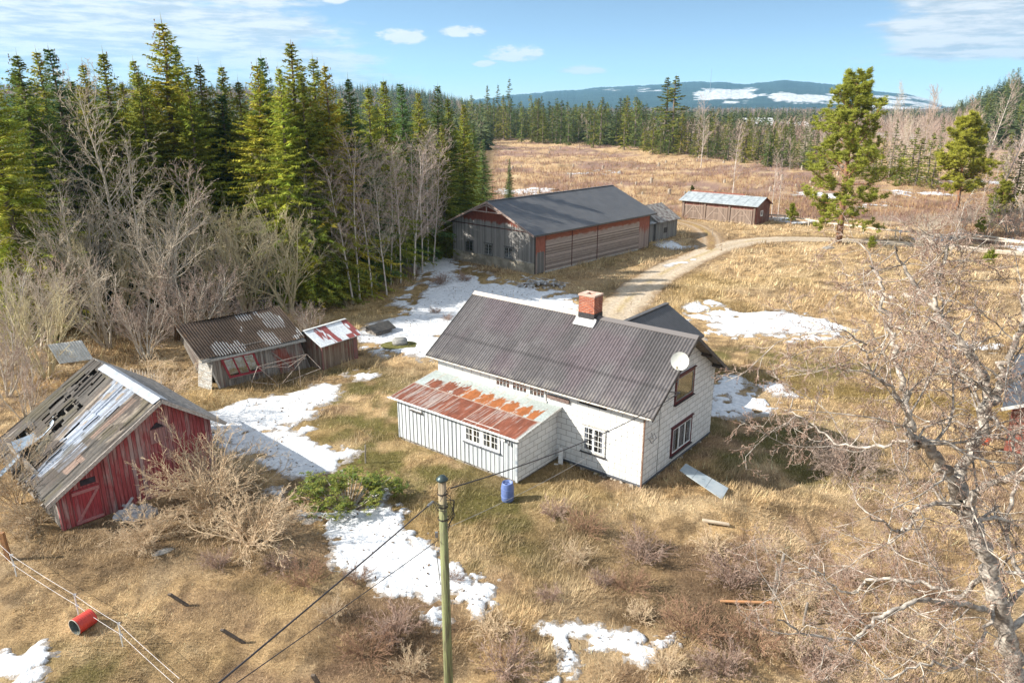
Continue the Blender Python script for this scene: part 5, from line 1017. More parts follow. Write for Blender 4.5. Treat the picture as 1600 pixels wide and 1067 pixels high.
bigb = shrub(500, 26, 3.9, 1.1, TWT, (11, 5, 3), .009, .04); x, y = G(335, 800); put('bare_bush', bigb, x, y, .92, .4, 'large tangled tan leafless bush in front of the red shed', 'bush')
b2 = shrub(501, 16, 3.2, 1.1, TWT, (11, 6, 4), .009, .035); x, y = G(235, 852); put('bare_bush', b2, x, y, .5, 1.2, 'smaller tan leafless bush beside the red shed door', 'bush')
x, y = G(390, 850); put('bare_bush', b2, x, y, .8, 3.1, 'low arching tan bush right of the large tangled bush', 'bush')
b3 = shrub(502, 12, 4.0, .5, TWT, (10, 6, 3), .009, .035); x, y = G(255, 660); put('bare_bush', b3, x-.3, y, .9, 2.0, 'upright tan saplings between the red shed and leaning shed', 'bush')
x, y = G(25, 790); put('bare_bush', b3, x, y, .8, .2, 'tangled bush at the lower left corner of the red shed', 'bush')
x, y = G(60, 820); put('bare_bush', b2, x, y, .55, .9, 'small bush growing against the left side wall of the red shed', 'bush')
LMK = [('the utility pole', 697, 950), ('the blue barrel', 793, 770), ('the ramp board', 1100, 755), ('the pale plank', 1117, 829), ('the orange plank', 1165, 945), ('the big birch trunk', 1560, 950), ('the small lower snow patch', 930, 1000), ('the long foreground snow patch', 620, 870), ('the tangled bush', 305, 815), ('the pair of leaning posts', 350, 985), ('the wooden posts', 1213, 905)]
USED = set()
def near(u, v):
    for q in sorted(LMK, key=lambda q: (q[1]-u)**2+(q[2]-v)**2):
        dx, dy = u-q[1], v-q[2]; far = 'just' if math.hypot(dx, dy) < 70 else 'a little way' if math.hypot(dx, dy) < 140 else 'well'
        w = ('right of' if dx > 0 else 'left of') if abs(dx) > abs(dy) else ('in front of' if dy > 0 else 'behind'); t = '%s %s %s' % (far, w, q[0])
        if t not in USED: USED.add(t); return t
    return 'in the dry grass'
brm = [shrub(510, 26, 1.1, 1.0, TWR, (7, 4, 2), .006, .010), shrub(511, 22, 1.2, 1.1, barkm('dry_brown_twig', (.30, .19, .12), (.22, .13, .09)), (7, 4, 2), .006, .010), shrub(512, 20, 1.0, .8, TWT, (7, 4, 2), .006, .009)]
for i, (u, v, s) in enumerate([(865, 800, .9), (915, 825, 1.0), (900, 870, .9), (1000, 868, 1.1), (985, 915, .8), (1110, 860, .9), (1145, 910, 1.2), (1080, 985, 1.2), (1000, 960, .8), (620, 985, 1.0), (575, 1020, 1.0), (770, 985, .9), (790, 1040, 1.0), (480, 905, .9), (520, 960, .8), (440, 880, .9), (1180, 1000, 1.3), (1250, 940, 1.0), (1130, 1045, 1.2), (1330, 980, 1.3), (1420, 1010, 1.3), (1270, 1040, 1.2), (1390, 900, 1.0), (1200, 860, .8), (940, 905, .7), (710, 900, .5), (640, 1040, .9), (860, 930, .7), (1460, 930, 1.1), (1040, 1040, .9), (340, 880, .8), (560, 900, .6), (1230, 1010, 1.0), (1320, 900, .9)]):
    x, y = G(u, v+8); put('bramble', brm[i % 3], x, y, s*rnd.uniform(.8, 1.1), rnd.uniform(0, 6), 'low leafless bramble '+near(u, v), 'bramble', 'brambles in the foreground grass')
for i, (u, v, s) in enumerate([(690, 445, 1.3), (640, 432, 1.2), (725, 440, 1.0), (680, 490, .6), (700, 500, .6)]):
    x, y = G(u, v); put('bramble', brm[0], x, y, s, rnd.uniform(0, 6), 'dark leafless shrub poking out of the snow beside the barn', 'bramble', 'shrubs in the snow by the barn')
x, y = G(1215, 815); b4 = shrub(520, 16, 2.6, 1.0, TWP, (12, 7, 4), .0075, .025); x, y = G(1330, 740); put('bare_bush', b4, x, y, .9, 1.0, 'pinkish leafless bush at the edge of the house shadow', 'bush')
# evergreen shrub
def evergreen():
    rng = np.random.default_rng(77); Vs, Cs = [], []; b = MB(); out = []
    for i in range(46):
        a = rng.uniform(0, 6.28); rr = 2.1*math.sqrt(rng.random()); px, py = rr*math.cos(a)*1.15, rr*math.sin(a)*.9; H_ = 1.25*(1-(rr/2.3)**2*.55)*rng.uniform(.7, 1.2)
        P = np.array([[px*.3, py*.3, -.1], [px*.7, py*.7, H_*.5], [px, py, H_]]); out.append((P, np.array([.03, .02, .012]), 0))
        for j in range(15):
            c = np.array([px, py, H_])+rng.normal(0, .19, 3)*np.array([1, 1, .8])-np.array([0, 0, .25*rng.random()]); n = 8; an = np.arange(n)*2*math.pi/n+rng.random(); tl = rng.uniform(.12, .2, n); dz = rng.normal(.02, .28, n)
            d = np.stack([np.cos(an), np.sin(an), dz], -1); w = np.stack([-np.sin(an), np.cos(an), rng.normal(0, .3, n)], -1)*.028; m_ = c+d*(tl*.5)[:, None]; tip = c+d*tl[:, None]-np.array([0, 0, .03])
            Vs += [np.stack([np.tile(c, (n, 1)), m_-w, m_+w], 1).reshape(-1, 3), np.stack([m_-w, tip, m_+w], 1).reshape(-1, 3)]
            k = rng.random(); cc = np.array([.24, .235, .045]) if k < .5 else np.array([.15, .19, .04]) if k < .85 else np.array([.30, .27, .06]); Cs += [np.tile(cc, (n, 1))*rng.uniform(.8, 1.2, (n, 1))]*2
    b1 = MB(); limbs_to(out, b1, b1); x, y = G(540, 790); e = empty('evergreen_shrub', (x, y+.3, hz1(x, y)), 0, 'glossy yellow green evergreen shrub beside the snow left of the lean-to', 'shrub')
    b1.build('stems', ALD, e, True); o = bpy.data.objects.new('foliage', tri_mesh('foliage', Vs, Cs, LEAF)); col.objects.link(o); o.parent = e
evergreen()

# ---------------------------------------------------------------- pines
def pine(seed, H, Rr, tufts, z0=.3, lean=.0, colr=(.27, .30, .05)):
    rng = np.random.default_rng(seed); zz = np.linspace(0, 1, 14); px = lean*H*zz+.12*np.sin(zz*5+seed); py = .12*np.cos(zz*4+seed); P = np.stack([px, py, zz*H*.97], -1); P[0, 2] = -.4
    b = MB(); out = []; b.tube(P, .019*H*(1-zz)**.8+.03, 9); prm = dict(seg=[5, 4, 3], wob=[.14, .18, .2], up=[.06, .08, .06], tap=[.3, .4, .5], n=[8, 5], t0=[.25, .2], ang=[.7, .7], len=[.45, .5], rr=[.55, .6], rmin=.012)
    nb = int(84*tufts); ends = []
    for k in range(nb):
        t = z0+(1-z0)*((k+rng.random())/nb)**.9; a = k*2.4+rng.normal(0, .4); i = t*13; j = min(int(i), 12); p = P[j]+(P[j+1]-P[j])*(i-j)
        tt = (t-z0)/(1-z0); L = Rr*(1.0-.72*tt**1.7)*(.55+.45*min(1, tt/.25))*rng.uniform(.55, 1.15); o0 = len(out); grow(rng, p, (math.cos(a), math.sin(a), -.05+.8*tt+rng.normal(0, .15)), L, .012+.012*L, 0, prm, out)
        for q in out[o0:]:
            if q[2] >= 1: ends += [q[0][-1], q[0][-2]] if q[2] == 2 else [q[0][-1], q[0][2]]
            else: ends.append(q[0][-1])
    for k in range(10): b.tube([(0, 0, 0)]*2 if False else [P[3+k % 5]+0, P[3+k % 5]+np.array([math.cos(k*2.1)*.9, math.sin(k*2.1)*.9, .05])], [.02, .008], 4)
    limbs_to(out, b, b, 9); tr_ = b.mesh('trunk', True); tr_.materials.append(PNB)
    E = np.array(ends); E = E+rng.normal(0, .06, E.shape); n = 15; m = len(E); d = rng.normal(0, 1, (m, n, 3)); d[..., 2] = np.abs(d[..., 2])*.8+.15; d /= np.linalg.norm(d, axis=2, keepdims=True); w = np.cross(d, rng.normal(0, 1, (m, n, 3))); w /= np.linalg.norm(w, axis=2, keepdims=True)
    tl = rng.uniform(.22, .5, (m, n, 1)); w = w*.032; p = E[:, None, :]-d*.04; V = np.stack([p-w, p+w, p+d*tl], 2).reshape(-1, 3); c = np.array(colr)*np.repeat(rng.uniform(.75, 1.3, (m, 1)), n, axis=0)*rng.uniform(.85, 1.15, (m*n, 1))
    return tr_, tri_mesh('crown', [V], [c], PNEEDLE)
PN = [pine(600, 16.5, 5.6, .8, .16), pine(601, 11, 4.0, .75, .2, colr=(.33, .335, .05)), pine(602, 12, 2.6, .6, .15, colr=(.13, .15, .035))]
x, y = G(1308, 381); e = tree_obj('pine_tree', PN[0], x, y, 19.0/16.5, 1.0, 'tall orange barked pine standing at the road bend', 'pine'); e.scale = (1.22, 1.22, 20.0/16.5)
x, y = G(1492, 332); tree_obj('pine_tree', PN[1], x, y, 1.35, 2, 'rounded yellow green pine at right in front of the leaning birches', 'pine')
for i, (u, v, s, m) in enumerate([(1560, 345, .55, 1), (1530, 372, .22, 1), (1285, 348, .35, 1), (1235, 352, .28, 1), (1360, 392, .16, 1), (1080, 322, .28, 2), (1545, 418, .2, 1), (1478, 400, .14, 2)]):
    x, y = G(u, v); tree_obj('pine_sapling', PN[m], x, y, s, i, 'small bushy pine sapling near the rail fence', 'pine sapling', 'small pines near the rail fence')

# ---------------------------------------------------------------- trees round the logged field
EXTRA = []
def extra(u, vb, vt):
    x, y = G(u, vb); zt = PL(u, vt, y)[2]; EXTRA.append((x, y, max(zt, 2)/14.3))
def fartree(u, vb, vt, lst, ref, wf=1.0, label='', cat='', group='', name='spruce_tree'):
    x, y = G(u, vb); zt = PL(u, vt, y)[2]; s = max(zt, 2)/ref; o = bpy.data.objects.new(name, rnd.choice(lst)); col.objects.link(o); o.location = (x, y, hz1(x, y)-.1); o.rotation_euler = (0, 0, rnd.uniform(0, 6.28)); o.scale = (s*wf, s*wf, s)
    tag(o, label, cat, group); return o
FBK = barkm('far_birch_stem', (.38, .33, .29), (.26, .22, .19), 4)
BF = [join_meshes('birch_tree', bare('far', 700+i, 12, .09, FBK, [TWP, TWP, TWG][i])) for i in range(3)]
PF = [join_meshes('pine_tree', pine(650+i, 14, 2.4, .3, .35, colr=(.11, .13, .035))) for i in range(2)]
for i in range(60):                                  # wall of spruces along the far side
    u = rnd.uniform(716, 1010); vb = 216+(u-770)*.075+rnd.uniform(-5, 3); vt = 158+rnd.uniform(-12, 20)
    fartree(u, vb, vt, SPF, 14.3, 1.05, 'green spruce in the tree line beyond the logged field', 'spruce', 'spruces beyond the logged field').scale[0] *= 1.25
for i in range(50):
    u = rnd.uniform(1000, 1290); vb = 238+(u-1000)*.10+rnd.uniform(-10, 3); vt = vb-rnd.uniform(30, 76)*(1 if u < 1230 else .8)
    fartree(u, vb, vt, SPF, 14.3, 1.25, 'green spruce in the loose tree line beyond the logged field', 'spruce', 'spruces in the loose tree line')
for (u, vb, vt, w) in [(1036, 240, 117, 1.5), (1050, 241, 115, 1.5), (795, 214, 120, .8), (778, 212, 130, .8), (762, 214, 132, .8), (845, 215, 148, 1)]:
    fartree(u, vb, vt, SPF[:2], 14.3, w, 'very tall dark spruce rising above the tree line beyond the field', 'spruce', 'very tall spruces above the tree line')
for (u, vb, vt, w) in [(1420, 285, 195, 1.3), (1447, 288, 205, 1.3), (1400, 282, 215, 1.2), (1390, 278, 180, .8), (1362, 278, 225, 1.2), (1345, 280, 240, 1.3), (1465, 250, 180, .8), (1443, 240, 166, .8), (1415, 230, 170, .8), (1565, 290, 200, 1.1), (1590, 300, 210, 1.1), (1605, 310, 180, 1.2), (1545, 360, 300, 1.5), (1255, 262, 196, 1.5), (1230, 258, 185, 1.4), (1335, 275, 215, 1.5), (1375, 270, 200, 1.3), (1352, 268, 190, 1.2), (1430, 292, 215, 1.6), (1405, 290, 225, 1.5), (1455, 296, 230, 1.5), (1520, 300, 205, 1.4), (1500, 296, 215, 1.3), (1580, 330, 230, 1.4)]:
    fartree(u, vb, vt, SPF[:3], 14.3, w, 'bushy green spruce among the bare birches at right', 'spruce', 'spruces among the birches at right')
for i in range(30):                                  # dark wood on the far right slope
    u = rnd.uniform(1488, 1625); k = rnd.random(); vb = 240-60*k+rnd.uniform(-4, 4); vt = vb-rnd.uniform(42, 58)*(1-.35*k); vt = max(vt, 136+max(0, 1530-u)*.5+rnd.uniform(0, 10))
    fartree(u, vb, vt, SPF, 14.3, 1.0, 'dark spruce in the wood at the far right edge', 'spruce', 'spruces of the far right wood')
for i in range(50):
    u = rnd.uniform(1060, 1370); vb = 246+(u-1060)*.10+rnd.uniform(-26, 4); fartree(u, vb, vb-rnd.uniform(25, 62), BF, 12, 1.0, 'thin leafless birch in the loose tree line beyond the logged field', 'birch', 'bare birches beyond the logged field', 'birch_tree')
for i in range(46):
    u = rnd.uniform(1380, 1620); vb = 262+(u-1380)*.22+rnd.uniform(-36, 20); fartree(u, vb, vb-rnd.uniform(60, 105), BF, 12, .9, 'pale leafless birch in the birch wood at right', 'birch', 'bare birches at right', 'birch_tree')
for i in range(26):
    u = rnd.uniform(700, 1060); vb = 214+(u-770)*.075+rnd.uniform(-8, 2); fartree(u, vb, vb-rnd.uniform(30, 50), BF, 12, 1.0, 'leafless birch standing between the far spruces', 'birch', 'bare birches among the far spruces', 'birch_tree')
for (u, vb, vt, lab) in [(1143, 322, 190, 'tall thin leafless birch rising behind the garage'), (1205, 342, 235, 'dark crooked bare tree beside the right end of the garage'), (1215, 343, 250, 'second bare tree beside the garage end wall'), (1095, 262, 150, 'lone thin birch trunk in the middle of the far tree line')]:
    x, y = G(u, vb); zt = PL(u, vt, y)[2]; tree_obj('birch_tree', SL[1], x, y, zt/14, rnd.uniform(0, 6), lab, 'birch')
for (u, v, H_, tilt) in [(1550, 330, 20, 14), (1560, 326, 18, 18), (1525, 300, 22, 10), (1585, 322, 19, 12)]:
    x, y = G(u, v); e = tree_obj('birch_tree', SL[0], x, y, H_/14, 0, 'pale birch leaning to the right behind the rounded pine', 'birch', 'leaning birches at right'); e.rotation_euler = (0, R(tilt), 0)
for i, (u, v, H_) in enumerate([(1440, 408, 7), (1385, 352, 3), (1430, 352, 3), (1330, 340, 2.5), (1500, 366, 4), (1470, 362, 3.5), (1540, 368, 4), (1590, 374, 4), (1575, 372, 6), (1520, 355, 6), (1600, 350, 7), (1345, 386, 1.6), (1410, 362, 2.6), (1450, 360, 3.2), (1485, 355, 3.5)]):
    x, y = G(u, v); tree_obj('bare_tree', VA[2] if i else VA[0], x, y, H_/(8.5 if i else 11.5), rnd.uniform(0, 6), 'pale crooked apple tree like bare tree in front of the rail fence' if i == 0 else 'pinkish leafless thicket shrub behind the rail fence', 'bare tree' if i == 0 else 'shrub', None if i == 0 else 'thicket behind the rail fence')

# the rest of the spruces round the field, past the three hundred nearest, as one mass
for i in range(40): u = rnd.uniform(716, 1010); extra(u, 214+(u-770)*.075+rnd.uniform(-9, -4), 150+rnd.uniform(-4, 16))
for i in range(50): u = rnd.uniform(1000, 1300); vb = 232+(u-1000)*.10+rnd.uniform(-22, -6); extra(u, vb, vb-rnd.uniform(24, 60))
for i in range(40): u = rnd.uniform(1488, 1625); k = rnd.random(); vb = 236-60*k; extra(u, vb, max(vb-rnd.uniform(38, 54)*(1-.35*k), 138+max(0, 1530-u)*.5+rnd.uniform(0, 10)))
src = bpy.data.meshes; Vv, Ff, Cc, off = [], [], [], 0
for i, (x, y, s) in enumerate(EXTRA):
    m = SPF[i % 4]; n = len(m.vertices); v = np.empty(n*3, np.float32); m.vertices.foreach_get('co', v); v = v.reshape(-1, 3); c = np.ones(n*4, np.float32); m.color_attributes['col'].data.foreach_get('color', c); lt = np.empty(len(m.polygons), np.int32); m.polygons.foreach_get('loop_total', lt); ls = np.empty(len(m.polygons), np.int32); m.polygons.foreach_get('loop_start', ls); vi = np.empty(len(m.loops), np.int32); m.loops.foreach_get('vertex_index', vi)
    a = rnd.uniform(0, 6.28); R_ = np.array([[math.cos(a), -math.sin(a), 0], [math.sin(a), math.cos(a), 0], [0, 0, 1]]); Vv.append((v@R_.T)*np.array([s*1.2, s*1.2, s])+np.array([x, y, hz1(x, y)-.1])); sel = np.where(lt == 3)[0]; Ff.append(vi[ls[sel][:, None]+np.arange(3)[None]]+off); Cc.append(c.reshape(-1, 4)[:, :3]); off += n
me = mkmesh('spruce_wood', np.vstack(Vv), [np.vstack(Ff)], np.vstack(Cc)); me.materials.append(NEEDLE); o = bpy.data.objects.new('spruce_wood', me); col.objects.link(o); tag(o, 'spruces standing deeper in the woods round the logged field', 'wood', kind='stuff')
# ---------------------------------------------------------------- gnarled birch in the right foreground
def big_birch():
    rng = np.random.default_rng(9); prm = dict(seg=[6, 6, 5, 4, 3], wob=[.2, .27, .30, .32, .3], up=[0, .02, .0, -.03, -.06], tap=[.5, .3, .35, .5, .6], n=[5, 8, 7, 4], t0=[.1, .12, .12, .1], ang=[.8, .85, .8, .8], len=[.5, .48, .45, .45], rr=[.5, .5, .55, .6], rmin=.0052)
    out = []; base = (10.35, 12.0, -.5)
    LM = [([(1600, 1130, 12), (1588, 1060, 12), (1572, 990, 12), (1556, 930, 12.1), (1540, 870, 12.2), (1520, 815, 12.3), (1503, 775, 12.4)], .30, .185, 6),
     ([(1503, 775, 12.4), (1478, 737, 12.2), (1455, 700, 12.0), (1440, 688, 12), (1428, 698, 12), (1424, 668, 12), (1412, 610, 12.2), (1404, 560, 12.4), (1392, 520, 12.6), (1378, 470, 12.7), (1374, 430, 12.8), (1358, 415, 12.9)], .15, .022, 18),
     ([(1503, 775, 12.4), (1500, 735, 12.7), (1520, 690, 12.9), (1536, 650, 13), (1545, 605, 13.1), (1520, 560, 13.2), (1490, 520, 13.4), (1462, 480, 13.6), (1436, 455, 13.8), (1412, 417, 14), (1398, 385, 14)], .17, .025, 20),
     ([(1536, 650, 13), (1558, 615, 12.9), (1572, 575, 12.8), (1590, 530, 12.7), (1600, 480, 12.6), (1612, 430, 12.6)], .12, .04, 12),
     ([(1462, 480, 13.6), (1466, 445, 13.6), (1477, 405, 13.7), (1480, 370, 13.8)], .05, .02, 10),
     ([(1510, 785, 12.3), (1540, 757, 11.8), (1580, 745, 11.4), (1640, 738, 11)], .11, .06, 8),
     ([(1562, 955, 12.1), (1520, 948, 11.6), (1470, 935, 11.2), (1420, 942, 10.9), (1375, 962, 10.7), (1335, 1003, 10.5), (1265, 992, 10.3), (1215, 968, 10.2)], .085, .018, 18),
     ([(1548, 890, 12.1), (1500, 935, 12.6), (1450, 912, 12.9), (1395, 905, 13.1), (1352, 905, 13.3), (1335, 930, 13.4), (1300, 915, 13.5), (1268, 886, 13.6), (1235, 895, 13.7)], .075, .015, 18),
     ([(1503, 790, 12.4), (1462, 786, 12.0), (1432, 790, 11.8), (1422, 825, 11.7), (1398, 830, 11.6), (1360, 808, 11.5)], .065, .018, 12),
     ([(1428, 698, 12), (1416, 650, 11.8), (1396, 608, 11.6), (1365, 590, 11.4), (1353, 562, 11.3), (1350, 533, 11.2), (1316, 515, 11.1)], .05, .014, 14),
     ([(1545, 605, 13.1), (1500, 600, 13.8), (1480, 560, 14.2), (1470, 510, 14.5), (1455, 430, 14.8)], .06, .018, 14),
     ([(1440, 688, 12), (1400, 690, 12.6), (1350, 700, 13.1), (1300, 690, 13.6), (1262, 655, 14), (1225, 640, 14.3)], .05, .012, 14),
     ([(1556, 930, 12.1), (1540, 990, 11.6), (1500, 1040, 11.2), (1440, 1035, 10.9), (1380, 1060, 10.7)], .055, .02, 10),
     ([(1572, 990, 12), (1620, 940, 12.6), (1585, 880, 13.2), (1572, 820, 13.6), (1590, 740, 14), (1580, 690, 14.2)], .09, .03, 12),
     ([(1520, 815, 12.3), (1560, 790, 13), (1575, 830, 13.4), (1600, 870, 13.6)], .04, .015, 8),
     ([(1536, 650, 13), (1560, 660, 12.2), (1590, 690, 11.8), (1620, 700, 11.6)], .045, .02, 8)]
    for px, r0, r1, nk in LM:
        P = np.array([PL(*p) for p in px]); t = np.linspace(0, len(P)-1, len(P)*5); q = np.stack([np.interp(t, np.arange(len(P)), P[:, i]) for i in range(3)], 1)
        qs = q.copy(); qs[1:-1] = (q[:-2]+q[1:-1]*2+q[2:])/4; qs[1:-1] += rng.normal(0, .022+r0*.08, (len(q)-2, 3))
        if r0 == .30: qs = np.vstack([base, (10.6, 12, 2.0), (10.7, 12, 4.0), qs[1:]])
        r0q = r0*(.6 if r0 > .2 else .72); rr = np.linspace(r0q, r1*.8, len(qs))*(1+.10*rng.normal(0, 1, len(qs)).clip(-1.5, 1.5)); out.append((qs, rr, 0)); L = np.linalg.norm(np.diff(qs, axis=0), axis=1).sum()
        for k in range(nk):
            f = (.12+.88*(k+rng.random())/nk)*(len(qs)-1); i = min(int(f), len(qs)-2); p = qs[i]; ax = qs[i+1]-qs[i]; ax /= np.linalg.norm(ax); v = rng.normal(0, 1, 3); v -= ax*v.dot(ax); v /= np.linalg.norm(v); d = ax*.5+v
            if r0 == .30 and f < (len(qs)-1)*.35: continue
            grow(rng, p, d, rng.uniform(.7, 2.3), max(.012, rr[i]*.32), 1, prm, out)
    b1, b2 = MB(), MB(); limbs_to(out, b1, b2, 3, (10, 6, 4, 3, 3)); e = empty('birch_tree', (10.35, 12, hz1(10.35, 12)), 0, 'huge gnarled leafless birch with white lichened limbs in the right foreground', 'birch')
    for b, nm, m in ((b1, 'trunk', BIR), (b2, 'crown', TWR)):
        b.V = [V-np.array([10.35, 12, e.location.z]) for V in b.V]; b.build(nm, m, e, True)
big_birch()

# ---------------------------------------------------------------- brush and stumps of the logged field
def build_brush():
    rng = np.random.default_rng(21); N = 60000; a = np.radians(rng.uniform(-5, 38, N)); r = 1/rng.uniform(1/430, 1/86, N)**1.0; x, y = r*np.sin(a), r*np.cos(a); ok = clearing(x, y) > .6; far = 418-1.85*(x+4); ok &= (y < np.maximum(far, 200)) & (fbm(x, y, 11, 3, 500) > .36); x, y, r = x[ok], y[ok], r[ok]; n = len(x); z = hgt(x, y); K = 4
    L = rng.uniform(.25, 1.1, (n, K))*(.5+fbm(x, y, 14, 3, 501))[:, None]*np.clip(1.1-(r[:, None]-200)/900, .6, 1.2); th = rng.uniform(0, 6.28, (n, K)); tl = rng.uniform(.05, .9, (n, K)); d = np.stack([np.cos(th)*np.sin(tl), np.sin(th)*np.sin(tl), np.cos(tl)], -1)*L[..., None]; w = np.clip(.016*r/100, .012, .09)[:, None, None]*np.stack([-np.sin(th), np.cos(th), 0*th], -1); p = np.stack([x, y, z-.05], -1)[:, None]
    V = np.stack([p-w, p+w, p+d], 2).reshape(-1, 3); c = np.where((rng.random((n, 1)) < .62), np.array([[.27, .155, .115]]), np.array([[.42, .28, .14]]))*rng.uniform(.6, 1.35, (n, 1)); C = np.repeat(c, K*3, axis=0)
    o = link('brushwood', mkmesh('brushwood', V, [np.arange(len(V)).reshape(-1, 3)], C), attrmat('grass_blade')); tag(o, 'pinkish brown saplings and heather covering the logged field', 'brushwood', kind='stuff')
build_brush()
sm = [MB().lathe([(.26, -.2), (.20, .1), (.17, .42), (.155, .5), (.01, .51)], 0, 0, 9).mesh('stump'), MB().lathe([(.3, -.2), (.22, .1), (.2, .7), (.01, .76)], 0, 0, 9).mesh('stump')]
for m in sm: m.materials.append(simple('grey_stump', (.40, .34, .27), (.24, .2, .17), .9, scale=8))
k = 0
while k < 60:
    u, v = rnd.uniform(790, 1500), rnd.uniform(225, 310); x, y = G(u, v)
    if float(clearing(np.array([x]), np.array([y]))[0]) > .9 and y < 400-1.7*x: put('tree_stump', sm[k % 2], x, y, rnd.uniform(.7, 1.6), rnd.uniform(0, 6), 'weathered grey stump left standing in the logged field', 'stump', 'stumps in the logged field'); k += 1

# ---------------------------------------------------------------- far woods (one mass) and hills
def build_woods():
    rng = np.random.default_rng(33); N = 15000; a = np.radians(rng.uniform(-37, 37, N)); r = np.exp(rng.uniform(math.log(300), math.log(3300), N)); x, y = r*np.sin(a), r*np.cos(a); fm = forestmask(x, y); az = np.degrees(a)
    ok = (clearing(x, y) < .3) | (y > 425-1.9*np.clip(x, -5, 75)); ok &= ~((x > -5) & (y < 425-1.9*np.clip(x, -5, 75)) & (az < 31)); farm = blob(x, y, 1200, 205, 95, 34)+blob(x, y, 1395, 190, 90, 60)+blob(x, y, 1100, 199, 90, 40); ok &= farm < .45; ok &= ~((az > 24) & (az < 31.5) & (r < 330)); x, y, r, az = x[ok], y[ok], r[ok], az[ok]; n = len(x); z = hgt(x, y)
    con = (fbm(x, y, 240, 3, 600) > .50-.12*(az < 4)-.2*(az > 31)+.06*((az > 8) & (az < 30))) & (rng.random(n) < .92); H_ = np.where(con, rng.uniform(10, 18, n), rng.uniform(7, 12, n))
    def build(nm, sel, K, conifer, base, lab, cat):
        X, Y_, Z_, h, q = x[sel], y[sel], z[sel], H_[sel], r[sel]; m = len(X); t = (np.arange(K)+rng.random((m, K)))/K; th = rng.uniform(0, 6.28, (m, K)); zz = Z_[:, None]+h[:, None]*(t*.95); s = np.clip(q/700, .6, 2.2)[:, None]
        if conifer:
            R_ = h[:, None]*.19*(1-t)+.25; d = np.stack([np.cos(th)*R_, np.sin(th)*R_, -R_*.45], -1); p = np.stack([X[:, None]+0*t, Y_[:, None]+0*t, zz+h[:, None]*.06], -1); w = np.stack([-np.sin(th), np.cos(th), 0*th], -1)*(R_*.55)[..., None]; V = np.stack([p, p+d-w, p+d+w], 2)
        else:
            R_ = h[:, None]*.22*np.sin(np.clip(t*2.6, 0, 3.1)); d = np.stack([np.cos(th)*R_, np.sin(th)*R_, h[:, None]*.22+0*t], -1); p = np.stack([X[:, None]+0*t, Y_[:, None]+0*t, zz*1.0], -1); w = np.stack([-np.sin(th), np.cos(th), 0*th], -1)*(.13*s)[..., None]; V = np.stack([p-w, p+w, p+d], 2)
        c = np.array(base)*rng.uniform(.7, 1.35, (m, 1)); C = np.repeat(c, K*3, axis=0); V = V.reshape(-1, 3); o = link(nm, mkmesh(nm, V, [np.arange(len(V)).reshape(-1, 3)], C), attrmat('far_crowns', .9, 1, 0, 0, trans=.2)); tag(o, lab, cat, kind='stuff')
    build('distant_spruce_wood', con, 30, True, (.075, .095, .035), 'far-off dark spruce woods stretching to the horizon', 'wood'); build('distant_birch_wood', ~con, 22, False, (.34, .25, .205), 'far-off leafless brown birch woods towards the hills', 'wood')
build_woods()
def build_hills():
    top = [(700, 160), (760, 153), (800, 148), (870, 141), (930, 137), (1000, 134), (1050, 130), (1100, 129), (1150, 131), (1200, 126), (1230, 126.5), (1300, 134), (1350, 142), (1400, 147), (1440, 158), (1470, 171), (1500, 178), (1560, 180)]
    us = np.linspace(690, 1580, 420); tv = np.interp(us, [p[0] for p in top], [p[1] for p in top])+(fbm(us, us*0, 18, 4, 7)-.5)*3.2+(vn(us*.7, us*0, 9)-.5)*1.0
    T_ = np.linspace(0, 1.25, 70); U, Tq = np.meshgrid(us, T_); d = 3500+2600*Tq; tvg = np.tile(tv, (70, 1)); q = d/CP; x = (U-800)/FPX*d*.985; y = d
    Hs = CAMH+(6100*.985)*(162.5-tvg)/FPX; pr = np.where(Tq <= 1, Tq**.85, 1-(Tq-1)*1.5); z = -4+(Hs+4)*np.clip(pr, 0, 1)*(1+.10*(fbm(x, y, 700, 3, 5)-.5)*(1-np.abs(1-Tq)))
    pu = U; slope = z; c = np.tile(np.array([.028, .052, .046]), (U.size, 1)).reshape(*U.shape, 3)*(.4+1.2*fbm(x, y, 110, 4, 12))[..., None]
    pv = 165.2-(z-CAMH)/(y*.985)*FPX*1.0
    nn = fbm(x, y, 260, 5, 14)*.6+fbm(x, y, 60, 3, 16)*.4
    for (u0, u1, v0, v1, th) in [(1078, 1165, 139, 156, .47), (1186, 1300, 147, 163, .50), (988, 1034, 138, 147, .53), (1325, 1460, 150, 180, .56), (880, 960, 140, 146, .6), (1165, 1190, 146, 153, .6), (1120, 1240, 158, 161, .5)]:
        e = np.minimum(np.minimum((pu-u0)/8, (u1-pu)/8), np.minimum((pv-v0)/2.5, (v1-pv)/2.5)); m = sst(np.minimum(np.clip(e/2.2, -1, 1)*.28, .22)+nn, th+.10, th+.16); c = c*(1-m[..., None])+np.array([.62, .64, .66])*m[..., None]
    b = MB(); b.grid(np.stack([x, y, z], -1), c); o = b.build('hills', attrmat('hill_forest', .95, .05, .6, 14.0), smooth=True); tag(o, kind='structure')
    # pale farmland strips between the woods
    for (px) in ([(1060, 203), (1180, 199), (1300, 203), (1300, 208), (1180, 210), (1060, 208)], [(1370, 208), (1430, 211), (1430, 219), (1370, 216)], [(1090, 190), (1250, 187), (1250, 190), (1090, 193)], [(970, 205), (1020, 204), (1020, 208), (970, 208)]):
        P = [G(*p) for p in px]; V = [(a_, b_, hz1(a_, b_)+.6) for a_, b_ in P]; n = len(V); o = MB().prism([(a_, b_, c_-.5) for a_, b_, c_ in V], (0, 0, .5)).build('snow_field', snowmat()); tag(o, kind='structure')
build_hills()

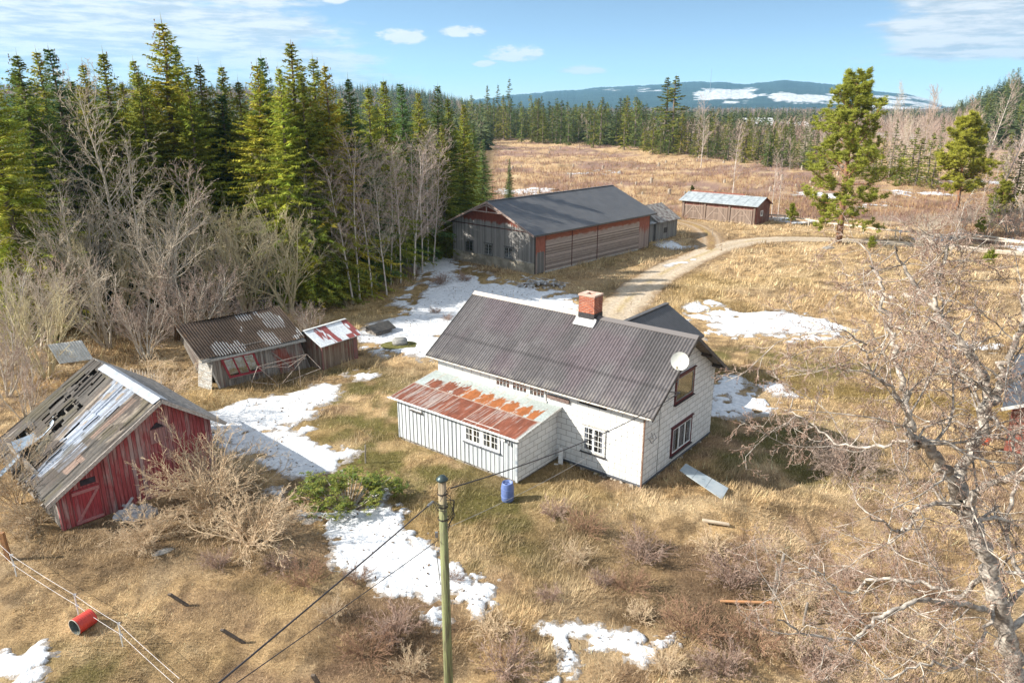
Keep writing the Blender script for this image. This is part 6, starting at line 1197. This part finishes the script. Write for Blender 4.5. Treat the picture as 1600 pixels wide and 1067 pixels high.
# ---------------------------------------------------------------- far farm
def farm_house(u, v, w, d, h, rh, ang, wm, rm, label):
    x, y = G(u, v); e = empty('farm_building', (x, y, hz1(x, y)-.2), ang, label, 'farm building'); MB().prism([(0, 0, -1), (0, d, -1), (0, d, h), (0, d/2, h+rh-.15), (0, 0, h)], (w, 0, 0)).build('wall', wm, e); b = MB(); s = rh/(d/2)
    b.prism([(-.5, -.6, h-.6*s+.1), (-.5, d/2, h+rh+.1), (-.5, d/2, h+rh+.3), (-.5, -.6, h-.6*s+.3)], (w+1, 0, 0)); b.prism([(-.5, d+.6, h-.6*s+.1), (-.5, d/2, h+rh+.1), (-.5, d/2, h+rh+.3), (-.5, d+.6, h-.6*s+.3)][::-1], (w+1, 0, 0)); b.build('roof', rm, e)
    b = MB()
    for i in range(3): b.box(w*(.2+.28*i), w*(.2+.28*i)+1, -.05, -.002, h*.4, h*.4+1.2)
    b.each('window', WHITE, e)
FR = simple('far_red', (.33, .05, .035), (.25, .05, .04), .8); FS = simple('far_snow_roof', (.75, .77, .8), (.6, .62, .65), .6)
farm_house(1166, 208, 20, 10, 5.5, 4, R(12), FR, FS, 'distant red farm barn with pale roof among the birches'); farm_house(1222, 206, 19, 9, 4, 2.5, R(5), simple('far_grey', (.2, .19, .17)), FS, 'distant low farm building with a snow covered roof'); farm_house(1188, 206, 10, 8, 4, 3, R(-20), FR, simple('far_dark_roof', (.12, .1, .1)), 'small distant red farmhouse right of the red barn')
x, y = 1400, 5300; b = MB()
for s in (-1, 1): b.tube([(s*1.6, 0, 0), (0, 0, 150)], .7, 4)
for z in range(10, 140, 12): b.bar((-1.6*(1-z/150), 0, z), (1.6*(1-z/150), 0, z+10), .4, .4)
mx, my, mz = PL(1108, 160, 4600); e = b.build('radio_mast', METAL); e.location = (mx, my, mz-30); e.scale = (1, 1, 1.45); tag(e, 'thin radio mast standing against the sky before the hills', 'mast')

# ---------------------------------------------------------------- utility pole and wires
px_, py_ = -1.72, 16.2
pole = empty('utility_pole', (px_, py_, hz1(px_, py_)), 0, 'greenish weathered wooden utility pole with a dark metal cap', 'utility pole')
def polem(T):
    o = T.node('ShaderNodeTexCoord').outputs['Object']; x, y, z = T.sep(o)[:3]; n = T.noise(T.xyz(T.m('MULTIPLY', x, 9.), T.m('MULTIPLY', y, 9.), T.m('MULTIPLY', z, .5)), 2.2, 5, .7)
    c = T.mix(T.ss(z, 7.9, 7.2), (.34, .27, .19), (.22, .24, .12)); c = T.mix(T.ss(n, .45, .62), c, (.12, .11, .075)); return pbsdf(T, c, .85, 0, n, .02, .15)
MB().tube([(0, 0, -.6), (0, 0, 4), (0, 0, 8.28)], [.138, .118, .102], 18).build('post', mat('pole_wood', polem), pole, True)
MB().lathe([(.125, 8.2), (.15, 8.22), (.15, 8.25), (.07, 8.33), (.005, 8.35)], 0, 0, 18).build('cap', simple('dark_teal_cap', (.035, .06, .065), (.06, .08, .08), .4, .5), pole, True)
b = MB()
for z in (7.86, 7.5, 7.15): b.lathe([(.135, z-.02), (.135, z+.02)], 0, 0, 18)
rg = random.Random(4)
for k in range(5):
    P = [(.1, -.08, 7.9-.1*k)]+[(.18+.12*rg.random(), -.1+.1*rg.random(), 7.75-.15*i-.05*k+.1*rg.random()) for i in range(4)]+[(.1, -.1, 7.2-.1*k)]; b.tube(P, .009, 5)
b.tube([(-.22, -.05, 7.66), (-.1, -.12, 7.6), (.13, -.1, 7.55)], .01, 5); b.tube([(-.22, -.05, 7.64), (-.12, -.13, 7.45), (.1, -.12, 7.4)], .01, 5); b.tube([(.18, .06, 8.0), (.05, -.1, 7.9), (-.05, -.14, 7.7)], .008, 5); b.build('cable_fittings', BLACK, pole)
b = MB(); b.tube([(-.13, 0, 5.2), (-.2, 0, 6.1)], .012, 5); b.box(-.22, -.15, -.03, .03, 6.6, 6.75); b.box(-.2, -.13, -.03, .03, 6.1, 6.2); b.build('insulator', METAL, pole)
def wire(a, c, sag, r, m, label, n=24, twist=False):
    P = [tuple(np.array(a)*(1-t)+np.array(c)*t-np.array([0, 0, sag*4*t*(1-t)])) for t in np.linspace(0, 1, n)]; b = MB().tube(P, r, 6); a0 = np.array(a); b.V = [V-a0 for V in b.V]; o = b.build('overhead_wire', m, None, True); o.location = a; tag(o, label, 'wire'); return o
WM = simple('black_cable', (.03, .028, .03), (.05, .045, .05), .6)
hp = Matrix.Translation((*HO, 0))@Matrix.Rotation(HA, 4, 'Z'); h1 = hp@Vector((13.45, 2.3, 4.22)); h2 = hp@Vector((12.92, .5, 3.55))
wire((px_+.2, py_+.06, 7.98), tuple(h1), .35, .017, WM, 'thick dark cable from the utility pole top to the upper gable of the house')
wire((px_+.1, py_, 6.9), tuple(h2), .3, .007, simple('thin_pale_wire', (.32, .31, .30)), 'thin pale wire from the pole to the corner of the house')
e1 = np.array(PL(335, 1067, 8.0)); s1 = np.array((px_-.24, py_-.05, 7.66)); wire(tuple(s1), tuple(s1+(e1-s1)*1.9), .05, .016, WM, 'thick black cable running from the pole to the lower left corner')
e2 = np.array(PL(362, 1067, 8.6)); s2 = np.array((px_-.14, py_, 6.55)); wire(tuple(s2), tuple(s2+(e2-s2)*1.9), .05, .009, WM, 'thin lower black wire running from the pole to the lower left')
b = MB().tube([(0, 0, 0), tuple((e1-s1)/np.linalg.norm(e1-s1)*.35)], .035, 8); o = b.build('wire_clamp', METAL, pole); o.location = tuple(s1-np.array((px_, py_, pole.location.z)))

# ---------------------------------------------------------------- small things
def place(name, u, v, label, cat, rz=0, dz=0, group=None):
    x, y = G(u, v); return empty(name, (x, y, hz1(x, y)+dz), rz, label, cat, group)
B = place('barrel', 793, 783, 'blue plastic barrel standing at the corner of the lean-to', 'barrel')
bl = simple('blue_plastic', (.085, .14, .34), (.12, .17, .36), .45, scale=4)
MB().lathe([(.01, .02), (.24, .0), (.27, .04), (.285, .2), (.29, .45), (.285, .7), (.25, .88), (.24, .92), (.22, .92), (.215, .80), (.01, .78)], 0, 0, 28).build('body', bl, B, True)
b = MB()
for z in (.25, .62): b.lathe([(.286, z-.03), (.30, z), (.286, z+.03)], 0, 0, 28)
b.tube([(-.12, 0, .8), (-.12, 0, .88), (.12, 0, .88), (.12, 0, .8)], .012, 6); b.each('hoop', simple('pale_blue_plastic', (.14, .20, .42)), B, True)
D_ = place('drum', 133, 985, 'red steel drum lying on its side under the electric fence', 'drum', R(64)); D_.scale = (.76, .76, .76)
M_ = Matrix.Translation((-.42, 0, .37))@Matrix.Rotation(R(90), 4, 'Y')
rd_ = simple('red_drum_paint', (.52, .05, .03), (.42, .04, .03), .5, scale=3); pf = []
for i in range(25): z = i/24*.85; pf.append((.365+.009*math.cos(i*2.2), z))
MB().lathe(pf, 0, 0, 36, M_).build('shell', rd_, D_, True); MB().lathe([(.35, z) for z in (.0, .3, .84)]+[(.01, .845)], 0, 0, 36, M_).lathe([(.365, .851), (.01, .851)], 0, 0, 36, M_).build('lining', simple('drum_inside', (.12, .15, .14), (.18, .2, .19), .5, .3), D_, True)
MB().lathe([(.352, -.004), (.378, -.008), (.378, .02), (.365, .02)], 0, 0, 36, M_).build('rim', simple('drum_rim', (.42, .38, .33)), D_, True)
# electric fence
pts = [(18, 880, 1.0), (122, 962, 1.0), (190, 1003, 1.0), (250, 1075, 1.0)]; EP = []
for i, (u, v, h_) in enumerate([(26, 902, .95), (124, 966, .95), (192, 1010, .95)]):
    x, y = G(u, v); z = hz1(x, y); EP.append((x, y, z)); P_ = empty('fence_stake', (x, y, z), 0, ['white plastic fence stake tied to the rotten orange post', 'white fence stake standing behind the red drum', 'white fence stake right of the red drum'][i], 'fence stake')
    MB().tube([(0, 0, -.2), (.02*(i == 0), 0, .5), (-.05*(i == 0), 0, h_)], .022, 7).build('rod', WHITE, P_); b = MB()
    for zz in (.45, .9): b.box(-.03, .06, -.03, .03, zz, zz+.05)
    b.build('clip', simple('grey_clip', (.4, .4, .42)), P_)
x, y = G(16, 878); o = MB().prism([(-.08, -.08, -.3), (.08, -.08, -.3), (.07, .08, -.3), (-.08, .08, -.3)], (-.1, .05, 1.5)).build('fence_post', simple('rotten_orange_wood', (.34, .17, .07), (.2, .11, .06), .9, scale=12)); o.location = (x, y, hz1(x, y)); tag(o, 'rotten orange brown wooden post at the left end of the electric fence', 'fence post')
e_ = G(300, 1110); EX = [(-24, 28.0, 0), *EP, (e_[0], e_[1], hz1(*e_))]
for j, zz in enumerate((.92, .50)):
    b = MB(); full = []
    for (a, c) in zip(EX[:-1], EX[1:]):
        for t in np.linspace(0, 1, 10)[:-1]: full.append((a[0]*(1-t)+c[0]*t, a[1]*(1-t)+c[1]*t, a[2]*(1-t)+c[2]*t+zz-.16*t*(1-t)))
    o = MB().tube(full, .0065, 5).build('fence_wire', simple('white_fence_cord', (.62, .60, .60), (.5, .48, .5))); tag(o, ['upper white cord of the electric fence in the lower left corner', 'lower white cord of the electric fence in the lower left corner'][j], 'fence wire')
dw = simple('dark_old_wood', (.13, .10, .075), (.07, .055, .045), .9, scale=14)
for i, (u, v, dx, dz, lab) in enumerate([(303, 946, -.75, .55, 'leaning dark broken post, left one of the pair below the tangled bush'), (392, 1004, -.85, .6, 'leaning dark broken post, right one of the pair below the tangled bush'), (512, 1085, -.35, .8, 'dark stub of a post at the bottom edge left of the utility pole'), (344, 985, -.15, .2, 'tiny metal bracket stub in the grass beside the black cable')][:3]):
    x, y = G(u, v); o = MB().prism([(-.06, -.05, -.2), (.06, -.05, -.2), (.055, .05, -.2), (-.055, .055, -.2)], (dx, -.1, dz+.2)).build('fence_post', dw); o.location = (x, y, hz1(x, y)); tag(o, lab, 'fence post')
for i, (u, v, h_, r_, lab) in enumerate([(1218, 905, 1.1, .07, 'rough wooden post standing in the grass left of the big birch'), (1208, 935, 1.3, .08, 'grass wrapped wooden post just below the rough wooden post'), (571, 722, 1.0, .04, 'thin grey stake in the lawn behind the evergreen shrub'), (1255, 975, .9, .05, 'short dark post with a pale rag near the birch twigs'), (1113, 368, 1.0, .04, 'thin stake standing in the verge of the road fork')]):
    x, y = G(u, v); o = MB().tube([(0, 0, -.2), (.02, 0, h_*.5), (.05, .02, h_)], [r_, r_*.9, r_*.8], 8).build('fence_post', GREYW); o.location = (x, y, hz1(x, y)); tag(o, lab, 'fence post')
# ramp board by the gable
a0 = hp@Vector((13.0, 3.9, .25)); x1, y1 = G(1124, 778); x2, y2 = G(1133, 772); bd = place('ramp_board', 1098, 754, 'blue grey plywood panel leaning on the ground by the shaded gable', 'panel')
P0 = Vector(PL(1072, 728, 0.0+G(1072, 728)[1])); A_, B_, C_, D2 = [Vector((*G(*p, z), z)) for p, z in (((1071.5, 725), .7), ((1062, 735.5), .7), ((1128, 780.5), .38), ((1138, 763.6), .38))]
q = [v-bd.location for v in (A_, B_, C_, D2)]; MB().prism([tuple(v) for v in q], (0, 0, .045)).build('panel', simple('blue_grey_panel', (.23, .28, .32), (.30, .34, .37), .6, scale=2), bd)
b = MB()
for t in (.3, .62): m1 = q[0].lerp(q[3], t); m2 = q[1].lerp(q[2], t); b.bar(tuple(m1+Vector((0, 0, .048))), tuple(m2+Vector((0, 0, .048))), .012, .006)
b.bar(tuple(q[0].lerp(q[2], .45)+Vector((0, 0, .05))), tuple(q[0].lerp(q[2], .5)+Vector((.1, .05, .05))), .02, .006); b.build('seam', simple('dark_seam', (.10, .12, .13)), bd)
o = MB(); o.prism([(-.10, -.1, .0), (.14, -.1, .0), (.12, -.08, .95), (-.06, -.08, .95)], (0, .09, 0)); o.box(-.28, .1, -.2, -.06, -.02, .07); o = o.build('downpipe_shoe', WHITE); p = hp@Vector((8.55, -.25, 0)); o.location = (p.x, p.y, hz1(p.x, p.y)-.05); o.rotation_euler = (0, 0, R(-20)); tag(o, 'white loose downpipe piece standing in the corner beside the lean-to', 'pipe')
# well ring, kennel, rubbish heap
wl = place('well_ring', 625, 541, 'round grey concrete well ring standing in the snow', 'well'); cn = simple('wet_concrete', (.17, .17, .165), (.28, .28, .27), .9, scale=5)
MB().lathe([(.52, -.3), (.52, .18), (.56, .18), (.56, .50), (.42, .50), (.42, .2)], 0, 0, 30).build('ring', cn, wl, True); MB().lathe([(.5, .501), (.5, .56), (.2, .60), (.01, .61)], .02, .03, 30).build('lid', simple('grey_lid', (.24, .24, .23)), wl, True)
b = MB(); rg = random.Random(8)
MB_g = MB(); A = np.array([[((r_)*math.cos(t)*1.25, r_*math.sin(t)*.9, .12*math.exp(-(r_/1.0)**4)-.03+.02*rg.random()) for t in np.linspace(0, 2*math.pi, 30)] for r_ in np.linspace(.05, 1.15, 8)]); MB_g.grid(A, np.tile(MOSS_AND_SHADE*.8, (*A.shape[:2], 1))); mg = MB_g.build('bare_ground', attrmat('mossy_ground', .95, 6, .5, .03), None, True); mg.location = (wl.location.x, wl.location.y-.1, wl.location.z+.12); tag(mg, kind='structure')
kn = place('kennel', 592, 520, 'low dark roofed wooden kennel half buried beside the small brown shed', 'kennel', R(50)); MB().box(-.8, .8, -.6, .6, -.2, .55).build('wall', GREYW, kn); MB().prism([(-1.1, -.9, .45), (-1.1, 0, .85), (-1.1, .9, .5), (-1.1, .9, .42), (-1.1, 0, .77), (-1.1, -.9, .37)], (2.1, 0, 0)).build('roof', simple('black_felt', (.035, .035, .035), (.07, .065, .06), .9), kn); MB().box(.79, .84, -.3, .25, -.05, .4).build('opening', DARKIN, kn)
def heap(name, u, v, n, rx, ry, hh, s0, s1, m, label, cat, seed, bars=0):
    e = place(name, u, v, label, cat); rg = random.Random(seed); b = MB()
    for i in range(n):
        a = rg.uniform(0, 6.28); q_ = math.sqrt(rg.random()); x, y = rx*q_*math.cos(a), ry*q_*math.sin(a); z = hh*(1-q_)*rg.uniform(.3, 1); s = rg.uniform(s0, s1); T_ = Matrix.Translation((x, y, z))@Matrix.Rotation(rg.uniform(0, 3), 4, Vector((rg.random(), rg.random(), rg.random())))@Matrix.Diagonal((1, rg.uniform(.5, .9), rg.uniform(.35, .7), 1)); b.lathe([(.01, -s), (s*.7, -s*.75), (s, 0), (s*.75, s*.7), (.01, s)], 0, 0, 6, T_)
    for i in range(bars):
        a = rg.uniform(0, 3.14); L = rg.uniform(.5, 1.3)*rx; x, y, z = rx*rg.uniform(-.6, .6), ry*rg.uniform(-.6, .6), hh*rg.uniform(.3, 1.1); b.bar((x-math.cos(a)*L/2, y-math.sin(a)*L/2, z-.15*rg.random()), (x+math.cos(a)*L/2, y+math.sin(a)*L/2, z+.15*rg.random()), .12, .04)
    b.build('rubble', m, e); return e
heap('rubble_heap', 845, 449, 60, 2.6, 1.2, .75, .12, .32, simple('snowy_rubble', (.55, .56, .57), (.16, .14, .13), .9, scale=1.6), 'heap of snow dusted rubble and boards in front of the barn', 'rubble heap', 3, 14)
heap('rubble_heap', 212, 806, 9, .75, .45, .35, .2, .42, simple('pale_rock', (.46, .46, .48), (.25, .26, .28), .8, scale=3), 'pale rocks and boards lying under the tangled bush by the red shed', 'rubble heap', 5, 4)
for i, (u, v, s, lab) in enumerate([(1295, 388, .8, 'flat pale stone at the foot of the roadside pine'), (255, 865, .3, 'grey stone in the grass below the tangled bush'), (1450, 460, .5, 'lumpy grey stone in the field behind the birch crown'), (1480, 470, .4, 'dark root stump lying in the field behind the birch crown')]):
    x, y = G(u, v); o = MB().lathe([(.01, -.5), (.8, -.4), (1, 0), (.7, .35), (.25, .5), (.01, .5)], 0, 0, 9).build('boulder', simple('boulder_grey', (.36, .34, .31), (.2, .19, .17), .9, scale=3)); o.location = (x, y, hz1(x, y)); o.scale = (s*1.5, s*.8, s*.5); o.rotation_euler = (.1, .05, u); tag(o, lab, 'stone')
# logs in the field behind the birch
for i, (u0, v0, u1, v1, lab) in enumerate([(1358, 458, 1398, 470, 'pale birch log lying in the field, the left one'), (1412, 462, 1448, 472, 'pale birch log lying in the field, the right one')]):
    a = G(u0, v0); c = G(u1, v1); o = MB().tube([(0, 0, .12), ((c[0]-a[0])/2, (c[1]-a[1])/2, .15), (c[0]-a[0], c[1]-a[1], .12)], [.22, .24, .18], 9).build('log', BIR); o.location = (*a, hz1(*a)+.05); tag(o, lab, 'log')
o = MB().box(-.55, .55, -.09, .09, 0, .06).build('plank', simple('pale_plank', (.52, .43, .32), (.38, .31, .23), .9)); x, y = G(1117, 829); o.location = (x, y, hz1(x, y)+.12); o.rotation_euler = (0, .1, -.15); tag(o, 'pale short plank lying on the grass below the house corner', 'plank')
o = MB().box(-.9, .9, -.05, .05, 0, .04).build('plank', simple('orange_plank', (.45, .22, .10), (.36, .2, .1), .9)); x, y = G(1165, 945); o.location = (x, y, hz1(x, y)+.15); o.rotation_euler = (0, 0, -.05); tag(o, 'long orange plank in the grass left of the old posts', 'plank')
# drying frame in front of the leaning shed
fr = place('drying_frame', 445, 596, 'rusted angular pipe drying frame leaning in front of the grey shed', 'drying frame', R(35)); b = MB()
E_ = [((-1.6, 0, 1.35), (1.5, -.3, 1.65)), ((-1.6, 0, 1.35), (-.6, -.6, .1)), ((1.5, -.3, 1.65), (-.4, -.7, .15)), ((-.6, -.6, .1), (2.1, -1.0, .75)), ((1.5, -.3, 1.65), (2.1, -1.0, .75)), ((-1.6, 0, 1.35), (.3, 0, .9)), ((.3, 0, .9), (1.5, -.3, 1.65)), ((-1.6, 0, 1.35), (-2.2, -.5, .6)), ((-2.2, -.5, .6), (-.6, -.6, .1)), ((0.3, -.8, .25), (.3, -.8, -.3)), ((-.6, -.6, .1), (-.9, -.7, 0)), ((-1.4, -.1, 1.15), (1.4, -.35, 1.4))]
for a, c in E_: b.tube([a, c], .02, 6)
b.tube([(.6, -1.3, -.2), (.6, -1.3, 1.3)], .018, 6); b.build('frame', simple('rusty_grey_pipe', (.36, .33, .30), (.22, .15, .11), .6, .2, 10), fr)
# white picket fence piece
pk = place('picket_fence', 232, 606, 'short leaning grey white picket fence between the red shed and the trees', 'picket fence', R(-25)); b = MB()
for i in range(11): b.box(-1.4+i*.26, -1.4+i*.26+.09, -.015, .015, .0, 1.0)
b.build('picket', simple('grey_white_picket', (.42, .40, .37), (.25, .23, .21), .85), pk); b = MB(); b.box(-1.5, 1.4, .016, .06, .25, .33); b.box(-1.5, 1.4, .016, .06, .75, .83); b.build('rail', GREYW, pk)
# loose corrugated sheets by the red shed
def sheet(name, o_, ux, uy, bend, nrib, cA, label, th=.006):
    e = empty(name, o_, 0, label, 'metal sheet'); ux = Vector(ux); uy = Vector(uy); n = ux.cross(uy).normalized(); ns, nt = nrib*6, 14; A = np.zeros((nt, ns, 3)); A2 = A.copy()
    for j in range(nt):
        for i in range(ns):
            s, t = i/(ns-1), j/(nt-1); p = ux*s+uy*t+n*(.022*math.sin(s*nrib*2*math.pi)+bend*math.sin(math.pi*.6*t)*(1+.5*s)); A[j, i] = p; A2[j, i] = p-n*th
    b = MB(); b.grid(A); b.grid(A2[:, ::-1]); b.build('sheet', cA, e, True); return e
x, y = G(93, 625); sheet('metal_sheet', (x-1.0, y+2.2, 1.55), (1.75, .75, .05), (-.75, .35, 1.15), .03, 12, simple('striped_zinc', (.55, .56, .55), (.40, .40, .38), .5, .2), 'ribbed pale metal sheet leaning up behind the red shed ridge')
L_ = Matrix.Translation((*RO, 0))@Matrix.Rotation(RA, 4, 'Z'); q = L_@Vector((-.1, 5.1, 1.9)); sheet('metal_sheet', tuple(q), tuple(L_.to_3x3()@Vector((.2, 1.3, .1))), tuple(L_.to_3x3()@Vector((1.5, .3, 1.2))), .5, 9, simple('curled_zinc', (.30, .37, .45), (.20, .25, .31), .5, .3), 'curled blue grey metal sheet peeling off the red shed roof')
q = L_@Vector((-1.6, 4.2, 1.0)); sheet('metal_sheet', tuple(q), tuple(L_.to_3x3()@Vector((.2, .55, .1))), tuple(L_.to_3x3()@Vector((1.5, .5, .9))), .1, 4, simple('curled_zinc', (.3, .37, .45)), 'narrow metal strip hanging over the low eave of the red shed')
# orange bucket by the cabin
bk = place('bucket', 1535, 706, 'orange red bucket hanging by the red cabin behind the birch', 'bucket'); MB().lathe([(.01, .5), (.20, .5), (.26, .95), (.24, .95), (.19, .54), (.01, .53)], 0, 0, 20).build('pail', simple('orange_plastic', (.60, .085, .03), (.5, .07, .03), .45), bk, True); b = MB(); b.tube([(0, 0, -.1), (0, 0, .5)], .03, 6); b.box(-.3, .35, -.04, .04, .97, 1.03); b.build('stand', GREYW, bk)
# letter box on a post
ml = place('letter_box', 1405, 378, 'small letter box on a post beside the rail fence', 'letter box'); MB().box(-.05, .05, -.05, .05, -.2, 1.2).build('post', GREYW, ml); MB().box(-.2, .2, -.15, .15, 1.2, 1.5).build('box', simple('grey_box', (.4, .4, .42)), ml)

# ---------------------------------------------------------------- rail fences
def rail_fence(pts, h_, label, rails=(.95,), step=4.2, cat='fence'):
    o0 = Vector((*pts[0], hz1(*pts[0]))); e = empty('rail_fence', o0, 0, label, cat); P = np.array(pts); sg = np.hypot(*np.diff(P, axis=0).T); cu = np.concatenate([[0], np.cumsum(sg)]); s = np.arange(0, cu[-1]+.01, step); X_, Y_ = np.interp(s, cu, P[:, 0]), np.interp(s, cu, P[:, 1]); rg = random.Random(int(P[0, 0])); tops = []
    wd = simple('rail_grey_wood', (.58, .53, .45), (.40, .35, .30), .85, scale=6)
    for x, y in zip(X_, Y_):
        z = hz1(x, y); v = Vector((x, y, z))-o0; tops.append(v); MB().tube([(v.x, v.y, v.z-.3), (v.x+rg.uniform(-.06, .06), v.y, v.z+h_*rg.uniform(.95, 1.3))], .075, 7).build('post', wd, e)
    for r_ in rails:
        for a, c in zip(tops[:-1], tops[1:]): MB().bar(tuple(a+Vector((-.05, -.09, r_))), tuple(c+Vector((.05, -.09, r_+rg.uniform(-.05, .05)))), .06, .20).build('rail', wd, e)
rail_fence(FENCE, 1.15, 'grey wooden rail fence running right from the garage past the pine')
rail_fence([G(1430, 388), G(1500, 398), G(1600, 408), G(1680, 415)], 1.0, 'grey rail fence behind the apple tree at the right edge')
rail_fence([G(1500, 376), G(1560, 384), G(1640, 396)], .9, 'upper pale rail fence in the thicket at the right edge')

# ---------------------------------------------------------------- air
HAZE = True
if HAZE:
    b = MB().box(-9800, 9800, -9700, 9900, -9, 420); h_ = b.mesh('haze'); 
    m = bpy.data.materials.new('pale_air'); m.use_nodes = True; T = NT(m.node_tree); T.n.clear(); out = T.node('ShaderNodeOutputMaterial'); v = T.node('ShaderNodeVolumePrincipled'); v.inputs['Color'].default_value = (.30, .66, 1.0, 1); v.inputs['Density'].default_value = 9e-5; v.inputs['Anisotropy'].default_value = .2; T.link(v.outputs[0], out.inputs['Volume']); h_.materials.append(m)
    o = bpy.data.objects.new('haze', h_); col.objects.link(o); tag(o, 'thin pale blue air in front of the distant hills', 'haze', kind='stuff')
